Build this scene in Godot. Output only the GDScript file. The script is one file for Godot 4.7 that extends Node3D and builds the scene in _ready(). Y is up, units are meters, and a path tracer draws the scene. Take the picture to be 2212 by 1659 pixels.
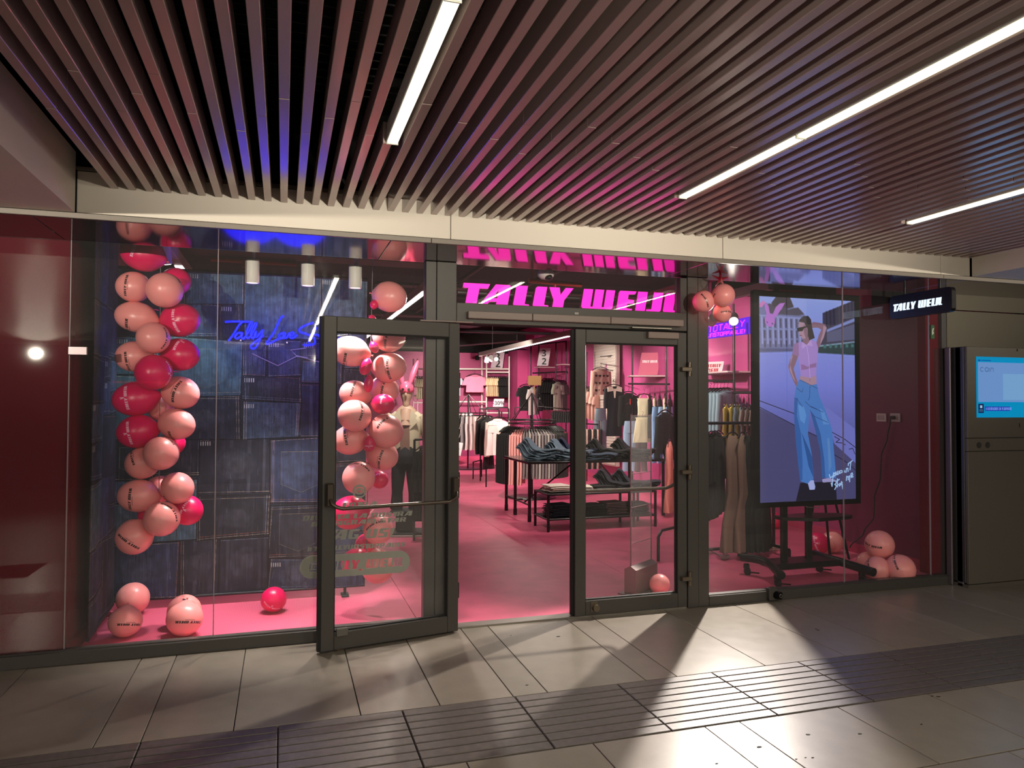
extends Node3D

var used := {}
var mats := {}
var rng := RandomNumberGenerator.new()

class MB:
	var st := SurfaceTool.new()
	func _init(sm := false):
		st.begin(Mesh.PRIMITIVE_TRIANGLES)
		st.set_smooth_group(1 if sm else 4294967295)
	func smooth(sm: bool): st.set_smooth_group(1 if sm else 4294967295)
	func tri(a: Vector3, b: Vector3, c: Vector3):
		st.add_vertex(a); st.add_vertex(c); st.add_vertex(b)
	func quad(a: Vector3, b: Vector3, c: Vector3, d: Vector3):
		tri(a, b, c); tri(a, c, d)
	func quv(a: Vector3, b: Vector3, c: Vector3, d: Vector3, r := Rect2(0, 0, 1, 1)):
		# a lower left, b lower right, c upper right, d upper left
		var u := [Vector2(r.position.x, r.end.y), Vector2(r.end.x, r.end.y), Vector2(r.end.x, r.position.y), r.position]
		var p := [a, b, c, d]
		for i in [0, 2, 1, 0, 3, 2]:
			st.set_uv(u[i]); st.add_vertex(p[i])
	func oquad(a: Vector3, b: Vector3, c: Vector3, d: Vector3, o: Vector3):
		if (b - a).cross(d - a).dot((a + b + c + d) / 4.0 - o) < 0: quad(a, d, c, b)
		else: quad(a, b, c, d)
	func otri(a: Vector3, b: Vector3, c: Vector3, o: Vector3):
		if (b - a).cross(c - a).dot((a + b + c) / 3.0 - o) < 0: tri(a, c, b)
		else: tri(a, b, c)
	func box(c: Vector3, s: Vector3, bs := Basis()):
		var h := s * 0.5
		for ax in 3:
			for sg in [-1.0, 1.0]:
				var n := Vector3.ZERO; n[ax] = sg
				var u := Vector3.ZERO; u[(ax + 1) % 3] = 1
				var v := Vector3.ZERO; v[(ax + 2) % 3] = 1
				oquad(c + bs * ((n - u - v) * h), c + bs * ((n + u - v) * h), c + bs * ((n + u + v) * h), c + bs * ((n - u + v) * h), c)
	func box2(lo: Vector3, hi: Vector3): box((lo + hi) / 2.0, hi - lo)
	func cb(c: Vector3, s: Vector3, r: float, bs := Basis()):
		var h := s * 0.5
		r = minf(r, minf(h.x, minf(h.y, h.z)) * 0.9)
		var P := func(ax: int, sg: Vector3) -> Vector3:
			var q := Vector3(h.x - r, h.y - r, h.z - r)
			q[ax] += r
			return c + bs * (q * sg)
		for ax in 3:
			var i1 := (ax + 1) % 3
			var i2 := (ax + 2) % 3
			for sg in [-1.0, 1.0]:
				var q := []
				for k in [[-1, -1], [1, -1], [1, 1], [-1, 1]]:
					var s3 := Vector3.ZERO; s3[ax] = sg; s3[i1] = k[0]; s3[i2] = k[1]
					q.append(P.call(ax, s3))
				oquad(q[0], q[1], q[2], q[3], c)
			for k in [[-1, -1], [1, -1], [1, 1], [-1, 1]]:
				var s0 := Vector3.ZERO; s0[ax] = -1; s0[i1] = k[0]; s0[i2] = k[1]
				var s1 := s0; s1[ax] = 1
				oquad(P.call(i1, s0), P.call(i1, s1), P.call(i2, s1), P.call(i2, s0), c)
		for x in [-1, 1]:
			for y in [-1, 1]:
				for z in [-1, 1]:
					var s4 := Vector3(x, y, z)
					otri(P.call(0, s4), P.call(1, s4), P.call(2, s4), c)
	func tube(p: Array, r, n := 8, closed := false):
		# r: a radius or one per point
		smooth(true)
		var m := p.size()
		var rings := []
		var t0: Vector3 = (p[1] - p[0]).normalized()
		var u := t0.cross(Vector3.UP if absf(t0.y) < 0.9 else Vector3.RIGHT).normalized()
		for i in m:
			var t: Vector3
			if closed: t = p[(i + 1) % m] - p[(i + m - 1) % m]
			else: t = p[mini(i + 1, m - 1)] - p[maxi(i - 1, 0)]
			t = t.normalized()
			u = (u - t * u.dot(t)).normalized()
			var w := t.cross(u)
			var rr: float = r[i] if r is Array else r
			var ring := PackedVector3Array()
			for k in n:
				var a := TAU * k / n
				ring.append(p[i] + (u * cos(a) + w * sin(a)) * rr)
			rings.append(ring)
		loft(rings, closed, not closed)
	func loft(rings: Array, closed := false, caps := true):
		var m := rings.size()
		var n: int = rings[0].size()
		for i in (m if closed else m - 1):
			var A: PackedVector3Array = rings[i]
			var B: PackedVector3Array = rings[(i + 1) % m]
			for k in n:
				quad(A[k], A[(k + 1) % n], B[(k + 1) % n], B[k])
		if caps and not closed:
			smooth(false)
			for e in [0, m - 1]:
				var R: PackedVector3Array = rings[e]
				var c := Vector3.ZERO
				for q in R: c += q
				c /= n
				for k in n:
					if e == 0: tri(c, R[(k + 1) % n], R[k])
					else: tri(c, R[k], R[(k + 1) % n])
			smooth(true)
	func cyl(a: Vector3, b: Vector3, r1: float, r2 := -1.0, n := 14):
		tube([a, b], [r1, r1 if r2 < 0 else r2], n)
	func lathe(pf: Array, n := 20, xf := Transform3D(), uv := false):
		# pf: Vector2(radius, height) from bottom to top
		for i in pf.size() - 1:
			for k in n:
				var q := []
				for c in [[i, k], [i, k + 1], [i + 1, k + 1], [i + 1, k]]:
					var a: float = TAU * c[1] / n
					var v: Vector2 = pf[c[0]]
					q.append([xf * Vector3(sin(a) * v.x, v.y, cos(a) * v.x), Vector2(fposmod(0.5, 1.0) + float(c[1]) / n - 0.5, 1.0 - float(c[0]) / (pf.size() - 1))])
				for j in [0, 2, 1, 0, 3, 2]:
					if uv: st.set_uv(q[j][1])
					st.add_vertex(q[j][0])
	func prism(poly: PackedVector2Array, z0: float, z1: float, xf := Transform3D(), back := true):
		if Geometry2D.is_polygon_clockwise(poly): poly = poly.duplicate(); poly.reverse()
		var ix := Geometry2D.triangulate_polygon(poly)
		for i in range(0, ix.size(), 3):
			var a := poly[ix[i]]; var b := poly[ix[i + 1]]; var c := poly[ix[i + 2]]
			if (b - a).cross(c - a) < 0:
				var t := b; b = c; c = t
			tri(xf * Vector3(a.x, a.y, z1), xf * Vector3(b.x, b.y, z1), xf * Vector3(c.x, c.y, z1))
			if back: tri(xf * Vector3(a.x, a.y, z0), xf * Vector3(c.x, c.y, z0), xf * Vector3(b.x, b.y, z0))
		var n := poly.size()
		for i in n:
			var a := poly[i]; var b := poly[(i + 1) % n]
			quad(xf * Vector3(a.x, a.y, z0), xf * Vector3(b.x, b.y, z0), xf * Vector3(b.x, b.y, z1), xf * Vector3(a.x, a.y, z1))
	func mesh() -> ArrayMesh:
		st.generate_normals()
		st.index()
		return st.commit()

func numbered(n: String) -> String:
	var k: int = used.get(n, 0)
	used[n] = k + 1
	return n if k == 0 else "%s_%03d" % [n, k]

func mat(key: String, c: Color, rough := 0.7, metal := 0.0) -> StandardMaterial3D:
	if mats.has(key): return mats[key]
	var m := StandardMaterial3D.new()
	m.resource_name = key
	m.albedo_color = c
	m.roughness = rough
	m.metallic = metal
	mats[key] = m
	return m

func glow(key: String, c: Color, e: float) -> StandardMaterial3D:
	if mats.has(key): return mats[key]
	var m := mat(key, c, 0.5)
	m.emission_enabled = true
	m.emission = c
	m.emission_energy_multiplier = e
	return m

func glass(key: String, a := 0.06) -> StandardMaterial3D:
	if mats.has(key): return mats[key]
	var m := mat(key, Color(1, 1, 1, a), 0.02)
	m.metallic_specular = 0.36
	m.transparency = BaseMaterial3D.TRANSPARENCY_ALPHA
	return m

func noise_tex(seed_: int, freq: float, c0: Color, c1: Color, size := 512, oct := 4, normal := false) -> NoiseTexture2D:
	var n := FastNoiseLite.new()
	n.seed = seed_; n.frequency = freq; n.fractal_octaves = oct
	var t := NoiseTexture2D.new()
	t.width = size; t.height = size; t.seamless = true; t.noise = n
	if normal:
		t.as_normal_map = true; t.bump_strength = 2.0
	else:
		var g := Gradient.new(); g.set_color(0, c0); g.set_color(1, c1)
		t.color_ramp = g
	return t

func put(called: String, mb, m: Material, parent: Node = null) -> MeshInstance3D:
	var o := MeshInstance3D.new()
	o.mesh = mb.mesh() if mb is MB else mb
	o.material_override = m
	if parent == null:
		o.name = numbered(called)
		add_child(o)
	else:
		o.name = called
		parent.add_child(o, true)
	return o

func struct_of(o: Node3D, label := "", cat := "") -> Node3D:
	o.set_meta("kind", "structure")
	if label: o.set_meta("label", label)
	if cat: o.set_meta("category", cat)
	return o

func tag(o: Node3D, label: String, cat: String, group := "") -> Node3D:
	o.set_meta("label", label); o.set_meta("category", cat)
	if group: o.set_meta("group", group)
	return o

func thing(called: String, label: String, cat: String, at := Vector3.ZERO, group := "", turn := 0.0) -> Node3D:
	var o := Node3D.new()
	o.name = numbered(called)
	add_child(o)
	o.position = at
	o.rotation.y = turn
	return tag(o, label, cat, group)

func room(called: String, label := "", cat := "") -> Node3D:
	var o := Node3D.new()
	o.name = numbered(called)
	add_child(o)
	return struct_of(o, label, cat)

func arc(c: Vector3, u: Vector3, v: Vector3, r: float, a0: float, a1: float, n: int) -> Array:
	var p := []
	for i in n + 1:
		var a := lerpf(a0, a1, float(i) / n)
		p.append(c + (u * cos(a) + v * sin(a)) * r)
	return p

func spot(at: Vector3, to: Vector3, c: Color, e: float, ang: float, size := 0.04, soft := 0.5):
	var l := SpotLight3D.new()
	l.name = numbered("spot_lamp_light")
	add_child(l)
	l.look_at_from_position(at, to, Vector3.UP if absf((to - at).normalized().y) < 0.99 else Vector3.RIGHT)
	l.light_color = c; l.light_energy = e; l.spot_angle = ang; l.light_size = size
	l.spot_range = 40; l.spot_attenuation = 2; l.spot_angle_attenuation = soft; l.shadow_enabled = true

func omni(at: Vector3, c: Color, e: float, size := 0.1):
	var l := OmniLight3D.new()
	l.name = numbered("glow_lamp_light")
	add_child(l)
	l.position = at
	l.light_color = c; l.light_energy = e; l.light_size = size; l.omni_range = 40; l.omni_attenuation = 2; l.shadow_enabled = true

func area(at: Vector3, look: Vector3, up: Vector3, sz: Vector2, c: Color, e: float):
	var l := AreaLight3D.new()
	l.name = numbered("panel_lamp_light")
	add_child(l)
	l.look_at_from_position(at, at + look, up)
	l.area_size = sz
	l.light_color = c; l.light_energy = e; l.area_range = 40; l.area_attenuation = 2; l.shadow_enabled = true

# ---- picture drawing on an Image ----
func fill_poly(im: Image, p: Array, c: Color):
	var w := im.get_width(); var h := im.get_height()
	var y0 := 1e9; var y1 := -1e9
	for q in p:
		y0 = minf(y0, q.y); y1 = maxf(y1, q.y)
	for y in range(maxi(0, int(y0)), mini(h - 1, int(y1)) + 1):
		var xs := []
		var yy := y + 0.5
		for i in p.size():
			var a: Vector2 = p[i]; var b: Vector2 = p[(i + 1) % p.size()]
			if (a.y <= yy) != (b.y <= yy): xs.append(a.x + (yy - a.y) / (b.y - a.y) * (b.x - a.x))
		xs.sort()
		for i in range(0, xs.size() - 1, 2):
			var x0 := clampi(roundi(xs[i]), 0, w); var x1 := clampi(roundi(xs[i + 1]), 0, w)
			if x1 > x0: im.fill_rect(Rect2i(x0, y, x1 - x0, 1), c)

func stroke(im: Image, p: Array, width: float, c: Color):
	for i in p.size() - 1:
		var a: Vector2 = p[i]; var b: Vector2 = p[i + 1]
		var t := (b - a).normalized()
		var n := Vector2(-t.y, t.x) * width * 0.5
		fill_poly(im, [a + n - t * width * 0.3, b + n + t * width * 0.3, b - n + t * width * 0.3, a - n - t * width * 0.3], c)

func grain(im: Image, amount: float, seed_: int, freq := 0.6):
	var n := FastNoiseLite.new(); n.seed = seed_; n.frequency = freq
	var w := im.get_width(); var h := im.get_height()
	var d := im.get_data(); var g := n.get_image(w, h).get_data()
	var bpp := d.size() / (w * h)
	for i in w * h:
		var k := 1.0 + (g[i] - 128) * amount / 128.0
		for c in 3: d[i * bpp + c] = clampi(int(d[i * bpp + c] * k), 0, 255)
	im.set_data(w, h, false, im.get_format(), d)

func tex_mat(key: String, im: Image, rough := 0.6) -> StandardMaterial3D:
	var m := mat(key, Color.WHITE, rough)
	m.albedo_texture = ImageTexture.create_from_image(im)
	return m

# ---- lettering: heavy slanted capitals, drawn in a box one unit high; each glyph is [advance, polygons] ----
const SL := 0.2
func V(a: Array) -> PackedVector2Array:
	var p := PackedVector2Array()
	for i in range(0, a.size(), 2): p.append(Vector2(a[i] + a[i + 1] * SL, a[i + 1]))
	return p

func glyph(ch: String) -> Array:
	match ch:
		"T": return [.87, [V([0, 1, 0, .82, .08, .78, .27, .78, .27, 0, .82, 0, .82, .78, 1.24, .78, 1.3, 1])]]
		"A": return [1.52, [V([0, 0, .34, 0, .47, .2, .82, .2, .82, 0, 1.4, 0, 1.4, .9, 1.32, 1, .62, 1]), [V([.56, .36, .82, .36, .82, .76])]]]
		"L": return [.9, [V([.02, .12, .12, 0, .88, 0, .82, .13, .6, .15, .6, 1, .1, 1, .02, .92])]]
		"Y": return [1.16, [V([.3, 0, .86, 0, .86, .4, 1.24, 1, .82, 1, .62, .66, .5, 1, -.04, 1, .3, .4])]]
		"W": return [1.98, [V([.04, .16, .2, 0, 1.76, 0, 1.9, .12, 1.9, 1, 1.38, 1, 1.38, .16, 1.24, .16, 1.24, 1, .72, 1, .72, .16, .58, .16, .58, 1, .04, 1])]]
		"E": return [1.12, [V([.03, .1, .12, 0, .96, 0, .96, .13, .62, .15, .62, .38, 1.0, .4, 1.0, .57, .62, .6, .62, .84, 1.0, .86, 1.06, 1, .1, 1, .03, .92])]]
		"I": return [.6, [V([.02, 0, .6, 0, .6, 1, .02, 1])]]
		"J": return [.86, [V([-.02, 0, .72, 0, .86, .12, .86, 1, .28, 1, .28, .16, -.02, .14])]]
		"N": return [1.32, [V([0, 0, .42, 0, .42, .8, .6, .8, .74, .7, .74, 0, 1.2, 0, 1.2, .88, 1.08, 1, 0, 1])]]
		"R": return [1.25, [V([0, 0, .42, 0, .42, .36, .56, .36, .74, 0, 1.2, 0, .98, .4, 1.1, .5, 1.1, .9, 1.0, 1, 0, 1]), [V([.42, .56, .7, .56, .7, .82, .42, .82])]]]
		"D": return [1.25, [V([0, 0, .95, 0, 1.12, .16, 1.12, .84, .95, 1, 0, 1]), [V([.42, .18, .7, .18, .7, .82, .42, .82])]]]
		"V": return [1.2, [V([.3, 0, .72, 0, 1.2, 1, .78, 1, .56, .4, .42, 1, -.05, 1])]]
		"O": return [1.25, [V([0, .14, .14, 0, .98, 0, 1.12, .14, 1.12, .86, .98, 1, .14, 1, 0, .86]), [V([.42, .2, .7, .2, .7, .8, .42, .8])]]]
		"S": return [1.12, [V([.0, 0, .9, 0, 1.02, .12, 1.02, .56, .42, .62, .42, .8, 1.02, .84, 1.02, 1, .14, 1, .0, .88, .0, .5, .6, .4, .6, .2, .0, .17])]]
		"G": return [1.25, [V([0, .14, .14, 0, 1.1, 0, 1.1, .5, .6, .5, .6, .34, .7, .34, .7, .18, .42, .18, .42, .82, 1.1, .84, 1.1, 1, .14, 1, 0, .86])]]
		"M": return [1.75, [V([0, 0, .4, 0, .4, .8, .62, .8, .62, 0, 1.02, 0, 1.02, .8, 1.2, .8, 1.2, 0, 1.62, 0, 1.62, .88, 1.5, 1, 0, 1])]]
		"U": return [1.25, [V([0, .14, .14, 0, .98, 0, 1.12, .14, 1.12, 1, .7, 1, .7, .18, .42, .18, .42, 1, 0, 1])]]
		"P": return [1.2, [V([0, 0, .42, 0, .42, .36, .96, .36, 1.1, .5, 1.1, .88, .98, 1, 0, 1]), [V([.42, .56, .7, .56, .7, .82, .42, .82])]]]
		"B": return [1.25, [V([0, 0, .98, 0, 1.12, .12, 1.12, .42, 1.02, .5, 1.12, .58, 1.12, .88, .98, 1, 0, 1]), [V([.42, .16, .7, .16, .7, .42, .42, .42]), V([.42, .58, .7, .58, .7, .84, .42, .84])]]]
		"C": return [1.15, [V([0, .14, .14, 0, 1.0, 0, 1.0, .18, .42, .2, .42, .8, 1.0, .82, 1.0, 1, .14, 1, 0, .86])]]
		"H": return [1.25, [V([0, 0, .42, 0, .42, .4, .7, .4, .7, 0, 1.12, 0, 1.12, 1, .7, 1, .7, .6, .42, .6, .42, 1, 0, 1])]]
		"Z": return [1.15, [V([0, 0, 1.05, 0, 1.05, .2, .5, .2, 1.05, .75, 1.05, 1, 0, 1, 0, .8, .5, .8, 0, .3])]]
		"!": return [.6, [V([.04, 0, .46, 0, .46, .22, .04, .22])], [V([.1, .32, .4, .32, .5, 1, .04, 1])]]
		"_": return [.9, [V([0, -.2, .7, -.2, .7, -.08, 0, -.08])]]
		"#": return [1.2, [V([.15, 0, .35, 0, .35, 1, .15, 1])], [V([.65, 0, .85, 0, .85, 1, .65, 1])], [V([0, .22, .15, .22, .15, .38, 0, .38])], [V([.35, .22, .65, .22, .65, .38, .35, .38])], [V([.85, .22, 1, .22, 1, .38, .85, .38])], [V([0, .6, .15, .6, .15, .76, 0, .76])], [V([.35, .6, .65, .6, .65, .76, .35, .76])], [V([.85, .6, 1, .6, 1, .76, .85, .76])]]
		"@": return [1.5, [V([0, .2, .2, 0, 1.2, 0, 1.2, .14, .28, .14, .16, .26, .16, .74, .28, .86, 1.05, .86, 1.17, .74, 1.17, .36, 1.0, .36, 1.0, .7, .45, .7, .45, .28, 1.2, .22, 1.33, .34, 1.33, .8, 1.15, 1, .2, 1, 0, .8]), [V([.62, .4, .84, .4, .84, .58, .62, .58])]]]
	return [.55]

# pieces of a glyph without holes: a polygon with holes is cut along a vertical line through each hole
func pieces(g: Array) -> Array:
	var out := []
	for k in range(1, g.size()):
		var outer: PackedVector2Array = g[k][0]
		var cur := [outer]
		if g[k].size() > 1:
			for hole in g[k][1]:
				var mid := Vector2.ZERO
				for q in hole: mid += q
				mid /= hole.size()
				var cut := []
				for pl in cur:
					for side in [PackedVector2Array([Vector2(-9, mid.y), Vector2(9, mid.y), Vector2(9, 9), Vector2(-9, 9)]), PackedVector2Array([Vector2(-9, -9), Vector2(9, -9), Vector2(9, mid.y), Vector2(-9, mid.y)])]:
						for half in Geometry2D.intersect_polygons(pl, side):
							for q in Geometry2D.clip_polygons(half, hole): cut.append(q)
				cur = cut
		out.append_array(cur)
	return out

func text_width(s: String, gap := 0.06) -> float:
	var x := 0.0
	for ch in s: x += glyph(ch)[0] + gap
	return x - gap + SL * 0.4

func write_flat(s: String, z: float, xf: Transform3D, mb: MB, gap := 0.06):
	var x := 0.0
	for ch in s:
		var g := glyph(ch)
		for p in pieces(g): mb.prism(p, 0, z, xf * Transform3D(Basis(), Vector3(x, 0, 0)), false)
		x += g[0] + gap

func write_im(im: Image, s: String, at: Vector2, h: float, dir: Vector2, c: Color, gap := 0.06):
	var up := Vector2(dir.y, -dir.x).normalized()
	var x := 0.0
	for ch in s:
		var g := glyph(ch)
		for p in pieces(g):
			var q := []
			for v in p: q.append(at + dir * (v.x + x) * h + up * v.y * h)
			fill_poly(im, q, c)
		x += g[0] + gap

func _ready():
	rng.seed = 7
	var cam := Camera3D.new()
	cam.name = "camera"
	add_child(cam)
	cam.position = Vector3(0, 1.6, 5.09737)
	cam.rotation = Vector3(0.02451, -0.30316, 0.00391)
	cam.fov = 55.4892
	cam.near = 0.05; cam.far = 80
	var we := WorldEnvironment.new()
	we.name = "world_environment"
	var env := Environment.new()
	env.background_mode = Environment.BG_COLOR
	env.background_color = Color(0, 0, 0)
	env.tonemap_mode = Environment.TONE_MAPPER_LINEAR
	env.tonemap_exposure = 1.0
	env.sdfgi_enabled = true; env.ssao_enabled = true; env.ssil_enabled = true
	we.environment = env
	add_child(we)
	lighting()
	corridor()
	ceiling_slats()
	storefront()
	shop_shell()
	signs()
	window_left()
	window_right()
	shop_interior()
	kiosk()
	balloons()

const WARM := Color(1.0, 0.95, 0.86)
const CLEAN := Color(1.0, 0.95, 0.9)
const LEDX := [0.458, 2.165, 3.877]
const FARX := [-4.16, 0.66, 3.07, 9.03]
const LEDZ := [1.8, 1.43, 1.36]

func lighting():
	for i in 3:
		area(Vector3(LEDX[i], 2.74, (LEDZ[i] + 9.3) / 2), Vector3.DOWN, Vector3.RIGHT, Vector2(9.3 - LEDZ[i], 0.045), WARM, 4.2)
	# added fill from across the passage, narrow for the fascia, wide for the front
	for i in 4:
		spot(Vector3(FARX[i], 2.42, 9.62), Vector3([-1.3, 0.9, 3.1, 5.8][i], 3.85, 0.6), WARM, [80.0, 52.0, 50.0, 64.0][i], 15.5, 0.05, 1.0)
		spot(Vector3(FARX[i], 2.42, 9.62), Vector3(lerpf(FARX[i], 2.1, 0.7), 1.5, 0), WARM, 5.5, 38, 0.05, 0.6)
	# light lines of the shop
	area(Vector3(4.4, 2.655, -8.0), Vector3.DOWN, Vector3.RIGHT, Vector2(4.1, 0.05), CLEAN, 4.2)
	area(Vector3(4.4, 2.655, -3.6), Vector3.DOWN, Vector3.RIGHT, Vector2(3.2, 0.05), CLEAN, 1.8)
	area(Vector3(1.355, 2.70, -3.9), Vector3.DOWN, Vector3.RIGHT, Vector2(3.4, 0.05), CLEAN, 2.2)
	area(Vector3(1.355, 2.70, -9.2), Vector3.DOWN, Vector3.RIGHT, Vector2(4.5, 0.05), CLEAN, 4.2)
	# display lamps over the left window
	for x in [-0.222, 0.16, 0.495]:
		spot(Vector3(x, 2.43, -0.42), Vector3(x - 0.02, 0, -0.55), CLEAN, 4.0, 32, 0.035)
	# track lamps aimed at the window, the walls and the tables
	spot(Vector3(4.36, 2.40, -1.33), Vector3(1.9, 0.0, 2.6), CLEAN, 31.0, 33, 0.035, 0.35)
	spot(Vector3(4.4, 2.5, -10.9), Vector3(4.9, 1.4, -14.3), CLEAN, 17.0, 42, 0.05)
	spot(Vector3(4.4, 2.5, -7.4), Vector3(6.2, 1.3, -8.2), CLEAN, 5.0, 44, 0.05)
	spot(Vector3(4.4, 2.5, -5.0), Vector3(6.2, 1.6, -5.6), CLEAN, 4.5, 44, 0.05)
	spot(Vector3(4.4, 2.5, -3.2), Vector3(6.2, 1.8, -4.2), CLEAN, 5.0, 44, 0.05)
	spot(Vector3(4.4, 2.5, -2.6), Vector3(3.8, 0.8, -4.6), CLEAN, 5.0, 40, 0.05)
	spot(Vector3(1.355, 2.5, -3.0), Vector3(1.5, 1.2, -3.9), CLEAN, 3.0, 40, 0.05)
	spot(Vector3(1.355, 2.5, -1.6), Vector3(0.62, 1.4, -0.5), CLEAN, 3.6, 45, 0.05)
	spot(Vector3(-0.84, 2.6, -0.72), Vector3(-0.74, 1.35, -1.12), Color(0.85, 1.0, 0.95), 2.6, 40, 0.05, 0.8)
	spot(Vector3(4.4, 2.5, -9.8), Vector3(4.1, 1.0, -11.6), CLEAN, 7.0, 38, 0.05)
	spot(Vector3(4.4, 2.5, -7.0), Vector3(3.9, 1.0, -8.8), CLEAN, 4.5, 38, 0.05)
	spot(Vector3(2.6, 2.6, -5.0), Vector3(4.0, 0.9, -6.4), CLEAN, 8.0, 38, 0.05)
	spot(Vector3(3.4, 2.6, -6.8), Vector3(5.4, 1.6, -10.8), CLEAN, 14.0, 30, 0.05)
	spot(Vector3(4.4, 2.5, -0.9), Vector3(4.5, 0.9, -1.6), CLEAN, 1.6, 40, 0.05)
	# neon
	omni(Vector3(-0.25, 2.12, -0.86), Color(0.10, 0.08, 1.0), 0.14, 0.25)
	omni(Vector3(0.1, 2.12, -0.86), Color(0.10, 0.08, 1.0), 0.14, 0.25)
	area(Vector3(2.09, 2.37, 0.12), Vector3(0, 0, 1), Vector3.UP, Vector2(1.7, 0.15), Color(1.0, 0.1, 0.65), 0.2)
	area(Vector3(6.2, 2.63, -4.3), Vector3(-1, 0, 0), Vector3.UP, Vector2(1.0, 0.25), Color(0.8, 0.15, 1.0), 0.3)
	area(Vector3(4.6, 1.63, -0.38), Vector3(0, 0, 1), Vector3.UP, Vector2(0.98, 1.75), Color(0.55, 0.62, 1.0), 0.28)
	area(Vector3(6.0, 1.74, 0.26), Vector3(0, 0, 1), Vector3.UP, Vector2(0.6, 0.5), Color(0.4, 0.7, 1.0), 0.1)

func corridor():
	# floor: a slab, with the tiles and the ribbed pavers laid on it
	var fl := room("floor", "beige stone tile floor of the passage with a ribbed grey guide strip", "floor")
	var grout := mat("grout", Color(0.12, 0.11, 0.1), 0.9)
	var s := MB.new(); s.box2(Vector3(-9, -0.2, 0.0), Vector3(13, -0.011, 10.6)); put("screed", s, grout, fl)
	var tm := []
	for i in 4:
		var m := mat("stone_%d" % i, [Color(0.50, 0.475, 0.435), Color(0.485, 0.46, 0.42), Color(0.515, 0.485, 0.445), Color(0.495, 0.465, 0.43)][i], 0.34)
		m.albedo_texture = noise_tex(11 + i, 0.012, Color(0.93, 0.93, 0.93), Color(1, 1, 1), 512, 5)
		m.uv1_triplanar = true; m.uv1_world_triplanar = true; m.uv1_scale = Vector3(0.9, 0.9, 0.9); m.uv1_offset = Vector3(i * 0.23, 0, i * 0.31)
		m.detail_enabled = true
		m.detail_albedo = noise_tex(31, 0.09, Color(0.97, 0.97, 0.97), Color(1, 1, 1), 512, 4)
		m.detail_blend_mode = BaseMaterial3D.BLEND_MODE_MUL
		m.roughness_texture = noise_tex(51, 0.03, Color(0.9, 0.9, 0.9), Color(1, 1, 1), 256, 4)
		tm.append(m)
	var rows := [[0.03, 1.278, [-4.4, -3.2, -2.65, -2.45, -1.85, -1.44, -0.822, -0.622, -0.215, 0.394, 0.805, 1.21, 1.408, 2.01, 2.212, 2.82, 3.42, 3.84, 4.43, 4.64, 5.25, 5.8, 6.4, 6.6, 7.2]],
		[1.905, 2.53, [-2.45, -1.85, -1.44, -0.82, -0.62, -0.215, 0.394, 0.793, 1.403, 2.003, 2.201, 2.802, 3.403, 3.813, 4.42, 4.63, 5.24, 5.85, 6.4]],
		[2.535, 3.14, [-2.2, -1.6, -1.4, -0.8, -0.2, 0.2, 0.6, 1.0, 1.6, 1.8, 2.4, 2.6, 3.2, 3.8, 4.2, 4.8, 5.4]]]
	var k := 0
	for r in rows:
		for i in r[2].size() - 1:
			var a: float = r[2][i]; var b: float = r[2][i + 1]
			var t := MB.new()
			t.cb(Vector3((a + b) / 2, -0.006, (r[0] + r[1]) / 2), Vector3(b - a - 0.005, 0.012, r[1] - r[0] - 0.004), 0.0015)
			put("tile", t, tm[(k * 7 + i * 3) % 4], fl)
		k += 1
	var rest := MB.new(); rest.box2(Vector3(-9, -0.011, 3.145), Vector3(13, 0, 10.6)); put("paving", rest, mat("far_paving", Color(0.36, 0.34, 0.315), 0.45), fl)  # coloured darker than the tiles so its reflection in the glass stays dim
	var dark := mat("ribbed_stone", Color(0.36, 0.335, 0.325), 0.4)
	dark.albedo_texture = noise_tex(71, 0.05, Color(0.8, 0.8, 0.8), Color(1, 1, 1), 256, 4)
	dark.uv1_triplanar = true; dark.uv1_world_triplanar = true; dark.uv1_scale = Vector3(1.5, 1.5, 1.5)
	for i in range(-6, 12):
		var x0 := -0.008 + 0.611 * i
		var p := MB.new()
		p.box2(Vector3(x0 + 0.002, -0.011, 1.283), Vector3(x0 + 0.608, -0.004, 1.901))
		var w := 0.618 / 8.0
		for j in 8:
			p.cb(Vector3(x0 + 0.305, -0.002, 1.283 + w * (j + 0.5)), Vector3(0.604, 0.010, w - 0.009), 0.003)
		put("ribbed_paver", p, dark, fl)
	# specks and scuffs trodden into the tiles
	var sp := MB.new()
	for q in [Vector3(3.6172, 0, 0.7699), Vector3(3.6151, 0, 0.7912), Vector3(3.4013, 0, 1.9364), Vector3(3.43, 0, 1.9517), Vector3(1.0037, 0, 1.7949), Vector3(1.0113, 0, 1.8069), Vector3(0.237, 0, 1.4633), Vector3(2.4328, 0, 2.1244), Vector3(2.6807, 0, 2.1893), Vector3(3.0525, 0, 2.196), Vector3(2.1302, 0, 2.1658), Vector3(1.8496, 0, 2.2438), Vector3(2.2165, 0, 2.3116), Vector3(2.2652, 0, 2.313), Vector3(2.2953, 0, 2.3221), Vector3(1.3301, 0, 1.1478), Vector3(1.5051, 0, 0.2871), Vector3(1.808, 0, 0.3985)]:
		var poly := PackedVector2Array()
		var rr := rng.randf_range(0.006, 0.014)
		for a in 7: poly.append(Vector2(cos(a * TAU / 7), sin(a * TAU / 7) * 0.6) * rr * rng.randf_range(0.6, 1.2))
		sp.prism(poly, 0.0, 0.0012, Transform3D(Basis(Vector3.RIGHT, -PI / 2), q))
	var spk := put("floor_speck", sp, mat("speck", Color(0.1, 0.09, 0.08), 0.9), fl)
	spk.set_meta("kind", "stuff")
	# the passage behind and beside the photographer
	var pale := mat("passage_wall", Color(0.5, 0.47, 0.45), 0.7)
	var wb := MB.new(); wb.box2(Vector3(-9, 0, 10.6), Vector3(13, 3.9, 10.8)); struct_of(put("wall_back", wb, pale))
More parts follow.
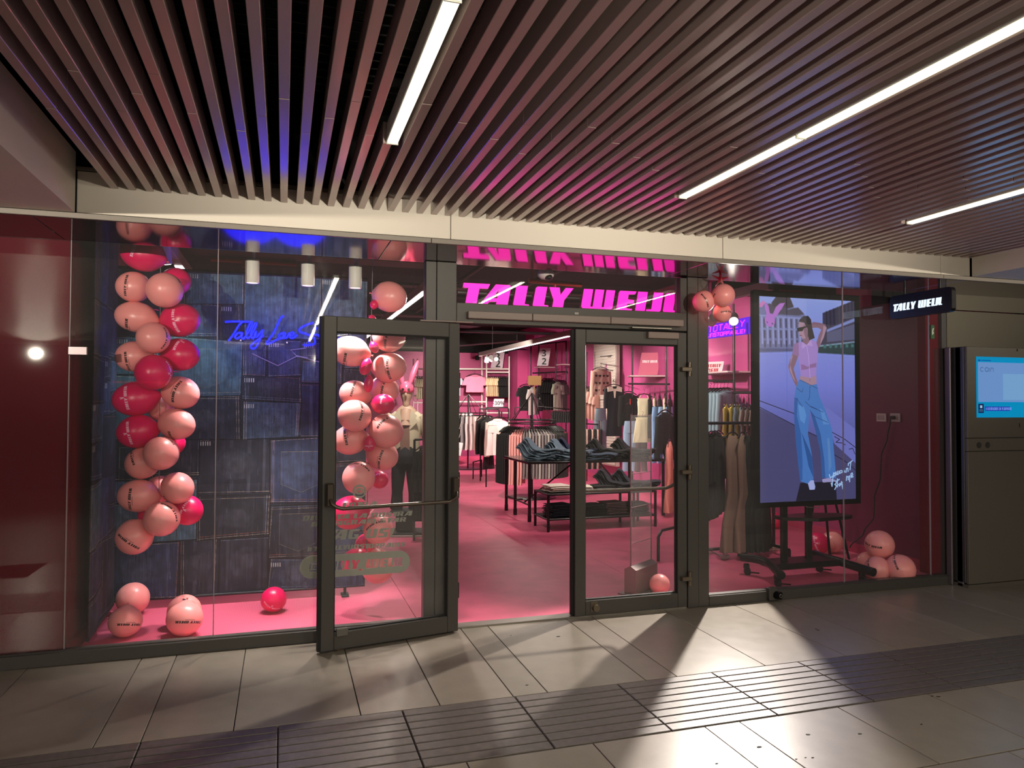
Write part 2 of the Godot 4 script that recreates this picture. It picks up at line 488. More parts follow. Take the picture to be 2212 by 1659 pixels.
	wb = MB.new(); wb.box2(Vector3(-9.2, 0, -0.2), Vector3(-9, 3.9, 10.8)); struct_of(put("wall_left", wb, pale))
	wb = MB.new(); wb.box2(Vector3(13, 0, -0.2), Vector3(13.2, 3.9, 10.8)); struct_of(put("wall_right", wb, pale))
	var white := mat("white_panel", Color(0.86, 0.83, 0.79), 0.45)
	# opposite shop front, seen only mirrored in the glass
	var far := room("wall_front", "dark glazed shop front across the passage under a white fascia", "shop front")
	var b := MB.new(); b.box2(Vector3(-9, 2.60, 9.9), Vector3(13, 2.86, 10.0)); put("fascia", b, white, far)
	b = MB.new(); b.box2(Vector3(-9, 0, 10.0), Vector3(13, 2.6, 10.1)); put("shop_glass", b, mat("black_glass", Color(0.02, 0.018, 0.018), 0.1), far)
	for i in 5:
		b = MB.new(); b.box2(Vector3(-7.5 + i * 4.2, 2.70, 9.86), Vector3(-4.2 + i * 4.2, 2.72, 9.9)); put("cove_light", b, glow("cove", WARM, 3.0), far)
	for x in FARX:
		b = MB.new(); b.cyl(Vector3(x, 2.44, 9.82), Vector3(x, 2.42, 9.64), 0.06, 0.06); put("spot_lamp", b, glow("fill_lamp", CLEAN, 8.0), far)  # bodies for the added fill spots, most set where frame members hide their reflection
	b = MB.new(); b.box2(Vector3(-3.0, 1.92, 9.85), Vector3(-1.7, 1.95, 9.9)); put("red_light", b, glow("red_strip", Color(1, 0.08, 0.05), 1.6), far)
	# bulkheads either side of the slats
	b = MB.new(); b.box2(Vector3(-9, 2.62, 0.63), Vector3(-1.092, 2.95, 10.0)); struct_of(put("trim_1", b, white), "plain white bulkhead box running along the slats at the left", "bulkhead")
	b = MB.new(); b.box2(Vector3(5.262, 2.62, 0.63), Vector3(13, 2.95, 10.0)); struct_of(put("trim_2", b, white), "plain white bulkhead box running along the slats at the right", "bulkhead")
	# fascia panels in front of the slat ends
	var fa := room("trim_3", "pale fascia of wide panels above the shop front, behind the slat ends", "fascia")
	var xs := [-1.09, 0.994, 2.97, 4.96, 5.262]
	for i in 4:
		var f := MB.new(); f.cb(Vector3((xs[i] + xs[i + 1]) / 2, 2.738, 0.603), Vector3(xs[i + 1] - xs[i] - 0.004, 0.228, 0.02), 0.002); put("panel", f, white, fa)
	b = MB.new(); b.box2(Vector3(-9, 2.622, 0.56), Vector3(13, 2.95, 0.592)); put("backing", b, mat("backing_dark", Color(0.05, 0.05, 0.05), 0.8), fa)
	b = MB.new(); b.box2(Vector3(-1.09, 2.856, 0.59), Vector3(5.26, 2.872, 0.63)); put("hanging_rail", b, mat("rail_grey", Color(0.45, 0.42, 0.4), 0.5), fa)
	# polished soffit over the shop front, with its edge strip
	var so := room("trim_4", "polished grey metal soffit above the shop front, mirroring the signs", "soffit")
	var pol := mat("polished_panel", Color(0.5, 0.45, 0.46), 0.1, 0.85)
	pol.roughness_texture = noise_tex(91, 0.006, Color(0.7, 0.7, 0.7), Color(1, 1, 1), 256, 3)
	pol.uv1_triplanar = true; pol.uv1_world_triplanar = true
	xs = [-9, -1.3, 0.62, 2.85, 5.2, 9]
	for i in 5:
		var f := MB.new(); f.cb(Vector3((xs[i] + xs[i + 1]) / 2, 2.596, 0.285), Vector3(xs[i + 1] - xs[i] - 0.004, 0.012, 0.63), 0.002); put("soffit_panel", f, pol, so)
	xs = [-9, 0.87, 4.98, 13]
	for i in 3:
		var f := MB.new(); f.cb(Vector3((xs[i] + xs[i + 1]) / 2, 2.605, 0.611), Vector3(xs[i + 1] - xs[i] - 0.003, 0.030, 0.02), 0.002); put("edge_strip", f, mat("edge_grey", Color(0.5, 0.47, 0.44), 0.45), so)
	# brushed metal wall to the right of the shop
	var mw := room("wall_side", "brushed metal wall panel above the information totem", "wall panel")
	var br := mat("brushed_metal", Color(0.42, 0.40, 0.36), 0.38, 0.6)
	b = MB.new(); b.box2(Vector3(5.70, 0, -0.06), Vector3(13, 2.44, 0.0)); put("metal_panel", b, br, mw)
	b = MB.new(); b.box2(Vector3(5.70, 2.45, -0.06), Vector3(13, 2.59, 0.0)); put("top_panel", b, br, mw)
	b = MB.new(); b.box2(Vector3(5.645, 0.0, -0.04), Vector3(5.70, 2.59, -0.005)); put("corner_post", b, mat("post_grey", Color(0.3, 0.29, 0.3), 0.4, 0.5), mw)

func ceiling_slats():
	var ce := room("ceiling", "open slatted ceiling of grey aluminium blades with a black void above", "ceiling")
	var b := MB.new(); b.box2(Vector3(-9, 3.7, 0.5), Vector3(13, 3.9, 10.6)); put("void_slab", b, mat("void_black", Color(0.012, 0.011, 0.011), 0.95), ce)
	var al := mat("slat_aluminium", Color(0.72, 0.645, 0.63), 0.27, 0.12)
	al.roughness_texture = noise_tex(93, 0.02, Color(0.7, 0.7, 0.7), Color(1, 1, 1), 256, 3)
	al.uv1_triplanar = true; al.uv1_world_triplanar = true; al.uv1_scale = Vector3(2, 2, 0.4)
	var meshes := {}
	for i in range(-8, 62):
		var x := -0.189 + 0.0895 * i + 0.0
		var skip := false
		for lx in LEDX:
			if absf(x - lx) < 0.045: skip = true
		var js := 1.75 + 0.55 * fposmod(i * 0.37, 1.0)
		for seg in 2:
			var z0 := 0.616 if seg == 0 else js + 0.002
			var z1 := js if seg == 0 else 9.9
			if skip:
				for n in 3:
					if absf(x - LEDX[n]) < 0.045:
						z1 = minf(z1, LEDZ[n] - 0.01)
				if z1 <= z0: continue
			var m := MB.new(); m.cb(Vector3(0, 0.05, (z1 - z0) / 2), Vector3(0.040, 0.1, z1 - z0), 0.002)
			var o := put("slat", m, al, ce)
			o.position = Vector3(x, 2.77 + (0.0015 if seg == 1 and i % 2 == 0 else 0.0), z0)
	# cable tray and pipes in the void
	var dk := mat("void_metal", Color(0.12, 0.12, 0.12), 0.5, 0.5)
	var t := MB.new()
	for j in 34: t.box(Vector3(0.7, 3.3, 1.0 + j * 0.09), Vector3(3.4, 0.006, 0.006))
	for j in 5: t.box(Vector3(-0.9 + j * 0.8, 3.31, 2.5), Vector3(0.008, 0.03, 3.2))
	put("cable_tray", t, dk, ce)
	t = MB.new(); t.cyl(Vector3(-1, 3.45, 2.2), Vector3(6, 3.42, 2.7), 0.035); t.cyl(Vector3(0.9, 3.5, 0.7), Vector3(1.6, 3.5, 6), 0.02); put("conduit", t, dk, ce)
	# three light lines between the slats
	var lb := ["white light line ending between the slats above the open door, nearest the bulkhead", "longest white light line in the slats, the middle one of the three", "white light line at the far right of the slatted ceiling, above the totem"]
	for i in 3:
		var l := thing("light_line", lb[i], "light fixture", Vector3(LEDX[i], 2.77, LEDZ[i]), "light lines in the slatted ceiling")
		var h := MB.new(); h.cb(Vector3(0, 0.045, 3.75), Vector3(0.05, 0.09, 9.0 - LEDZ[i] + 0.0), 0.003)
		var L: float = 9.3 - LEDZ[i]
		h = MB.new(); h.cb(Vector3(0, 0.05, L / 2), Vector3(0.052, 0.08, L), 0.003); put("housing", h, mat("lamp_white", Color(0.8, 0.8, 0.78), 0.5), l)
		var zz := 0.004
		var seg: Array = [[1.24, L - 1.25], [1.0, L - 1.01], [1.4, L - 1.41]][i]
		for q in seg:
			var d := MB.new(); d.cb(Vector3(0, 0.003, zz + q / 2), Vector3(0.046, 0.014, q - 0.006), 0.003)
			put("diffuser", d, glow("led_white", Color(1.0, 0.97, 0.86), 1.6), l)
			zz += q
		for c in [0.0, seg[0]]:
			var cc := MB.new(); cc.cb(Vector3(0, 0.004, c), Vector3(0.054, 0.02, 0.006), 0.001); put("end_cap", cc, mat("lamp_white", Color(0.8, 0.8, 0.78), 0.5), l)

func frame_mat() -> StandardMaterial3D:
	return mat("frame_grey", Color(0.245, 0.235, 0.225), 0.45, 0.0)

func storefront():
	var fm := frame_mat()
	var fr := room("trim_5", "grey aluminium shop front frame with base rail, jambs and transom", "shop front frame")
	var b := MB.new()
	for r: Array in [[-9.0, 0.945], [3.212, 5.645]]:
		b = MB.new(); b.cb(Vector3((r[0] + r[1]) / 2, 0.039, 0.0), Vector3(r[1] - r[0], 0.078, 0.1), 0.003); put("base_rail", b, fm, fr)
		b = MB.new(); b.box(Vector3((r[0] + r[1]) / 2, 0.081, 0.022), Vector3(r[1] - r[0], 0.008, 0.02)); put("glazing_bead", b, fm, fr)
	for r: Array in [[0.945, 1.02], [1.022, 1.165], [3.022, 3.115], [3.117, 3.212]]:
		b = MB.new(); b.cb(Vector3((r[0] + r[1]) / 2, 1.295, 0.0 if r[0] > 1.0 and r[0] < 3.1 else -0.004), Vector3(r[1] - r[0], 2.585, 0.1), 0.003); put("jamb", b, fm, fr)
	b = MB.new(); b.cb(Vector3(2.09, 2.232, 0.0), Vector3(1.85, 0.145, 0.1), 0.003); put("transom", b, fm, fr)
	b = MB.new(); b.cb(Vector3(2.09, 2.163, -0.02), Vector3(1.85, 0.018, 0.06), 0.002); put("door_stop", b, mat("gasket_black", Color(0.02, 0.02, 0.02), 0.7), fr)
	b = MB.new(); b.cb(Vector3(2.99, 2.44, 0.0), Vector3(0.06, 0.28, 0.09), 0.003); put("window_jamb", b, fm, fr)
	b = MB.new(); b.box(Vector3(2.09, 0.006, -0.01), Vector3(1.85, 0.012, 0.1)); put("threshold", b, mat("threshold_metal", Color(0.55, 0.53, 0.5), 0.35, 0.7), fr)
	# door operator cover in three lengths and its slide arm
	var op := thing("door_operator", "long pale door operator cover in lengths on the transom under the pink letters", "door closer", Vector3(2.09, 2.215, 0.05))
	var cover := mat("cover_mauve", Color(0.50, 0.44, 0.42), 0.45)
	for r in [[-0.855, -0.375], [-0.373, 0.245], [0.247, 0.865]]:
		b = MB.new(); b.cb(Vector3((r[0] + r[1]) / 2, 0.0, 0.03), Vector3(r[1] - r[0] - 0.002, 0.052, 0.058), 0.004); put("cover", b, cover, op)
	b = MB.new(); b.cb(Vector3(0.60, -0.045, 0.03), Vector3(0.34, 0.012, 0.02), 0.003); put("slide_rail", b, mat("satin_steel", Color(0.62, 0.6, 0.57), 0.3, 0.8), op)
	b = MB.new(); b.cb(Vector3(-1.0, -0.052, 0.03), Vector3(0.38, 0.012, 0.02), 0.003); put("slide_rail", b, cover, op)
	b = MB.new(); b.cb(Vector3(2.08, 2.262, 0.053), Vector3(0.034, 0.018, 0.008), 0.002)
	var pl := put("name_plate", b, mat("plate_silver", Color(0.6, 0.58, 0.56), 0.4)); tag(pl, "tiny silver plate on the transom below the letter gap of the pink sign", "plate")
	# panes
	var gl := glass("clear_glass", 0.012)
	var n := 1
	for r in [[-9.0, -1.262, 0.085, 2.589], [-1.258, -0.418, 0.085, 2.589], [-0.414, 0.944, 0.085, 2.589], [1.166, 2.96, 2.306, 2.589], [3.213, 4.548, 0.085, 2.589], [4.552, 5.484, 0.085, 2.589], [5.488, 5.645, 0.085, 2.589]]:
		b = MB.new(); b.box2(Vector3(r[0], r[2], -0.005), Vector3(r[1], r[3], 0.005))
		struct_of(put("window_%d" % n, b, gl), ["glass pane over the crimson wall at far left", "shop window pane in front of the left balloon garland", "shop window pane with the grey lettering, behind the open door", "glass pane over the doorway behind the pink letters", "shop window pane in front of the long dresses and screen", "shop window pane in front of the wall socket", "narrow glass pane at the right end of the shop front"][n - 1], "window")
		n += 1
	var sil := mat("silicone_pale", Color(0.55, 0.5, 0.52), 0.5)
	for x in [-1.26, -0.416, 4.55, 5.486]:
		b = MB.new(); b.box2(Vector3(x - 0.0025, 0.085, -0.006), Vector3(x + 0.0025, 2.589, 0.006)); put("glass_joint", b, sil, fr)
	b = MB.new(); b.cb(Vector3(-1.215, 1.905, 0.0), Vector3(0.105, 0.052, 0.022), 0.003); tag(put("glass_clamp", b, mat("clamp_grey", Color(0.45, 0.4, 0.42), 0.3, 0.4)), "small grey clamp plate joining two panes beside the crimson panel", "clamp")
	# door leaves
	door_leaf(1, Vector3(1.165, 0, 0.055), PI + 0.19, "door leaf swung fully open in front of the left window", true)
	door_leaf(2, Vector3(3.02, 0, 0.05), PI, "closed glazed door leaf at the right of the doorway", false)
	# lock box on the base rail, and the wedge under the open door
	var lk := thing("floor_lock", "round key lock in a grey box clipped on the right base rail", "lock", Vector3(3.7862, 0, 0.0403))
	lk.position = Vector3(3.787, 0.0, 0.05)
	b = MB.new(); b.cb(Vector3(-0.01, 0.062, 0.015), Vector3(0.075, 0.098, 0.05), 0.004); put("lock_body", b, fm, lk)
	b = MB.new(); b.cyl(Vector3(0.015, 0.055, 0.03), Vector3(0.03, 0.055, 0.075), 0.032, 0.03, 20); put("lock_barrel", b, mat("dark_steel", Color(0.12, 0.115, 0.11), 0.3, 0.8), lk)
	b = MB.new(); b.tube(arc(Vector3(0.0305, 0.055, 0.077), Vector3(0.98, 0, -0.2), Vector3.UP, 0.014, 0, TAU * 0.95, 16), 0.003, 6, true); put("lock_ring", b, mat("satin_steel", Color(0.62, 0.6, 0.57), 0.3, 0.8), lk)
	var wd := MB.new()
	wd.prism(PackedVector2Array([Vector2(-0.045, 0), Vector2(0.07, 0), Vector2(0.07, 0.006), Vector2(-0.045, 0.034)]), -0.02, 0.02, Transform3D(Basis(Vector3.UP, 1.9), Vector3(0.3487, 0, 0.2052)))
	tag(put("door_wedge", wd, mat("wedge_wood", Color(0.45, 0.34, 0.24), 0.8)), "small worn wooden wedge pushed under the open door", "door wedge")

func door_leaf(idx: int, hinge: Vector3, turn: float, label: String, open: bool):
	# built from its hinge edge along +x, inside face towards +z after the turn for the open leaf
	var fm := frame_mat()
	var d := Node3D.new(); d.name = "door_%d" % idx; add_child(d); struct_of(d, label, "door")
	d.position = hinge; d.rotation.y = turn
	var w := 0.945 if not open else 0.955
	var h0 := 0.012; var h1 := 2.148
	var zc := -0.035 if open else 0.035
	var sgn := 1.0 if open else -1.0
	var b := MB.new()
	var st := 0.085
	for x in [[0.004, st], [w - st, w]]:
		b = MB.new(); b.cb(Vector3((x[0] + x[1]) / 2, (h0 + h1) / 2, zc), Vector3(x[1] - x[0], h1 - h0, 0.062), 0.004); put("stile", b, fm, d)
	b = MB.new(); b.cb(Vector3(w / 2, h1 - 0.05, zc), Vector3(w - st * 2, 0.1, 0.062), 0.004); put("rail", b, fm, d)
	b = MB.new(); b.cb(Vector3(w / 2, h0 + 0.055, zc), Vector3(w - st * 2, 0.11, 0.062), 0.004); put("rail", b, fm, d)
	var gk := mat("gasket_black", Color(0.02, 0.02, 0.02), 0.7)
	b = MB.new()
	for s in [-1, 1]:
		b.box(Vector3(w / 2 + s * (w / 2 - st - 0.004), (h0 + 0.11 + h1 - 0.1) / 2, zc), Vector3(0.008, h1 - h0 - 0.21, 0.03))
	b.box(Vector3(w / 2, h1 - 0.104, zc), Vector3(w - st * 2, 0.008, 0.03)); b.box(Vector3(w / 2, h0 + 0.114, zc), Vector3(w - st * 2, 0.008, 0.03))
	put("gasket", b, gk, d)
	b = MB.new(); b.box(Vector3(w / 2, (h0 + 0.11 + h1 - 0.1) / 2, zc), Vector3(w - st * 2 - 0.002, h1 - h0 - 0.212, 0.01)); put("pane", b, glass("clear_glass"), d)
	b = MB.new(); b.box(Vector3(w + 0.008, (h0 + h1) / 2, zc - sgn * 0.012), Vector3(0.022, h1 - h0 - 0.01, 0.034)); put("edge_seal", b, gk, d)
	# panic bar on the inside face
	var steel := mat("bar_bronze", Color(0.36, 0.33, 0.3), 0.28, 0.75)
	var zi := zc - sgn * 0.031
	var yb := 1.005; var yl := 0.92
	for x in [0.043, w - 0.043]:
		b = MB.new(); b.cb(Vector3(x, yb, zi - sgn * 0.022), Vector3(0.05, 0.15, 0.044), 0.008); put("bar_bracket", b, steel, d)
	var pts := [Vector3(0.043, yb - 0.03, zi - sgn * 0.04), Vector3(0.05, yb - 0.055, zi - sgn * 0.06), Vector3(0.075, yl + 0.012, zi - sgn * 0.072), Vector3(0.11, yl, zi - sgn * 0.076), Vector3(w - 0.11, yl, zi - sgn * 0.076), Vector3(w - 0.075, yl + 0.012, zi - sgn * 0.072), Vector3(w - 0.05, yb - 0.055, zi - sgn * 0.06), Vector3(w - 0.043, yb - 0.03, zi - sgn * 0.04)]
	b = MB.new(); b.tube(pts, 0.0125, 12); put("push_bar", b, steel, d)
	var satin := mat("satin_bronze", Color(0.4, 0.36, 0.31), 0.35, 0.6)
	if open:
		b = MB.new(); b.cb(Vector3(w - 0.135, 0.125, zi - sgn * 0.006), Vector3(0.075, 0.05, 0.025), 0.003); put("bottom_lock", b, mat("lock_grey", Color(0.36, 0.35, 0.33), 0.4), d)
		for y in [0.28, 1.05, 1.75]:
			b = MB.new(); b.cb(Vector3(-0.006, y, -0.01), Vector3(0.03, 0.11, 0.03), 0.004); put("hinge", b, mat("dark_steel", Color(0.12, 0.115, 0.11), 0.3, 0.8), d)
	else:
		for y in [0.235, 1.06, 1.86]:
			b = MB.new(); b.cyl(Vector3(-0.004, y - 0.055, zc - 0.058), Vector3(-0.004, y - 0.016, zc - 0.058), 0.016); b.cyl(Vector3(-0.004, y + 0.016, zc - 0.058), Vector3(-0.004, y + 0.055, zc - 0.058), 0.016)
			b.smooth(false); b.cb(Vector3(0.022, y, zc - 0.052), Vector3(0.085, 0.032, 0.034), 0.003); put("hinge", b, satin, d)
		b = MB.new(); b.cb(Vector3(0.225, h1 - 0.03, zc - 0.05), Vector3(0.265, 0.05, 0.04), 0.004); put("closer_box", b, mat("cover_mauve", Color(0.5, 0.44, 0.42), 0.45), d)
		b = MB.new(); b.box(Vector3(w - 0.152, 0.075, zc - 0.034), Vector3(0.055, 0.075, 0.006)); put("lock_plate", b, satin, d)
		b = MB.new(); b.cyl(Vector3(w - 0.162, 0.068, zc - 0.032), Vector3(w - 0.162, 0.068, zc - 0.062), 0.027, 0.025, 20); put("lock_knob", b, satin, d)

func rrect(w: float, h: float, r: float, n := 6) -> PackedVector2Array:
	var p := PackedVector2Array()
	for c in [[1, 1, 0.0], [-1, 1, PI / 2], [-1, -1, PI], [1, -1, PI * 1.5]]:
		for i in n + 1:
			var a: float = c[2] + PI / 2 * i / n
			p.append(Vector2(c[0] * (w / 2 - r) + cos(a) * r, c[1] * (h / 2 - r) + sin(a) * r))
	return p

func disc(r: float, n := 32) -> PackedVector2Array:
	var p := PackedVector2Array()
	for i in n: p.append(Vector2(cos(TAU * i / n), sin(TAU * i / n)) * r)
	return p

# a transform that writes a line of text from a to b (baseline, on the plane through a, b and up)
func line_xf(a: Vector3, b: Vector3, up: Vector3, s: String, h: float, gap := 0.06) -> Transform3D:
	var x := (b - a)
	var k := x.length() / text_width(s, gap)
	var xn := x.normalized()
	return Transform3D(Basis(xn * k, up * h, xn.cross(up).normalized()), a)

func signs():
	# glowing letters over the doorway
	var a := Vector3(1.2528, 2.3295, -0.24)
	var b := Vector3(3.0901, 2.3352, -0.24)
	var w := (b - a).length()
	var h := w / 11.1
	var sg := thing("letter_sign", "glowing magenta slanted capitals reading TALLY WEIJL over the doorway", "sign", a)
	var face := glow("letter_magenta", Color(1.0, 0.03, 0.70), 1.25)
	var ret := mat("letter_side", Color(0.55, 0.08, 0.3), 0.2)
	var offs := [0.0, 0.93, 2.51, 3.47, 4.19, 5.90, 7.76, 8.79, 9.42, 10.30]
	var dir := (b - a) / w
	var i := 0
	for ch in "TALLYWEIJL":
		var xf := Transform3D(Basis(dir * h * (0.88 if ch == "W" else (0.9 if ch in "EIJ" else 0.96)), Vector3.UP * h, Vector3.BACK), dir * offs[i] * h)
		var m := MB.new(); var m2 := MB.new()
		for p in pieces(glyph(ch)):
			m.prism(p, -0.035, 0.0, xf); m2.prism(p, 0.0, 0.003, xf, false)
		var bd := put("letter", m, ret, sg)
		put("lit_face", m2, face, bd)
		i += 1
	m_rail(sg, w)
	# camera dome, sprinkler pipe and bulb above the letters
	var cd := thing("dome_camera", "small white dome security camera above the magenta letters", "camera", Vector3(1.946, 2.582, -0.25))
	var mb := MB.new(true); mb.lathe([Vector2(0, -0.03), Vector2(0.04, -0.02), Vector2(0.062, 0.0), Vector2(0.066, 0.03), Vector2(0.05, 0.05), Vector2(0, 0.055)], 20); put("housing", mb, mat("lamp_white", Color(0.8, 0.8, 0.78), 0.5), cd)
	mb = MB.new(true); mb.lathe([Vector2(0, -0.03), Vector2(0.02, -0.024), Vector2(0.03, -0.008), Vector2(0.03, 0.01), Vector2(0, 0.012)], 16, Transform3D(Basis(Vector3.RIGHT, -0.7), Vector3(0.01, -0.012, 0.036))); put("lens_dome", mb, mat("lens_black", Color(0.02, 0.02, 0.02), 0.08), cd)
	mb = MB.new(); mb.cyl(Vector3(0, 0.05, 0), Vector3(0, 1.1, 0), 0.012); put("stem", mb, mat("lamp_white", Color(0.8, 0.8, 0.78), 0.5), cd)
	var red := mat("pipe_red", Color(0.62, 0.1, 0.05), 0.45)
	mb = MB.new(); mb.cyl(Vector3(1.9567, 2.621, -0.7), Vector3(2.4361, 2.6067, -0.7), 0.02)
	mb.cyl(Vector3(2.1937, 2.614, -0.7), Vector3(2.1938, 2.5705, -0.7), 0.016, 0.008); mb.cyl(Vector3(1.9897, 2.6228, -0.7), Vector3(1.9897, 2.6228, -0.7) + Vector3(0, 1.2, 0), 0.012); tag(put("sprinkler_pipe", mb, red), "red sprinkler pipe with a drop head behind the magenta letters", "pipe")
	mb = MB.new(); mb.cyl(Vector3(-0.635, 2.8669, -1.9), Vector3(0.0985, 2.8655, -1.9), 0.022); mb.cyl(Vector3(-0.3551, 2.855, -1.9), Vector3(-0.3545, 2.8045, -1.9), 0.02, 0.01); tag(put("sprinkler_pipe", mb, red), "red sprinkler pipe above the denim banner behind the hanging lamps", "pipe")
	mb = MB.new(); mb.tube([Vector3(5.1521, 2.823, -1.6), Vector3(5.4114, 2.8255, -1.6), Vector3(5.4417, 2.7861, -1.6)], 0.02, 10); tag(put("sprinkler_pipe", mb, red), "red sprinkler pipe just above the tall portrait screen", "pipe")
	# black sign hung square to the shop front
	var hs := thing("hanging_sign", "black rounded box sign with white letters hung from the soffit at right", "sign", Vector3(5.06, 2.43, 0.33))
	mb = MB.new(); mb.prism(rrect(0.62, 0.2, 0.035), -0.022, 0.022, Transform3D(Basis(Vector3.UP, -PI / 2), Vector3.ZERO)); put("sign_box", mb, mat("sign_black", Color(0.012, 0.012, 0.013), 0.35), hs)
	for z in [-0.17, 0.18]:
		mb = MB.new(); mb.cyl(Vector3(0, 0.098, z), Vector3(0, 0.166, z), 0.009); put("hanger_rod", mb, mat("sign_black", Color(0.012, 0.012, 0.013), 0.35), hs)
	for s in [-1.0, 1.0]:
		mb = MB.new()
		var xf := line_xf(Vector3(s * 0.0225, -0.036, s * -0.275 if s > 0 else -0.275), Vector3(s * 0.0225, -0.036, 0.225), Vector3.UP, "TALLY WEIJL", 0.062)
		if s > 0: xf = line_xf(Vector3(0.0225, -0.036, 0.225), Vector3(0.0225, -0.036, -0.275), Vector3.UP, "TALLY WEIJL", 0.062)
		write_flat("TALLY WEIJL", 0.002, xf, mb)
		put("lettering", mb, glow("letter_white", Color(0.85, 0.93, 1.0), 1.15), hs)
	# grey vinyl lettering on the window behind the open door
	var vt := thing("window_lettering", "grey vinyl words and pill-shaped tag stuck on the window behind the open door", "lettering", Vector3.ZERO)
	var vm := mat("vinyl_grey", Color(0.56, 0.57, 0.53), 0.6)
	var z0 := 0.0055
	var lines := [["ENTRA", Vector3(0.3861, 0.8797, 0.0055), Vector3(0.6227, 0.8815, 0.0055), 0.03], ["DIVENTA LA NOSTRA", Vector3(0.1286, 0.8005, 0.0055), Vector3(0.8683, 0.8044, 0.0055), 0.031],
		["INSTAGRAM STAR", Vector3(0.1828, 0.7579, 0.0055), Vector3(0.8265, 0.7645, 0.0055), 0.03], ["TAG US!", Vector3(0.2679, 0.6623, 0.0055), Vector3(0.7468, 0.6627, 0.0055), 0.062], ["#TOTALLYUNSTOPPABLE", Vector3(0.1605, 0.5941, 0.0055), Vector3(0.8245, 0.593, 0.0055), 0.03]]
	for L in lines:
		var base := line_xf(L[1], L[2], Vector3.UP, L[0], L[3])
		var off := 0.0
		for word in L[0].split(" "):
			mb = MB.new()
			write_flat(word, 0.0008, base * Transform3D(Basis(), Vector3(off, 0, 0)), mb)
			put("word", mb, vm, vt)
			for ch in word + " ": off += glyph(ch)[0] + 0.06
	var pa := Vector3(0.1885, 0.4892, 0.0055); var pb := Vector3(0.7802, 0.4884, 0.0055)
	cut_vinyl("tag_pill", vt, vm, rrect((pb - pa).length() + 0.145, 0.152, 0.0755, 10), [["@TALLY_WEIJL", -(pb - pa).length() / 2 - 0.015, (pb - pa).length() / 2 + 0.03, -0.03, 0.06]], (pa + pb) / 2, [])
	var ring := []
	for half in [PackedVector2Array([Vector2(-1, -1), Vector2(0, -1), Vector2(0, 1), Vector2(-1, 1)]), PackedVector2Array([Vector2(0, -1), Vector2(1, -1), Vector2(1, 1), Vector2(0, 1)])]:
		for q in Geometry2D.intersect_polygons(rrect(0.062, 0.062, 0.018), half):
			for q2 in Geometry2D.clip_polygons(q, rrect(0.045, 0.045, 0.011)): ring.append(q2)
	ring.append(disc(0.011, 20))
	var dot := PackedVector2Array()
	for v in disc(0.003, 10): dot.append(v + Vector2(0.0145, 0.0145))
	ring.append(dot)
	cut_vinyl("icon_disc", vt, vm, disc(0.047), [], Vector3(0.5026, 0.984, 0.0055), ring)

	# blue neon script in front of the denim
	var nz := -0.98
	var nn := thing("neon_script", "blue neon handwriting in front of the denim banner, partly behind the open door", "neon sign", Vector3.ZERO)
	var tube := glow("neon_blue", Color(0.03, 0.12, 1.0), 1.3)
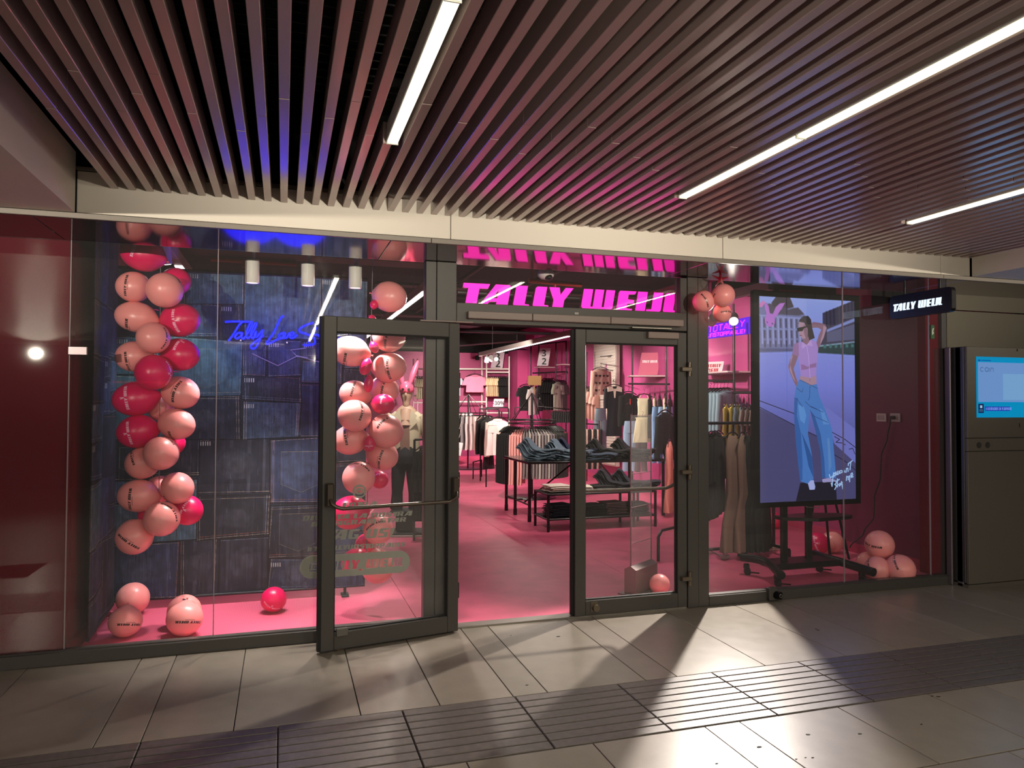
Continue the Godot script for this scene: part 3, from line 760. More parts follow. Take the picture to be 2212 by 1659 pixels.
	var strokes := [[Vector3(-0.4423, 2.214, -0.98), Vector3(-0.373, 2.22, -0.98), Vector3(-0.2381, 2.2215, -0.98)], [Vector3(-0.3139, 2.2187, -0.98), Vector3(-0.3404, 2.189, -0.98), Vector3(-0.3719, 2.1306, -0.98), Vector3(-0.4138, 2.0664, -0.98)], [Vector3(-0.3128, 2.1325, -0.98), Vector3(-0.345, 2.1292, -0.98), Vector3(-0.3662, 2.1021, -0.98), Vector3(-0.3552, 2.0853, -0.98), Vector3(-0.3286, 2.1033, -0.98), Vector3(-0.3128, 2.1325, -0.98), Vector3(-0.3199, 2.0978, -0.98), Vector3(-0.3015, 2.0891, -0.98), Vector3(-0.2591, 2.1573, -0.98), Vector3(-0.2412, 2.2098, -0.98), Vector3(-0.2564, 2.2093, -0.98), Vector3(-0.2837, 2.1334, -0.98), Vector3(-0.2767, 2.0922, -0.98), Vector3(-0.2509, 2.1114, -0.98), Vector3(-0.2159, 2.1818, -0.98), Vector3(-0.2086, 2.211, -0.98), Vector3(-0.2238, 2.2047, -0.98), Vector3(-0.249, 2.1345, -0.98), Vector3(-0.2398, 2.091, -0.98), Vector3(-0.2183, 2.1124, -0.98), Vector3(-0.2122, 2.1473, -0.98), Vector3(-0.2227, 2.1169, -0.98), Vector3(-0.2073, 2.1035, -0.98), Vector3(-0.161, 2.1605, -0.98), Vector3(-0.1789, 2.0963, -0.98), Vector3(-0.2086, 2.0261, -0.98), Vector3(-0.2389, 2.0103, -0.98), Vector3(-0.25, 2.0307, -0.98), Vector3(-0.2199, 2.0639, -0.98), Vector3(-0.155, 2.1167, -0.98)],
		[Vector3(-0.0044, 2.2768, -0.98), Vector3(-0.0298, 2.256, -0.98), Vector3(-0.0805, 2.1399, -0.98), Vector3(-0.1346, 2.0547, -0.98), Vector3(-0.0995, 2.0615, -0.98), Vector3(-0.0446, 2.0921, -0.98), Vector3(0.0131, 2.1032, -0.98)], [Vector3(-0.0118, 2.1421, -0.98), Vector3(-0.0361, 2.1274, -0.98), Vector3(-0.038, 2.0993, -0.98), Vector3(-0.0158, 2.1, -0.98), Vector3(-0.005, 2.126, -0.98), Vector3(-0.0118, 2.1421, -0.98), Vector3(0.0082, 2.1404, -0.98)], [Vector3(0.0082, 2.1404, -0.98), Vector3(0.0042, 2.1029, -0.98), Vector3(0.0198, 2.1057, -0.98), Vector3(0.0394, 2.1438, -0.98)], [Vector3(0.0442, 2.1182, -0.98), Vector3(0.0709, 2.1331, -0.98), Vector3(0.064, 2.1493, -0.98), Vector3(0.044, 2.1346, -0.98), Vector3(0.0466, 2.1042, -0.98), Vector3(0.0712, 2.1049, -0.98), Vector3(0.0979, 2.1292, -0.98)],
		[Vector3(0.2233, 2.2313, -0.98), Vector3(0.181, 2.2172, -0.98), Vector3(0.136, 2.1936, -0.98), Vector3(0.1137, 2.1709, -0.98), Vector3(0.1244, 2.1525, -0.98), Vector3(0.1607, 2.1411, -0.98), Vector3(0.2001, 2.1266, -0.98), Vector3(0.2276, 2.1085, -0.98), Vector3(0.2371, 2.0773, -0.98), Vector3(0.2251, 2.058, -0.98), Vector3(0.1888, 2.0501, -0.98), Vector3(0.1586, 2.0468, -0.98), Vector3(0.1465, 2.0559, -0.98)], [Vector3(0.248, 2.1943, -0.98), Vector3(0.2211, 2.1493, -0.98), Vector3(0.2033, 2.1078, -0.98), Vector3(0.1856, 2.0679, -0.98)], [Vector3(0.2062, 2.1268, -0.98), Vector3(0.2273, 2.1369, -0.98), Vector3(0.2609, 2.1316, -0.98), Vector3(0.2855, 2.1102, -0.98), Vector3(0.301, 2.0886, -0.98)]]
	var wv := []
	for k in 40:
		var t := k / 39.0
		wv.append(Vector3(0.3075, 2.0811, -0.98).lerp(Vector3(0.6098, 2.0668, -0.98), t) + Vector3(sin(t * 44) * 0.012, cos(t * 44) * 0.042, 0))
	strokes.append(wv)
	for s in strokes:
		var c := Curve3D.new()
		for k in s.size():
			var tg: Vector3 = (s[mini(k + 1, s.size() - 1)] - s[maxi(k - 1, 0)]) * 0.16
			c.add_point(s[k], -tg, tg)
		c.bake_interval = 0.008
		mb = MB.new(); mb.tube(Array(c.get_baked_points()), 0.0085, 8); put("neon_tube", mb, tube, nn)
	mb = MB.new()
	mb.cyl(Vector3(-0.3248, 2.074, -0.98), Vector3(-0.3312, 2.0833, -1.1), 0.006); put("standoff", mb, mat("satin_steel", Color(0.62, 0.6, 0.57), 0.3, 0.8), nn); mb = MB.new(); mb.cyl(Vector3(0.0215, 2.0655, -0.98), Vector3(0.022, 2.0747, -1.1), 0.006); put("standoff", mb, mat("satin_steel", Color(0.62, 0.6, 0.57), 0.3, 0.8), nn)
	mb = MB.new(); mb.tube([Vector3(-0.2382, 1.9708, -0.98), Vector3(-0.0472, 1.8834, -1.06), Vector3(0.0947, 1.9611, -1.06), Vector3(0.1851, 1.9555, -1.06)], 0.004, 6); mb.tube([Vector3(0.1645, 2.0263, -1), Vector3(0.0511, 2.0125, -1.06), Vector3(0.0946, 1.9686, -1.06), Vector3(0.2765, 1.9197, -1.06)], 0.004, 6); put("power_cord", mb, mat("cord_pale", Color(0.55, 0.55, 0.6), 0.4), nn)
	# purple neon on the right wall
	var pn := thing("neon_wall_sign", "purple neon two-line sign on the pink wall behind the hanging bunch of balloons", "neon sign", Vector3.ZERO)
	var pu := glow("neon_purple", Color(0.95, 0.12, 1.0), 2.2)
	var pbk := glow("neon_glow", Color(0.30, 0.0, 0.85), 0.28)
	var A1 := Vector3(6.27, 2.6888, -4.7697); var B1 := Vector3(6.27, 2.6959, -3.8189)
	var A2 := Vector3(6.27, 2.6149, -4.7895); var B2 := Vector3(6.27, 2.5994, -3.776)
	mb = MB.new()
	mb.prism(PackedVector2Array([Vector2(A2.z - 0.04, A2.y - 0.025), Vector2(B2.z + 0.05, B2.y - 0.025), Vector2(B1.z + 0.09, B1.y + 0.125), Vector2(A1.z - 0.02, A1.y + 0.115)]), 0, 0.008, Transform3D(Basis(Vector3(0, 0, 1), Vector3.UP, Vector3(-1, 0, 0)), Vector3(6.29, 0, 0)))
	put("glow_plate", mb, pbk, pn)  # added plate, its glowing colour imitates the purple halo between the letters
	neon_line("TOTALLY", A1, B1, 0.085, pu, pn)
	neon_line("UNSTOPPABLE!", A2, B2, 0.05, pu, pn)
	# price and promotion cards
	poster("promo_poster", "white slanted card with stacked 3 and 2 on the back wall behind the track lamps", Vector3(5.6484, 2.7542, -14.3), 0.34, 0.44, 0.0, [["3", 0.5, 0.56, 0.44], ["2", 0.52, 0.12, 0.44]], Color(0.82, 0.74, 0.78), Color(0.1, 0.16, 0.15))
	poster("promo_poster", "white slanted card with stacked 3 and 2 on the black shelf at right rear", Vector3(5.8176, 2.6575, -11), 0.26, 0.42, -0.3, [["3", 0.5, 0.56, 0.36], ["2", 0.45, 0.10, 0.36]], Color(0.88, 0.82, 0.85), Color(0.1, 0.2, 0.18))
	poster("price_card", "white card reading -30% standing above the clothes at the rear", Vector3(5.1826, 1.5772, -12.6), 0.27, 0.2, 0.0, [["-30%", 0.12, 0.3, 0.5]], Color(0.62, 0.55, 0.58), Color(0.08, 0.08, 0.1))
	poster("shop_poster", "pink gradient shop poster leaning on the shelf seen through the closed door", Vector3(6.1768, 2.2828, -6.5), 0.34, 0.40, -0.5, [], Color(0.80, 0.36, 0.48), Color(0.95, 0.88, 0.9))
	poster("new_card", "white card reading TOTALLY NEW in red on the shelf right of the pillar", Vector3(6.05, 2.1051, -4.3029), 0.32, 0.2, -PI / 2 + 0.5, [["TOTALLY", 0.1, 0.58, 0.24], ["NEW", 0.22, 0.16, 0.34]], Color(0.85, 0.8, 0.82), Color(0.7, 0.08, 0.2))
	poster("new_card", "small pink card reading TOTALLY NEW on the hook rail beside the heart jumper", Vector3(6.1985, 2.3011, -8.2), 0.2, 0.14, -0.3, [["TOTALLY", 0.1, 0.56, 0.24], ["NEW", 0.3, 0.14, 0.3]], Color(0.72, 0.5, 0.62), Color(0.5, 0.08, 0.3))

func m_rail(sg: Node3D, w: float):
	var mb := MB.new(); mb.box(Vector3(w / 2, -0.012, -0.05), Vector3(w, 0.012, 0.02)); mb.box(Vector3(w / 2, 0.10, -0.05), Vector3(w, 0.012, 0.01)); put("mount_rail", mb, mat("sign_black", Color(0.012, 0.012, 0.013), 0.35), sg)

func cut_vinyl(called: String, parent: Node3D, m: Material, outline: PackedVector2Array, words: Array, at: Vector3, holes: Array):
	var comb := CSGCombiner3D.new(); comb.name = called; parent.add_child(comb, true); comb.position = at
	var base := CSGPolygon3D.new(); base.name = "sheet"; base.polygon = outline; base.depth = 0.001; base.material = m; comb.add_child(base)
	var hs := holes.duplicate()
	for wd in words:
		var k: float = (wd[2] - wd[1]) / text_width(wd[0])
		var x := 0.0
		for ch in wd[0]:
			var g := glyph(ch)
			for p in pieces(g):
				var q := PackedVector2Array()
				for v in p: q.append(Vector2(wd[1] + (x + v.x) * k, wd[3] + v.y * wd[4]))
				hs.append(q)
			x += g[0] + 0.06
	for q in hs:
		var c := CSGPolygon3D.new(); c.name = "cut"; c.polygon = q; c.depth = 0.01; c.position.z = 0.005; c.operation = CSGShape3D.OPERATION_SUBTRACTION; c.material = m; comb.add_child(c, true)

func neon_line(s: String, a: Vector3, b: Vector3, h: float, m: Material, parent: Node3D):
	var g := {"T": [[0, 1, 1, 1], [.5, 1, .5, 0]], "O": [[.1, 0, .9, 0, 1, .2, 1, .8, .9, 1, .1, 1, 0, .8, 0, .2, .1, 0]], "A": [[0, 0, .5, 1, .75, 1, 1, 0], [.2, .35, .9, .35]], "L": [[0, 1, 0, 0, .9, 0]], "Y": [[0, 1, .5, .5, 1, 1], [.5, .5, .5, 0]],
		"U": [[0, 1, 0, 0, 1, 0, 1, 1]], "N": [[0, 0, 0, 1, 1, 1, 1, 0]], "S": [[1, 1, 0, 1, 0, .5, 1, .5, 1, 0, 0, 0]], "P": [[0, 0, 0, 1, 1, 1, 1, .5, 0, .5]], "B": [[0, 0, 0, 1, .9, 1, .9, .5, 0, .5], [.9, .5, 1, .4, 1, 0, 0, 0]], "E": [[1, 1, 0, 1, 0, 0, 1, 0], [0, .5, .8, .5]], "!": [[.3, 1, .3, .3], [.3, .1, .3, 0]]}
	var n := s.length()
	var st := (b - a) / n
	for i in n:
		for poly in g[s[i]]:
			var pts := []
			for k in range(0, poly.size(), 2):
				pts.append(a + st * (i + poly[k] * 0.72) + Vector3(0, poly[k + 1] * h, 0) + st.normalized() * poly[k + 1] * h * 0.25)
			var mb := MB.new(); mb.tube(pts, 0.0055, 6); put("neon_tube", mb, m, parent)

func poster(called: String, label: String, at: Vector3, w: float, h: float, turn: float, words: Array, paper: Color, ink: Color):
	var p := thing(called, label, "poster" if called != "price_card" and called != "new_card" else "card", at)
	p.rotation = Vector3(-0.08, turn, 0)
	var mb := MB.new(); mb.prism(PackedVector2Array([Vector2(-w / 2 - h * 0.08, -h / 2), Vector2(w / 2 - h * 0.08, -h / 2), Vector2(w / 2 + h * 0.08, h / 2), Vector2(-w / 2 + h * 0.08, h / 2)]), -0.004, 0.004)
	put("board", mb, mat("paper_" + paper.to_html(false), paper, 0.6), p)
	if called == "price_card":
		mb = MB.new(); mb.cyl(Vector3(0, -h / 2, 0), Vector3(0, -at.y + 0.01, 0.0), 0.008, -1, 6); mb.cyl(Vector3(0, -at.y, 0), Vector3(0, -at.y + 0.012, 0), 0.12); put("card_stand", mb, mat("rail_black", Color(0.012, 0.012, 0.012), 0.4), p)
	if called == "shop_poster":
		mb = MB.new(); write_flat("TALLY WEIJL", 0.002, line_xf(Vector3(-0.13, 0.02, 0.004), Vector3(0.14, 0.02, 0.004), Vector3.UP, "TALLY WEIJL", 0.045), mb); put("print", mb, mat("ink_" + ink.to_html(false), ink, 0.6), p)
		return
	for wd in words:
		if wd[0] in ["3", "2", "-30%"]:
			var tm := TextMesh.new(); tm.text = wd[0]; tm.depth = 0.002; tm.pixel_size = h * wd[3] / 46.0; tm.font_size = 64
			tm.horizontal_alignment = HORIZONTAL_ALIGNMENT_CENTER
			var f := SystemFont.new(); f.font_names = PackedStringArray(["Droid Sans"]); f.font_weight = 700; tm.font = f
			var o := put("print", tm, mat("ink_" + ink.to_html(false), ink, 0.6), p)
			o.position = Vector3(0, (wd[2] - 0.5) * h + h * 0.14, 0.0055)
		else:
			mb = MB.new(); write_flat(wd[0], 0.0015, line_xf(Vector3((wd[1] - 0.5) * w, (wd[2] - 0.5) * h, 0.004), Vector3((0.5 - wd[1]) * w, (wd[2] - 0.5) * h, 0.004), Vector3.UP, wd[0], h * wd[3]), mb)
			put("print", mb, mat("ink_" + ink.to_html(false), ink, 0.6), p)

func kiosk():
	var k := thing("information_totem", "flat grey information totem with a lit blue touch screen at far right", "totem", Vector3(5.645, 0, 0.0))
	var body := mat("totem_grey", Color(0.33, 0.31, 0.285), 0.55)
	var b := MB.new(); b.cb(Vector3(0.62, 1.07, 0.10), Vector3(1.18, 2.06, 0.17), 0.004); put("body", b, mat("post_grey", Color(0.3, 0.29, 0.3), 0.4, 0.5), k)
	for x in [0.012, 0.05]:
		b = MB.new(); b.cb(Vector3(x - 0.01, 1.05, 0.03 + x * 2.0), Vector3(0.02, 2.1, 0.06), 0.006); put("side_profile", b, mat("profile_grey", Color(0.45, 0.42, 0.46), 0.3, 0.6), k)
	for r in [[1.30, 2.10], [1.185, 1.297], [0.035, 1.182]]:
		b = MB.new(); b.cb(Vector3(0.63, (r[0] + r[1]) / 2, 0.205), Vector3(1.2, r[1] - r[0], 0.03), 0.004); put("front_panel", b, body, k)
	b = MB.new(); b.box(Vector3(0.63, 0.014, 0.11), Vector3(1.2, 0.028, 0.2)); put("plinth", b, body, k)
	for x in [0.155, 0.255]:
		b = MB.new(); b.cyl(Vector3(x, 1.238, 0.218), Vector3(x, 1.238, 0.2225), 0.027, -1, 20); put("speaker_disc", b, mat("disc_dark", Color(0.16, 0.15, 0.14), 0.6), k)
	b = MB.new(); b.box(Vector3(6.2608, 2.0801, 0.222) - k.position, Vector3(0.008, 0.022, 0.004)); b.box(Vector3(6.2768, 1.4097, 0.222) - k.position, Vector3(0.004, 0.036, 0.004)); put("slot", b, mat("gasket_black", Color(0.02, 0.02, 0.02), 0.7), k)
	# screen picture
	var im := Image.create(512, 400, false, Image.FORMAT_RGB8)
	im.fill(Color(0.02, 0.53, 0.72))
	im.fill_rect(Rect2i(16, 36, 496, 262), Color(0.40, 0.55, 0.76))
	im.fill_rect(Rect2i(232, 110, 280, 174), Color(0.44, 0.61, 0.78))
	im.fill_rect(Rect2i(16, 310, 46, 60), Color(0.06, 0.14, 0.30))
	im.fill_rect(Rect2i(30, 320, 20, 18), Color(0.6, 0.72, 0.85))
	im.fill_rect(Rect2i(24, 348, 30, 3), Color(0.4, 0.55, 0.7)); im.fill_rect(Rect2i(22, 356, 34, 3), Color(0.4, 0.55, 0.7))
	im.fill_rect(Rect2i(72, 328, 220, 28), Color(0.13, 0.17, 0.62))
	write_im(im, "LA DESTINAZIONE CHE TI SORPRENDE", Vector2(78, 351), 18, Vector2(0.355, 0), Color(0.45, 0.58, 0.9))
	im.fill_rect(Rect2i(18, 20, 20, 9), Color(0.05, 0.28, 0.6)); im.fill_rect(Rect2i(46, 22, 84, 5), Color(0.05, 0.30, 0.6))
	var ic := Color(0.12, 0.2, 0.36)
	for c in [[52, 84, 0.9, 5.4], [92, 84, 0.0, 6.4]]:
		var q := []
		for i in 15: q.append(Vector2(c[0], c[1]) + Vector2(cos(lerpf(c[2], c[3], i / 14.0)) * 15, sin(lerpf(c[2], c[3], i / 14.0)) * 13))
		stroke(im, q, 2.5, ic)
	stroke(im, [Vector2(116, 72), Vector2(116, 98)], 2.5, ic)
	stroke(im, [Vector2(126, 98), Vector2(126, 82), Vector2(132, 73), Vector2(144, 73), Vector2(150, 82), Vector2(150, 98)], 2.5, ic)
	var m := mat("totem_screen", Color(0.02, 0.02, 0.02), 0.2)
	m.emission_enabled = true; m.emission_texture = ImageTexture.create_from_image(im); m.emission = Color.BLACK; m.emission_energy_multiplier = 1.0
	var s0 := Vector3(5.7751, 2.0132, 0.222); var s1 := Vector3(5.7881, 1.4792, 0.222)
	var hgt := s0.y - s1.y
	b = MB.new(); b.quv(Vector3(s0.x, s1.y, 0.2225), Vector3(s0.x + hgt * 1.28, s1.y, 0.2225), Vector3(s0.x + hgt * 1.28, s0.y, 0.2225), Vector3(s0.x, s0.y, 0.2225))
	var sc := put("screen", b, m, k); sc.position = -k.position

func denim_image(sd: int, w: int, h: int) -> Image:
	var r := RandomNumberGenerator.new(); r.seed = sd
	var im := Image.create(w, h, false, Image.FORMAT_RGB8)
	im.fill(Color(0.10, 0.12, 0.18))
	var todo := [Rect2i(0, 0, w, h)]
	var rects := []
	while todo.size():
		var q: Rect2i = todo.pop_back()
		var big := maxi(q.size.x, q.size.y)
		if big > 330 or (big > 190 and r.randf() < 0.55):
			var f := r.randf_range(0.35, 0.65)
			if q.size.x > q.size.y * 1.1:
				var c := int(q.size.x * f); todo.append(Rect2i(q.position, Vector2i(c, q.size.y))); todo.append(Rect2i(q.position + Vector2i(c, 0), Vector2i(q.size.x - c, q.size.y)))
			else:
				var c := int(q.size.y * f); todo.append(Rect2i(q.position, Vector2i(q.size.x, c))); todo.append(Rect2i(q.position + Vector2i(0, c), Vector2i(q.size.x, q.size.y - c)))
		else: rects.append(q)
	var pal := [Color(0.10, 0.12, 0.18), Color(0.13, 0.16, 0.25), Color(0.17, 0.22, 0.32), Color(0.22, 0.30, 0.42), Color(0.11, 0.12, 0.16), Color(0.25, 0.36, 0.44), Color(0.15, 0.20, 0.33), Color(0.12, 0.14, 0.21)]
	var th := Color(0.62, 0.58, 0.5)
	for q in rects:
		var up: float = 1.0 - float(q.position.y) / h
		var lf: float = 1.0 - float(q.position.x) / w
		var pick: int = r.randi() % 8
		if up * 0.6 + lf * 0.5 < 0.45 and pick in [3, 5]: pick = [0, 1, 4, 7][r.randi() % 4]
		if up * 0.5 + lf > 1.0 and pick in [0, 4]: pick = 5
		var base: Color = pal[pick].darkened(0.16)
		var j := func() -> Vector2: return Vector2(r.randf_range(-8, 8), r.randf_range(-8, 8))
		var p := [Vector2(q.position) + j.call(), Vector2(q.end.x, q.position.y) + j.call(), Vector2(q.end) + j.call(), Vector2(q.position.x, q.end.y) + j.call()]
		fill_poly(im, p, base)
		# worn lengthwise bands
		for k in 5:
			var x := r.randf_range(q.position.x, q.end.x - 16)
			fill_poly(im, [Vector2(x, p[0].y + 6), Vector2(x + 14, p[0].y + 6), Vector2(x + 14 + r.randf_range(-8, 8), p[2].y - 8), Vector2(x, p[2].y - 8)], base.lightened(r.randf_range(0.02, 0.10)))
		for k in 4:
			var cc: Vector2 = (p[0] + p[1] + p[2] + p[3]) / 4.0 + Vector2(r.randf_range(-20, 20), r.randf_range(-20, 20))
			var blob := []
			for e in 12: blob.append(cc + Vector2(cos(TAU * e / 12), sin(TAU * e / 12)) * Vector2(q.size) * (0.36 - k * 0.07) * r.randf_range(0.75, 1.05))
			fill_poly(im, blob, base.lightened(0.025 * (k + 1)))
		for k in 26:
			var x := r.randf_range(q.position.x + 6, q.end.x - 6); var y := r.randf_range(q.position.y + 6, q.end.y - 30)
			stroke(im, [Vector2(x, y), Vector2(x + r.randf_range(-5, 5), y + r.randf_range(12, 60))], r.randf_range(1.0, 2.5), base.lightened(r.randf_range(0.05, 0.18)) if r.randf() < 0.6 else base.darkened(0.35))
		for e in 4:
			var a: Vector2 = p[e]; var b: Vector2 = p[(e + 1) % 4]
			stroke(im, [a, b], 4.0, Color(0.03, 0.035, 0.06))
			var inw: Vector2 = (Vector2(q.position) + Vector2(q.size) / 2 - (a + b) / 2).normalized()
			var rows: int = 1 + (r.randi() % 2)
			for row in rows:
				if r.randf() < 0.3: continue
				var o := inw * (6.0 + row * 9.0)
				var L := a.distance_to(b)
				var n := int(L / 7.0)
				var tc := th if r.randf() < 0.55 else (Color(0.55, 0.33, 0.2) if r.randf() < 0.4 else Color(0.4, 0.47, 0.55))
				for k in n: stroke(im, [a.lerp(b, (k + 0.15) / n) + o, a.lerp(b, (k + 0.7) / n) + o], 1.6, tc)
		if r.randf() < 0.12 and q.size.x > 120 and q.size.y > 140:
			# a back pocket
			var c := Vector2(q.position) + Vector2(q.size) * 0.5
			var s := minf(q.size.x, q.size.y) * 0.32
			var pk := [c + Vector2(-s, -s), c + Vector2(s, -s), c + Vector2(s, s * 0.7), c + Vector2(0, s * 1.15), c + Vector2(-s, s * 0.7)]
			fill_poly(im, pk, base.lightened(0.05))
			pk.append(pk[0]); stroke(im, pk, 1.5, th.darkened(0.35))
		if r.randf() < 0.3:
			# a belt loop band with bright bar tacks
			var y: float = q.position.y + 14
			for k in 5: stroke(im, [Vector2(q.position.x + 12 + k * 9, y), Vector2(q.position.x + 12 + k * 9, y + 16)], 4, Color(0.62, 0.64, 0.62))
	grain(im, 0.30, sd + 1, 0.35)
	grain(im, 0.22, sd + 2, 0.02)
	var n := FastNoiseLite.new(); n.seed = sd + 3; n.frequency = 0.2
	var st := n.get_image(w, 24); st.resize(w, h, Image.INTERPOLATE_BILINEAR)
	var d := im.get_data(); var g := st.get_data()
	for i in w * h:
		var k := 1.0 + (g[i] - 128) * 0.0022
		for c in 3: d[i * 3 + c] = clampi(int(d[i * 3 + c] * k), 0, 255)
	im.set_data(w, h, false, Image.FORMAT_RGB8, d)
	return im

func banner(called: String, label: String, a: Vector3, b: Vector3, y0: float, y1: float, m: Material, uvr: Rect2, wave: float):
	var t := thing(called, label, "banner", a)
	var mb := MB.new(true)
	var nx := 24; var ny := 14
	var dir := (b - a); var n := Vector3(dir.z, 0, -dir.x).normalized() * -1.0
	var P := func(i: int, j: int, off: float) -> Vector3:
		var u := float(i) / nx; var v := float(j) / ny
		return dir * u + Vector3(0, lerpf(y0, y1, v), 0) + n * (wave * sin(u * 9.0 + v * 2.0) * (0.4 + 0.6 * (1.0 - v)) + off)
	for side in 2:
		var off: float = 0.003 if side == 0 else -0.003
		for i in nx:
			for j in ny:
				var q := [[i, j], [i + 1, j], [i + 1, j + 1], [i, j + 1]]
				if side == 1: q = [[i + 1, j], [i, j], [i, j + 1], [i + 1, j + 1]]
				for k in [0, 2, 1, 0, 3, 2]:
					mb.st.set_uv(uvr.position + Vector2(float(q[k][0]) / nx, 1.0 - float(q[k][1]) / ny) * uvr.size)
					mb.st.add_vertex(P.call(q[k][0], q[k][1], off))
	put("cloth", mb, m, t)
	var mb2 := MB.new()
	mb2.cyl(Vector3(0, y1, 0), dir + Vector3(0, y1, 0), 0.014); put("top_rod", mb2, mat("rod_black", Color(0.02, 0.02, 0.022), 0.5), t)
	mb2 = MB.new(); mb2.cyl(Vector3(0, y0, 0), dir + Vector3(0, y0, 0), 0.011); put("bottom_rod", mb2, mat("rod_denim", Color(0.06, 0.08, 0.13), 0.6), t)
	for u in [0.04, 0.96]:
		mb2 = MB.new(); mb2.cyl(dir * u + Vector3(0, y1, 0), dir * u + Vector3(0, 3.6, 0), 0.003, -1, 6)
		put("suspension_cord", mb2, mat("cord_grey", Color(0.4, 0.4, 0.42), 0.5), t)

func window_left():
	var im := denim_image(5, 1024, 1400)
	var dm := tex_mat("denim_print", im, 0.85)
	banner("denim_banner", "large denim patchwork print banner hanging behind the blue neon script", Vector3(-1.24, 0, -1.13), Vector3(0.66, 0, -1.09), 0.075, 2.62, dm, Rect2(0, 0, 1, 1), 0.012)
	banner("denim_banner", "narrow denim patchwork banner along the left side wall of the window", Vector3(-1.185, 0, -0.22), Vector3(-1.215, 0, -1.11), 0.06, 2.9, tex_mat("denim_side_print", denim_image(19, 512, 1400), 0.85), Rect2(0, 0, 1, 1), 0.01)
	for i in 3:
		var x: float = [-0.222, 0.16, 0.500][i]
		var l := thing("spot_lamp", ["leftmost of the three white cylinder lamps above the left window", "middle one of the three white cylinder lamps above the left window", "rightmost of the three white cylinder lamps above the left window"][i], "lamp", Vector3(x, 2.44, -0.42), "white cylinder lamps above the left window")
		var mb := MB.new(true); mb.lathe([Vector2(0.040, 0.004), Vector2(0.046, 0.0), Vector2(0.048, 0.004), Vector2(0.048, 0.166), Vector2(0.045, 0.17), Vector2(0, 0.17)], 24); put("cylinder", mb, mat("lamp_white", Color(0.8, 0.8, 0.78), 0.5), l)
		mb = MB.new(); mb.cyl(Vector3(0, 0.004, 0), Vector3(0, 0.006, 0), 0.04); put("lens", mb, glow("spot_lens", CLEAN, 2.0), l)
		mb = MB.new(); mb.cb(Vector3(0.006, 0.21, 0), Vector3(0.022, 0.09, 0.03), 0.003); put("stem", mb, mat("lamp_white", Color(0.8, 0.8, 0.78), 0.5), l)
	var mb := MB.new(); mb.box(Vector3(0.1, 2.712, -0.42), Vector3(1.9, 0.036, 0.036)); tag(put("light_track", mb, mat("track_dark", Color(0.1, 0.1, 0.11), 0.5)), "dark ceiling track carrying the three white cylinder lamps", "track")
	mb = MB.new()
	mb.cyl(Vector3(-0.9, 2.73, -0.42), Vector3(-0.9, 3.55, -0.42), 0.008)
	# strings of the garlands
	mb = MB.new(); mb.cyl(Vector3(-0.8307, 2.6472, -0.46) + Vector3(0, 0.35, 0), Vector3(-0.8107, 0.6427, -0.46), 0.003, -1, 6); tag(put("garland_string", mb, mat("cord_grey", Color(0.4, 0.4, 0.42), 0.5)), "thin string holding the left balloon garland in the window", "string")
	mb = MB.new(); mb.cyl(Vector3(0.6449, 2.6913, -0.55) + Vector3(0, 0.2, 0), Vector3(0.6097, 0.2902, -0.55), 0.003, -1, 6); tag(put("garland_string", mb, mat("cord_grey", Color(0.4, 0.4, 0.42), 0.5)), "thin string holding the balloon garland behind the open door", "string")
	mb = MB.new(); mb.cyl(Vector3(0.4996, 0.07, -1.09), Vector3(Vector3(0.4996, 0.07, -1.09).x, 0.0, -1.09), 0.012); mb.cb(Vector3(Vector3(0.4996, 0.07, -1.09).x, 0.008, -1.09), Vector3(0.06, 0.016, 0.12), 0.003); tag(put("banner_foot", mb, mat("rod_black", Color(0.02, 0.02, 0.022), 0.5)), "small black foot under the right end of the denim banner", "foot")

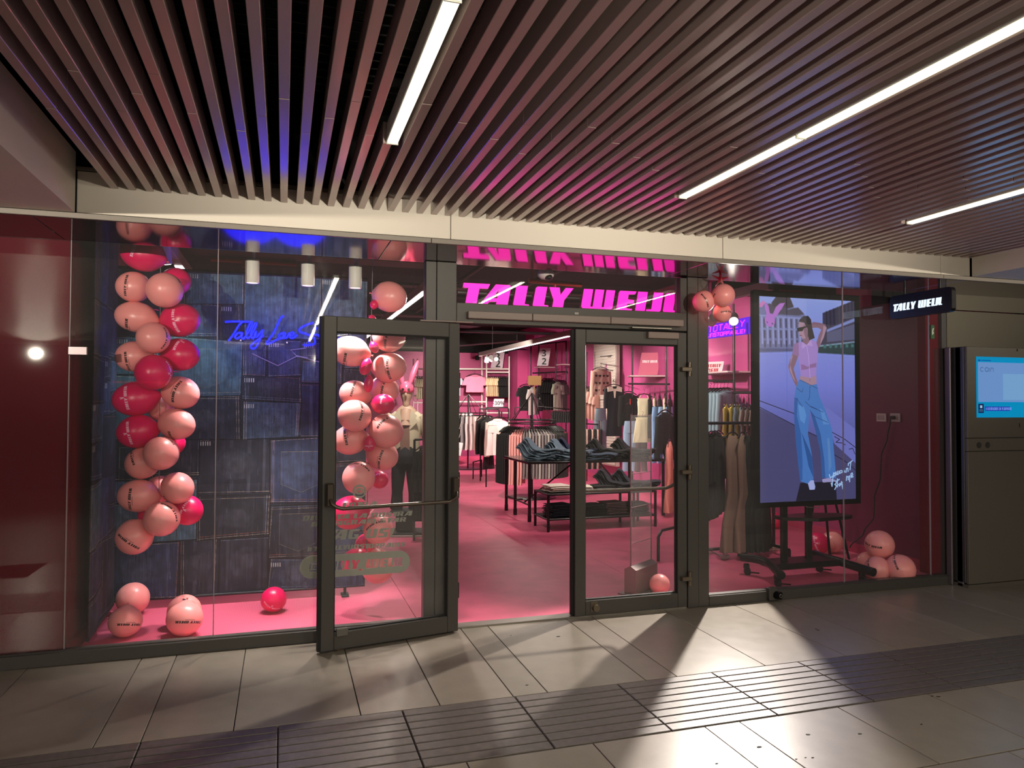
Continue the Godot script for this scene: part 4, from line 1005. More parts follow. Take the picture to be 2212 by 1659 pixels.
func tv_picture() -> Image:
	var w := 560; var h := 1000
	var im := Image.create(w, h, false, Image.FORMAT_RGB8)
	for y in h:
		var t := y / float(h)
		var c := Color(0.56, 0.63, 0.90).lerp(Color(0.47, 0.50, 0.85), clampf(t * 2.4, 0, 1)) if t < 0.42 else Color(0.47, 0.50, 0.86).lerp(Color(0.20, 0.19, 0.33), clampf((t - 0.42) / 0.58, 0, 1) * 0.9)
		im.fill_rect(Rect2i(0, y, w, 1), c)
	# square behind: palace, dome, street, tram
	fill_poly(im, [Vector2(-5, 61), Vector2(36, 30), Vector2(107, 48), Vector2(199, 47), Vector2(251, 70), Vector2(290, 112), Vector2(294, 260), Vector2(-3, 270)], Color(0.40, 0.42, 0.62))
	fill_poly(im, [Vector2(71, 30), Vector2(97, -1), Vector2(177, -1), Vector2(199, 44), Vector2(166, 53), Vector2(82, 53)], Color(0.18, 0.15, 0.22))
	fill_poly(im, [Vector2(37, 59), Vector2(57, 33), Vector2(73, 36), Vector2(90, 56), Vector2(124, 62), Vector2(149, 46), Vector2(166, 60), Vector2(199, 51), Vector2(224, 46), Vector2(259, 77), Vector2(226, 86), Vector2(108, 84), Vector2(41, 80)], Color(0.24, 0.22, 0.32))
	for k in 9:
		var x := 175 + k * 72
		fill_poly(im, quad_a(x, 530 + k * 3, 26, 380), Color(0.56, 0.58, 0.80))
		fill_poly(im, quad_a(x + 34, 560 + k * 3, 20, 120), Color(0.22, 0.22, 0.36))
		fill_poly(im, quad_a(x + 34, 720 + k * 2, 20, 110), Color(0.20, 0.20, 0.34))
		fill_poly(im, quad_a(x + 34, 870, 20, 90), Color(0.25, 0.24, 0.38))
	fill_poly(im, [Vector2(-4, 89), Vector2(290, 97), Vector2(290, 105), Vector2(-3, 97)], Color(0.52, 0.55, 0.78))
	fill_poly(im, [Vector2(-2, 157), Vector2(291, 153), Vector2(291, 159), Vector2(-2, 162)], Color(0.50, 0.53, 0.76))
	fill_poly(im, [Vector2(368, 68), Vector2(560, -5), Vector2(566, 269), Vector2(341, 266), Vector2(351, 229), Vector2(369, 181)], Color(0.20, 0.19, 0.30))
	for k in 8:
		fill_poly(im, quad_a(1060 + k * 52, 470 - k * 20, 16, 240), Color(0.13, 0.12, 0.2))
	fill_poly(im, [Vector2(392, 149), Vector2(562, 85), Vector2(562, 103), Vector2(392, 164)], Color(0.48, 0.53, 0.78))
	fill_poly(im, [Vector2(392, 166), Vector2(563, 114), Vector2(564, 195), Vector2(393, 213)], Color(0.33, 0.34, 0.48))
	fill_poly(im, [Vector2(332, 235), Vector2(565, 206), Vector2(566, 274), Vector2(332, 268)], Color(0.09, 0.21, 0.24))
	fill_poly(im, [Vector2(336, 231), Vector2(565, 203), Vector2(565, 210), Vector2(336, 239)], Color(0.5, 0.6, 0.7))
	for k in 6: fill_poly(im, quad_a(1010 + k * 78, 945, 40, 50), Color(0.22, 0.42, 0.44))
	fill_poly(im, [Vector2(-3, 253), Vector2(315, 250), Vector2(315, 259), Vector2(-3, 274)], Color(0.30, 0.32, 0.5))
	# the square lies out of focus behind her
	im.resize(112, 200, Image.INTERPOLATE_LANCZOS); im.resize(w, h, Image.INTERPOLATE_CUBIC)
	# road: lighter pavement, kerbs and cracks
	fill_poly(im, [Vector2(-13, 538), Vector2(198, 627), Vector2(430, 721), Vector2(562, 823), Vector2(560, 1000), Vector2(-2, 1000)], Color(0.29, 0.28, 0.46))
	fill_poly(im, [Vector2(365, 524), Vector2(558, 648), Vector2(562, 823), Vector2(434, 721)], Color(0.44, 0.46, 0.78))
	for L in [[Vector2(-4, 506), Vector2(196, 570)], [Vector2(-5, 536), Vector2(198, 627), Vector2(369, 700)], [Vector2(420, 664), Vector2(494, 699), Vector2(563, 744)], [Vector2(431, 776), Vector2(497, 810), Vector2(563, 859)], [Vector2(433, 685), Vector2(464, 700), Vector2(442, 714), Vector2(477, 718), Vector2(499, 728)], [Vector2(521, 750), Vector2(543, 746), Vector2(557, 775)]]:
		stroke(im, L, 3.5, Color(0.13, 0.12, 0.22))
	fill_poly(im, [Vector2(231, 911), Vector2(439, 909), Vector2(445, 1006), Vector2(204, 1003)], Color(0.10, 0.09, 0.16))
	# woman: bare arms, lilac polo top, wide jeans, pale shoes
	var skin := Color(0.52, 0.38, 0.46); var lit := Color(0.66, 0.52, 0.60)
	fill_poly(im, [Vector2(188, 278), Vector2(224, 282), Vector2(207, 324), Vector2(195, 350), Vector2(208, 389), Vector2(220, 417), Vector2(210, 439), Vector2(199, 418), Vector2(176, 372), Vector2(165, 340), Vector2(173, 315)], skin)
	fill_poly(im, [Vector2(182, 289), Vector2(193, 282), Vector2(177, 332), Vector2(191, 378), Vector2(209, 417), Vector2(192, 396), Vector2(172, 354)], lit)
	fill_poly(im, [Vector2(329, 219), Vector2(340, 246), Vector2(357, 222), Vector2(377, 181), Vector2(392, 140), Vector2(383, 124), Vector2(354, 118), Vector2(311, 114), Vector2(295, 130), Vector2(304, 144), Vector2(338, 142), Vector2(359, 151), Vector2(345, 178)], skin)
	fill_poly(im, [Vector2(372, 130), Vector2(392, 140), Vector2(373, 192), Vector2(351, 229), Vector2(356, 200), Vector2(368, 167)], lit)
	fill_poly(im, [Vector2(233, 384), Vector2(289, 392), Vector2(327, 378), Vector2(330, 427), Vector2(290, 433), Vector2(230, 402)], lit)
	stroke(im, [Vector2(289, 396), Vector2(291, 408)], 3, skin)
	fill_poly(im, [Vector2(252, 193), Vector2(292, 184), Vector2(293, 222), Vector2(272, 234), Vector2(250, 215)], skin)
	fill_poly(im, [Vector2(222, 129), Vector2(232, 105), Vector2(255, 88), Vector2(281, 85), Vector2(298, 101), Vector2(306, 147), Vector2(320, 194), Vector2(305, 200), Vector2(288, 206), Vector2(274, 163), Vector2(260, 120), Vector2(235, 118)], Color(0.15, 0.12, 0.15))
	fill_poly(im, [Vector2(227, 116), Vector2(258, 120), Vector2(279, 156), Vector2(279, 181), Vector2(267, 198), Vector2(248, 201), Vector2(235, 186), Vector2(230, 172), Vector2(223, 163), Vector2(227, 143)], lit)
	fill_poly(im, [Vector2(254, 128), Vector2(280, 148), Vector2(280, 181), Vector2(267, 197), Vector2(257, 171)], skin)
	fill_poly(im, [Vector2(215, 151), Vector2(227, 146), Vector2(265, 138), Vector2(275, 141), Vector2(257, 148), Vector2(247, 163), Vector2(232, 163), Vector2(223, 166)], Color(0.03, 0.02, 0.04))
	stroke(im, [Vector2(232, 185), Vector2(243, 184)], 4, Color(0.45, 0.2, 0.28))
	var top := Color(0.64, 0.51, 0.80)
	fill_poly(im, [Vector2(204, 224), Vector2(246, 215), Vector2(272, 232), Vector2(297, 202), Vector2(329, 214), Vector2(341, 248), Vector2(332, 320), Vector2(326, 379), Vector2(291, 394), Vector2(237, 385), Vector2(228, 324), Vector2(223, 287), Vector2(188, 276), Vector2(194, 246)], top)
	fill_poly(im, [Vector2(204, 224), Vector2(225, 219), Vector2(227, 286), Vector2(188, 276), Vector2(194, 246)], Color(0.58, 0.42, 0.62))
	fill_poly(im, [Vector2(238, 327), Vector2(257, 330), Vector2(279, 340), Vector2(287, 329), Vector2(329, 317), Vector2(328, 339), Vector2(300, 343), Vector2(271, 351), Vector2(241, 355)], Color(0.56, 0.40, 0.62))
	fill_poly(im, [Vector2(246, 215), Vector2(272, 230), Vector2(253, 249), Vector2(242, 244)], Color(0.72, 0.58, 0.84)); fill_poly(im, [Vector2(272, 230), Vector2(297, 203), Vector2(308, 236), Vector2(280, 232)], Color(0.72, 0.58, 0.84))
	stroke(im, [Vector2(272, 232), Vector2(284, 293), Vector2(291, 394)], 3, Color(0.74, 0.64, 0.92))
	var je := Color(0.28, 0.48, 0.77)
	fill_poly(im, [Vector2(230, 401), Vector2(290, 431), Vector2(331, 423), Vector2(344, 484), Vector2(369, 531), Vector2(401, 603), Vector2(419, 649), Vector2(437, 830), Vector2(442, 894), Vector2(357, 890), Vector2(349, 758), Vector2(321, 657), Vector2(286, 548), Vector2(282, 615), Vector2(277, 672), Vector2(301, 783), Vector2(308, 894), Vector2(273, 917), Vector2(230, 902), Vector2(220, 829), Vector2(205, 701), Vector2(197, 580), Vector2(199, 491), Vector2(210, 437)], je)
	fill_poly(im, [Vector2(199, 491), Vector2(219, 494), Vector2(213, 580), Vector2(237, 673), Vector2(244, 794), Vector2(243, 897), Vector2(230, 902), Vector2(220, 829), Vector2(205, 701), Vector2(197, 580)], Color(0.20, 0.38, 0.66))
	fill_poly(im, [Vector2(289, 550), Vector2(315, 579), Vector2(351, 672), Vector2(371, 794), Vector2(378, 890), Vector2(357, 890), Vector2(349, 758), Vector2(321, 657)], Color(0.20, 0.36, 0.62))
	fill_poly(im, [Vector2(241, 665), Vector2(281, 744), Vector2(301, 786), Vector2(306, 886), Vector2(279, 829), Vector2(260, 744)], Color(0.17, 0.34, 0.60))
	fill_poly(im, [Vector2(220, 526), Vector2(254, 536), Vector2(268, 579), Vector2(257, 622), Vector2(231, 601)], Color(0.36, 0.57, 0.84)); fill_poly(im, [Vector2(348, 542), Vector2(374, 563), Vector2(401, 624), Vector2(367, 625)], Color(0.36, 0.56, 0.82)); fill_poly(im, [Vector2(390, 693), Vector2(403, 693), Vector2(415, 830), Vector2(399, 865)], Color(0.36, 0.54, 0.78))
	for L in [[Vector2(234, 404), Vector2(333, 445)], [Vector2(290, 432), Vector2(287, 493), Vector2(279, 504)], [Vector2(262, 511), Vector2(288, 532), Vector2(331, 548)], [Vector2(292, 536), Vector2(366, 563)], [Vector2(302, 579), Vector2(393, 614)], [Vector2(212, 444), Vector2(244, 465), Vector2(250, 447)], [Vector2(211, 494), Vector2(246, 537)]]:
		stroke(im, L, 2.5, Color(0.16, 0.28, 0.5))
	fill_poly(im, [Vector2(275, 915), Vector2(289, 901), Vector2(308, 899), Vector2(318, 933), Vector2(314, 947), Vector2(284, 947)], Color(0.66, 0.70, 0.92))
	fill_poly(im, [Vector2(358, 897), Vector2(395, 891), Vector2(438, 902), Vector2(441, 911), Vector2(362, 913)], Color(0.62, 0.60, 0.80))
	im.resize(w / 2, h / 2, Image.INTERPOLATE_LANCZOS); im.resize(w, h, Image.INTERPOLATE_CUBIC)
	# pink rabbit head mark and white handwriting
	var pk := Color(0.70, 0.42, 0.80)
	fill_poly(im, [Vector2(33, 109), Vector2(42, 87), Vector2(58, 81), Vector2(79, 85), Vector2(91, 106), Vector2(89, 131), Vector2(76, 145), Vector2(60, 148), Vector2(44, 141), Vector2(34, 127)], pk)
	fill_poly(im, [Vector2(77, 87), Vector2(96, 49), Vector2(119, 30), Vector2(149, 26), Vector2(136, 47), Vector2(116, 73), Vector2(94, 101)], pk)
	fill_poly(im, [Vector2(46, 94), Vector2(35, 62), Vector2(31, 34), Vector2(42, 32), Vector2(55, 47), Vector2(63, 86)], pk); fill_poly(im, [Vector2(2, 37), Vector2(23, 21), Vector2(41, 30), Vector2(31, 35), Vector2(18, 53), Vector2(4, 54)], Color(0.78, 0.46, 0.74))
	fill_poly(im, [Vector2(41, 121), Vector2(49, 123), Vector2(52, 130), Vector2(44, 128)], Color(0.3, 0.25, 0.45)); fill_poly(im, [Vector2(70, 129), Vector2(78, 127), Vector2(81, 133), Vector2(74, 136)], Color(0.3, 0.25, 0.45))
	var ink := Color(0.66, 0.80, 1.0)
	for L in [[Vector2(401, 874), Vector2(407, 891), Vector2(422, 883)], [Vector2(427, 866), Vector2(421, 901), Vector2(417, 934), Vector2(412, 916)], [Vector2(437, 866), Vector2(426, 875), Vector2(429, 884), Vector2(440, 876), Vector2(437, 866)], [Vector2(442, 862), Vector2(441, 878), Vector2(451, 871), Vector2(452, 858), Vector2(453, 877)], [Vector2(475, 856), Vector2(461, 860), Vector2(461, 871), Vector2(477, 865)], [Vector2(490, 853), Vector2(480, 859), Vector2(483, 866), Vector2(493, 859), Vector2(495, 866)], [Vector2(502, 866), Vector2(504, 847), Vector2(513, 846), Vector2(514, 862)], [Vector2(517, 824), Vector2(515, 833)], [Vector2(531, 814), Vector2(526, 854)], [Vector2(514, 824), Vector2(541, 808)], [Vector2(444, 916), Vector2(433, 925), Vector2(444, 932), Vector2(433, 950)], [Vector2(449, 897), Vector2(449, 938)], [Vector2(439, 911), Vector2(461, 900)], [Vector2(467, 920), Vector2(456, 926), Vector2(461, 933), Vector2(470, 926), Vector2(467, 920)], [Vector2(473, 911), Vector2(482, 949)], [Vector2(475, 916), Vector2(487, 915), Vector2(486, 926), Vector2(478, 928)], [Vector2(503, 907), Vector2(505, 887), Vector2(514, 888), Vector2(515, 904)], [Vector2(515, 891), Vector2(524, 884), Vector2(523, 914)], [Vector2(532, 890), Vector2(542, 880), Vector2(539, 870), Vector2(531, 875), Vector2(533, 892), Vector2(545, 889)]]:
		stroke(im, L, 6.0, ink)
	grain(im, 0.16, 77, 0.5)
	return im

func quad_a(x: float, y: float, w: float, h: float) -> Array:
	# a box in the coarse picture grid of the screen, 1313 x 2840 units
	var f := func(px: float, py: float) -> Vector2: return Vector2((px - 165 + py * 0.026) / 1313.0 * 560.0, (py - 250 - (px - 165) * 0.061) / 2840.0 * 1000.0)
	return [f.call(x, y), f.call(x + w, y), f.call(x + w, y + h), f.call(x, y + h)]

func window_right():
	# portrait screen on its wheeled stand
	var zt := -0.45
	var tl := Vector3(4.0131, 2.617, -0.45); var br_ := Vector3(5.1284, 0.6478, -0.45); var tr := Vector3(5.1604, 2.5981, -0.45); var bl := Vector3(3.9628, 0.6865, -0.45)
	var wdt := (tr.x - tl.x + br_.x - bl.x) / 2; var hgt := (tl.y - bl.y + tr.y - br_.y) / 2
	var c := (tl + tr + br_ + bl) / 4
	var t := thing("display_screen", "tall black-edged portrait screen showing a woman in jeans in a square", "screen", Vector3(c.x, 0, zt))
	var black := mat("bezel_black", Color(0.012, 0.012, 0.012), 0.6)
	black.metallic_specular = 0.2
	var mb := MB.new(); mb.cb(Vector3(0, c.y, -0.028), Vector3(wdt, hgt, 0.05), 0.005); put("housing", mb, black, t)
	var m := mat("screen_picture", Color(0.01, 0.01, 0.01), 0.25)
	m.emission_enabled = true; m.emission_texture = ImageTexture.create_from_image(tv_picture()); m.emission = Color.BLACK; m.emission_energy_multiplier = 0.82
	var sw := (Vector3(5.1236, 2.552, -0.45) - Vector3(4.0754, 2.5569, -0.45)).x; var a0 := Vector3(4.0754, 2.5569, -0.45); var a1 := Vector3(4.0128, 0.7254, -0.45); var a2 := Vector3(5.1236, 2.552, -0.45); var a3 := Vector3(5.0622, 0.7, -0.45)
	var x0 := (a0.x + a1.x) / 2 - c.x; var x1 := (a2.x + a3.x) / 2 - c.x; var y0 := (a1.y + a3.y) / 2; var y1 := (a0.y + a2.y) / 2
	mb = MB.new(); mb.quv(Vector3(x0, y0, -0.0025), Vector3(x1, y0, -0.0025), Vector3(x1, y1, -0.0025), Vector3(x0, y1, -0.0025)); put("picture_panel", mb, m, t)
	mb = MB.new()
	var bz := 0.004
	mb.box2(Vector3(-wdt / 2, c.y - hgt / 2, -0.004), Vector3(x0, c.y + hgt / 2, bz)); mb.box2(Vector3(x1, c.y - hgt / 2, -0.004), Vector3(wdt / 2, c.y + hgt / 2, bz)); mb.box2(Vector3(x0, c.y - hgt / 2, -0.004), Vector3(x1, y0, bz)); mb.box2(Vector3(x0, y1, -0.004), Vector3(x1, c.y + hgt / 2, bz))
	put("bezel", mb, black, t)
	# stand
	var sd := thing("screen_stand", "black wheeled stand with two posts and a shelf carrying the tall screen", "stand", Vector3(4.68, 0, -0.56))
	var ms := mat("stand_black", Color(0.045, 0.042, 0.042), 0.32, 0.2)
	for x in [-0.30, -0.03]:
		mb = MB.new(); mb.cb(Vector3(x, 0.72, 0.0), Vector3(0.062, 1.2, 0.04), 0.006); put("post", mb, ms, sd)
	mb = MB.new(); mb.cb(Vector3(-0.12, 1.2, 0.035), Vector3(0.6, 0.5, 0.03), 0.004); put("mount_plate", mb, ms, sd)
	mb = MB.new(); mb.prism(PackedVector2Array([Vector2(-0.36, 0.10), Vector2(0.06, 0.16), Vector2(0.36, 0.05), Vector2(0.36, -0.08), Vector2(0.28, -0.12), Vector2(-0.08, -0.16), Vector2(-0.2, -0.08), Vector2(-0.36, -0.02)]), 0.535, 0.565, Transform3D(Basis(Vector3.RIGHT, -PI / 2), Vector3(0, 0, 0.04))); put("shelf", mb, ms, sd)
	mb = MB.new(); mb.cb(Vector3(-0.13, 0.14, 0.03), Vector3(0.74, 0.055, 0.26), 0.012); put("base_plate", mb, ms, sd)
	for q in [[Vector3(-0.575, 0.155, -0.26), Vector3(-0.50, 0.155, -0.15), Vector3(-0.475, 0.148, 0.02), Vector3(-0.585, 0.12, 0.33)], [Vector3(0.20, 0.155, -0.20), Vector3(0.19, 0.15, -0.05), Vector3(0.21, 0.145, 0.12), Vector3(0.27, 0.12, 0.47)]]:
		var cv0 := Curve3D.new()
		for k in 4: cv0.add_point(q[k], (q[maxi(k - 1, 0)] - q[mini(k + 1, 3)]) * 0.16, (q[mini(k + 1, 3)] - q[maxi(k - 1, 0)]) * 0.16)
		cv0.bake_interval = 0.04
		mb = MB.new(); mb.tube(Array(cv0.get_baked_points()), 0.038, 16); put("leg", mb, ms, sd)
	for q in [Vector3(-0.55, 0, -0.2), Vector3(-0.55, 0, 0.24), Vector3(0.19, 0, -0.12), Vector3(0.25, 0, 0.36)]:
		mb = MB.new(); mb.cyl(q + Vector3(-0.014, 0.036, 0), q + Vector3(0.014, 0.036, 0), 0.036, -1, 18); var cw := put("caster", mb, mat("rubber_black", Color(0.02, 0.02, 0.02), 0.6), sd)
		mb = MB.new(); mb.cb(q + Vector3(0, 0.08, -0.012), Vector3(0.05, 0.05, 0.045), 0.01); mb.cyl(q + Vector3(-0.018, 0.036, 0), q + Vector3(0.018, 0.036, 0), 0.008); put("caster_fork", mb, ms, cw)
		mb = MB.new(); mb.cb(q + Vector3(0.04, 0.03, 0.05), Vector3(0.03, 0.008, 0.09), 0.003, Basis(Vector3.UP, 0.9)); put("brake_pedal", mb, ms, cw)
	# easel legs behind the screen
	var ea := thing("easel", "thin black three-legged easel standing behind the tall screen", "easel", Vector3(5.35, 0, -1.15))
	for q in [Vector3(-0.1, 0, 0.18), Vector3(0.2, 0, 0.1), Vector3(0.02, 0, -0.28)]:
		mb = MB.new(); mb.tube([Vector3(-0.08, 1.3, 0.0), q], [0.011, 0.012], 8); put("leg", mb, mat("bezel_black", Color(0.012, 0.012, 0.012), 0.3), ea)
	mb = MB.new(); mb.cb(Vector3(-0.08, 1.29, 0), Vector3(0.08, 0.04, 0.05), 0.006); put("head_joint", mb, black, ea)
	# power points on the side wall and the screen's lead
	var i := 0
	for px in [Vector3(5.862, 1.454, -0.9305), Vector3(5.862, 1.4579, -0.7521)]:
		var s := thing("wall_socket", ["left white wall socket plate, empty, on the crimson side wall", "right white wall socket plate with a black plug on the crimson side wall"][i], "socket", px, "sockets on the crimson side wall")
		mb = MB.new(); mb.cb(Vector3(0.0, 0, 0), Vector3(0.012, 0.085, 0.125), 0.003); put("plate", mb, mat("socket_white", Color(0.75, 0.68, 0.68), 0.4), s)
		for k in [-0.03, 0.0, 0.03]:
			mb = MB.new(); mb.box(Vector3(-0.0065, 0, k), Vector3(0.003, 0.045, 0.022)); put("module", mb, mat("socket_insert", Color(0.62, 0.56, 0.56), 0.4), s)
		if i == 1:
			mb = MB.new(); mb.cb(Vector3(-0.02, 0.0, -0.012), Vector3(0.035, 0.03, 0.05), 0.006); put("plug", mb, mat("rubber_black", Color(0.02, 0.02, 0.02), 0.6), s)
		i += 1
	mb = MB.new()
	var cv := Curve3D.new()
	for q in [Vector3(5.845, 1.443, -0.7937), Vector3(5.84, 1.2548, -0.8321), Vector3(5.84, 1.062, -0.9121), Vector3(5.84, 0.8482, -0.9266), Vector3(5.82, 0.6287, -0.9878), Vector3(5.8, 0.4415, -0.9751), Vector3(5.74, 0.266, -1.0507), Vector3(5.66, 0.0928, -1.1581)]: cv.add_point(q, Vector3(0, 0.05, 0), Vector3(0, -0.05, 0))
	cv.bake_interval = 0.04
	mb.tube(Array(cv.get_baked_points()), 0.006, 6); tag(put("power_lead", mb, mat("rubber_black", Color(0.02, 0.02, 0.02), 0.6)), "black power lead drooping down the crimson wall from the right socket", "cord")
	mb = MB.new(); mb.tube([Vector3(4.4048, 0.006, -1.9004), Vector3(4.3866, 0.006, -1.5561), Vector3(4.7986, 0.006, -1.9996), Vector3(4.6386, 0.006, -1.6786), Vector3(5.0489, 0.006, -1.9268), Vector3(5.2056, 0.006, -1.8266)], 0.006, 6); tag(put("power_lead", mb, mat("rubber_black", Color(0.02, 0.02, 0.02), 0.6)), "black power lead lying on the pink floor under the long dresses", "cord")
	mb = MB.new(); mb.cb(Vector3(4.3311, 0.022, -1.4223), Vector3(0.1, 0.04, 0.06), 0.008, Basis(Vector3.UP, 0.5)); mb.tube([Vector3(4.265, 0.008, -1.6784), Vector3(4.3907, 0.008, -1.6909), Vector3(4.3182, 0.02, -1.4359)], 0.006, 6); tag(put("adapter_plug", mb, mat("adapter_pale", Color(0.6, 0.5, 0.52), 0.4)), "pale adapter plug on the pink floor under the beige dress", "plug")
	mb = MB.new()
	for k in 4:
		var pts := []
		for j in 26: pts.append(Vector3(4.98 + k * 0.06 + cos(j * 0.5) * (0.16 - k * 0.02), 0.006 + k * 0.008, -1.72 + sin(j * 0.5 + k) * 0.11))
		mb.tube(pts, 0.005, 6)
	tag(put("cable_coil", mb, mat("cord_white", Color(0.75, 0.66, 0.62), 0.5)), "loose coil of white cable on the floor behind the screen stand", "cord")
	mb = MB.new()
	mb.tube([Vector3(4.5, 0.72, -0.52), Vector3(4.62, 0.64, -0.54), Vector3(4.74, 0.63, -0.54), Vector3(4.8, 0.72, -0.53)], 0.005, 6); tag(put("power_lead", mb, mat("cord_pale2", Color(0.5, 0.42, 0.42), 0.4)), "pale cable loop hanging under the tall screen", "cord")
	# green exit sign edge-on
	mb = MB.new(); mb.cb(Vector3(5.5593, 2.2436, -0.025), Vector3(0.04, 0.125, 0.012), 0.002); var ex := put("exit_sign", mb, mat("exit_green", Color(0.06, 0.35, 0.14), 0.4)); tag(ex, "small green and white exit sign at the right end of the glass", "sign")
	mb = MB.new(); mb.prism(PackedVector2Array([Vector2(-0.01, -0.03), Vector2(0.012, -0.01), Vector2(0.0, 0.0), Vector2(0.012, 0.035), Vector2(-0.006, 0.03), Vector2(-0.012, 0.0)]), 0, 0.002, Transform3D(Basis(), Vector3(5.5593, 2.2436, -0.025) + Vector3(0, 0, 0.006))); put("running_figure", mb, mat("exit_white", Color(0.8, 0.85, 0.8), 0.4), ex)

const PINK := Color(0.86, 0.30, 0.44)
const CRIM := Color(0.62, 0.09, 0.27)

func shop_shell():
	var pinkf := mat("floor_pink", Color(0.84, 0.36, 0.49), 0.5)
	var im := Image.create(256, 256, false, Image.FORMAT_RGB8)
	im.fill(Color(1, 1, 1))
	for k in 16: im.fill_rect(Rect2i(k * 16, 0, 3, 256), Color(0.86, 0.84, 0.85))
	grain(im, 0.05, 4, 0.3)
	pinkf.albedo_texture = ImageTexture.create_from_image(im)
	pinkf.uv1_triplanar = true; pinkf.uv1_world_triplanar = true; pinkf.uv1_scale = Vector3(5, 5, 5)
	var f2 := mat("floor_pink_plain", Color(0.84, 0.36, 0.49), 0.42)
	f2.albedo_texture = noise_tex(15, 0.02, Color(0.9, 0.9, 0.9), Color(1, 1, 1), 256, 4)
	f2.uv1_triplanar = true; f2.uv1_world_triplanar = true; f2.uv1_scale = Vector3(0.6, 0.6, 0.6)
	var fl := room("floor_shop", "pink shop floor, ribbed sheet in the left window", "floor")
	var b := MB.new(); b.box2(Vector3(-1.3, -0.05, -2.6), Vector3(0.95, 0.0, -0.05)); put("ribbed_sheet", b, pinkf, fl)
	var zs := [-0.05, -2.6, -5.0, -8.0, -11.0, -15.0]
	for i in 5:
		var xs := [0.953, 3.05, 6.6] if i == 0 else [-1.3, 2.2 + 0.4 * (i % 2), 4.6, 6.6]
		for j in xs.size() - 1:
			b = MB.new(); b.box2(Vector3(xs[j] + 0.0015, -0.05, zs[i + 1] + 0.0015), Vector3(xs[j + 1] - 0.0015, 0.0, zs[i] - 0.0015)); put("floor_sheet", b, f2, fl)
	b = MB.new(); b.box2(Vector3(-1.6, -0.2, -15.2), Vector3(7, -0.052, 0.0)); put("subfloor", b, mat("grout", Color(0.12, 0.11, 0.1), 0.9), fl)
	var wp := mat("wall_pink", Color(0.60, 0.19, 0.38), 0.55)
	var wc := mat("wall_crimson", Color(0.36, 0.015, 0.10), 0.9)
	wc.metallic_specular = 0.15
	var skirt := mat("skirting_pink", Color(0.80, 0.28, 0.45), 0.5)
	# crimson panels at the two ends of the front
	b = MB.new(); b.box2(Vector3(-9, 0, -0.12), Vector3(-1.275, 2.589, -0.03)); struct_of(put("wall_left", b, wc), "dark crimson wall panel behind the glass at far left", "wall")
	b = MB.new(); b.box2(Vector3(-1.36, 0, -1.2), Vector3(-1.262, 2.9, -0.125)); struct_of(put("wall_left", b, wc), "dark crimson side wall of the left window beside the narrow denim banner", "wall")
	b = MB.new(); b.box2(Vector3(-1.36, 0, -15.2), Vector3(-1.262, 2.9, -1.202)); struct_of(put("wall_left", b, wp), "pink left side wall of the shop, mostly behind the denim", "wall")
	b = MB.new(); b.box2(Vector3(-1.262, 0, -1.15), Vector3(-1.242, 0.10, -0.04)); struct_of(put("baseboard_left", b, wc), "dark crimson skirting at the foot of the left window wall", "skirting")
	b = MB.new(); b.box2(Vector3(5.49, 0.085, -0.12), Vector3(5.643, 2.589, -0.035)); struct_of(put("wall_right", b, wc), "narrow dark crimson strip at the right end of the shop front", "wall")
	b = MB.new(); b.box2(Vector3(5.87, 0, -1.52), Vector3(6.6, 2.62, -0.065)); b.box2(Vector3(5.643, 0, -0.16), Vector3(5.87, 2.62, -0.065)); struct_of(put("wall_right", b, mat("wall_berry", Color(0.42, 0.08, 0.25), 0.45)), "berry pink side wall with the sockets, right of the tall screen", "wall")
	b = MB.new(); b.box2(Vector3(5.855, 0, -1.52), Vector3(5.87, 0.10, -0.165)); struct_of(put("baseboard_right", b, mat("skirting_berry", Color(0.62, 0.14, 0.30), 0.4)), "berry skirting along the side wall behind the pile of balloons", "skirting")
	b = MB.new(); b.box2(Vector3(6.31, 0, -15.2), Vector3(6.6, 3.6, -1.52)); struct_of(put("wall_right", b, mat("wall_bright_pink", Color(0.72, 0.27, 0.50), 0.55)), "bright pink right wall of the shop behind the clothes rails", "wall")
	b = MB.new(); b.box2(Vector3(6.295, 0, -15.0), Vector3(6.31, 0.09, -1.52)); struct_of(put("baseboard_right", b, skirt), "pink skirting along the right wall of the shop", "skirting")
	b = MB.new(); b.box2(Vector3(-1.3, 0, -14.7), Vector3(6.31, 2.95, -14.5)); struct_of(put("wall_back", b, wp), "deep pink back wall of the shop", "wall")
	b = MB.new(); b.box2(Vector3(-1.3, 0, -14.5), Vector3(6.31, 0.10, -14.485)); struct_of(put("baseboard_back", b, skirt), "pink skirting along the back wall of the shop", "skirting")
	b = MB.new(); b.box2(Vector3(6.0, 0, -14.48), Vector3(6.3, 3.0, -13.6)); struct_of(put("trim_6", b, wp), "pink pilaster in the rear right corner of the shop", "pilaster")
	# ceiling void over the shop, with ducts and trays
	var ce := room("ceiling_shop", "black open ceiling over the shop with ducts, trays and pipes", "ceiling")
	var dk := mat("void_black", Color(0.015, 0.014, 0.014), 0.95)
	b = MB.new(); b.box2(Vector3(-1.6, 3.6, -15.2), Vector3(7, 3.8, 0.5)); put("void_slab", b, dk, ce)
	b = MB.new(); b.box2(Vector3(-9, 2.605, -0.02), Vector3(13, 3.8, 0.0)); put("bulkhead", b, dk, ce)
	b = MB.new(); b.box2(Vector3(-1.3, 2.96, -14.7), Vector3(6.4, 3.6, -14.45)); put("bulkhead", b, dk, ce)
	b = MB.new(); b.box2(Vector3(-1.37, 2.9, -15.2), Vector3(-1.25, 3.6, -0.02)); put("bulkhead", b, dk, ce)
	var du := mat("duct_mauve", Color(0.13, 0.11, 0.115), 0.6, 0.1)
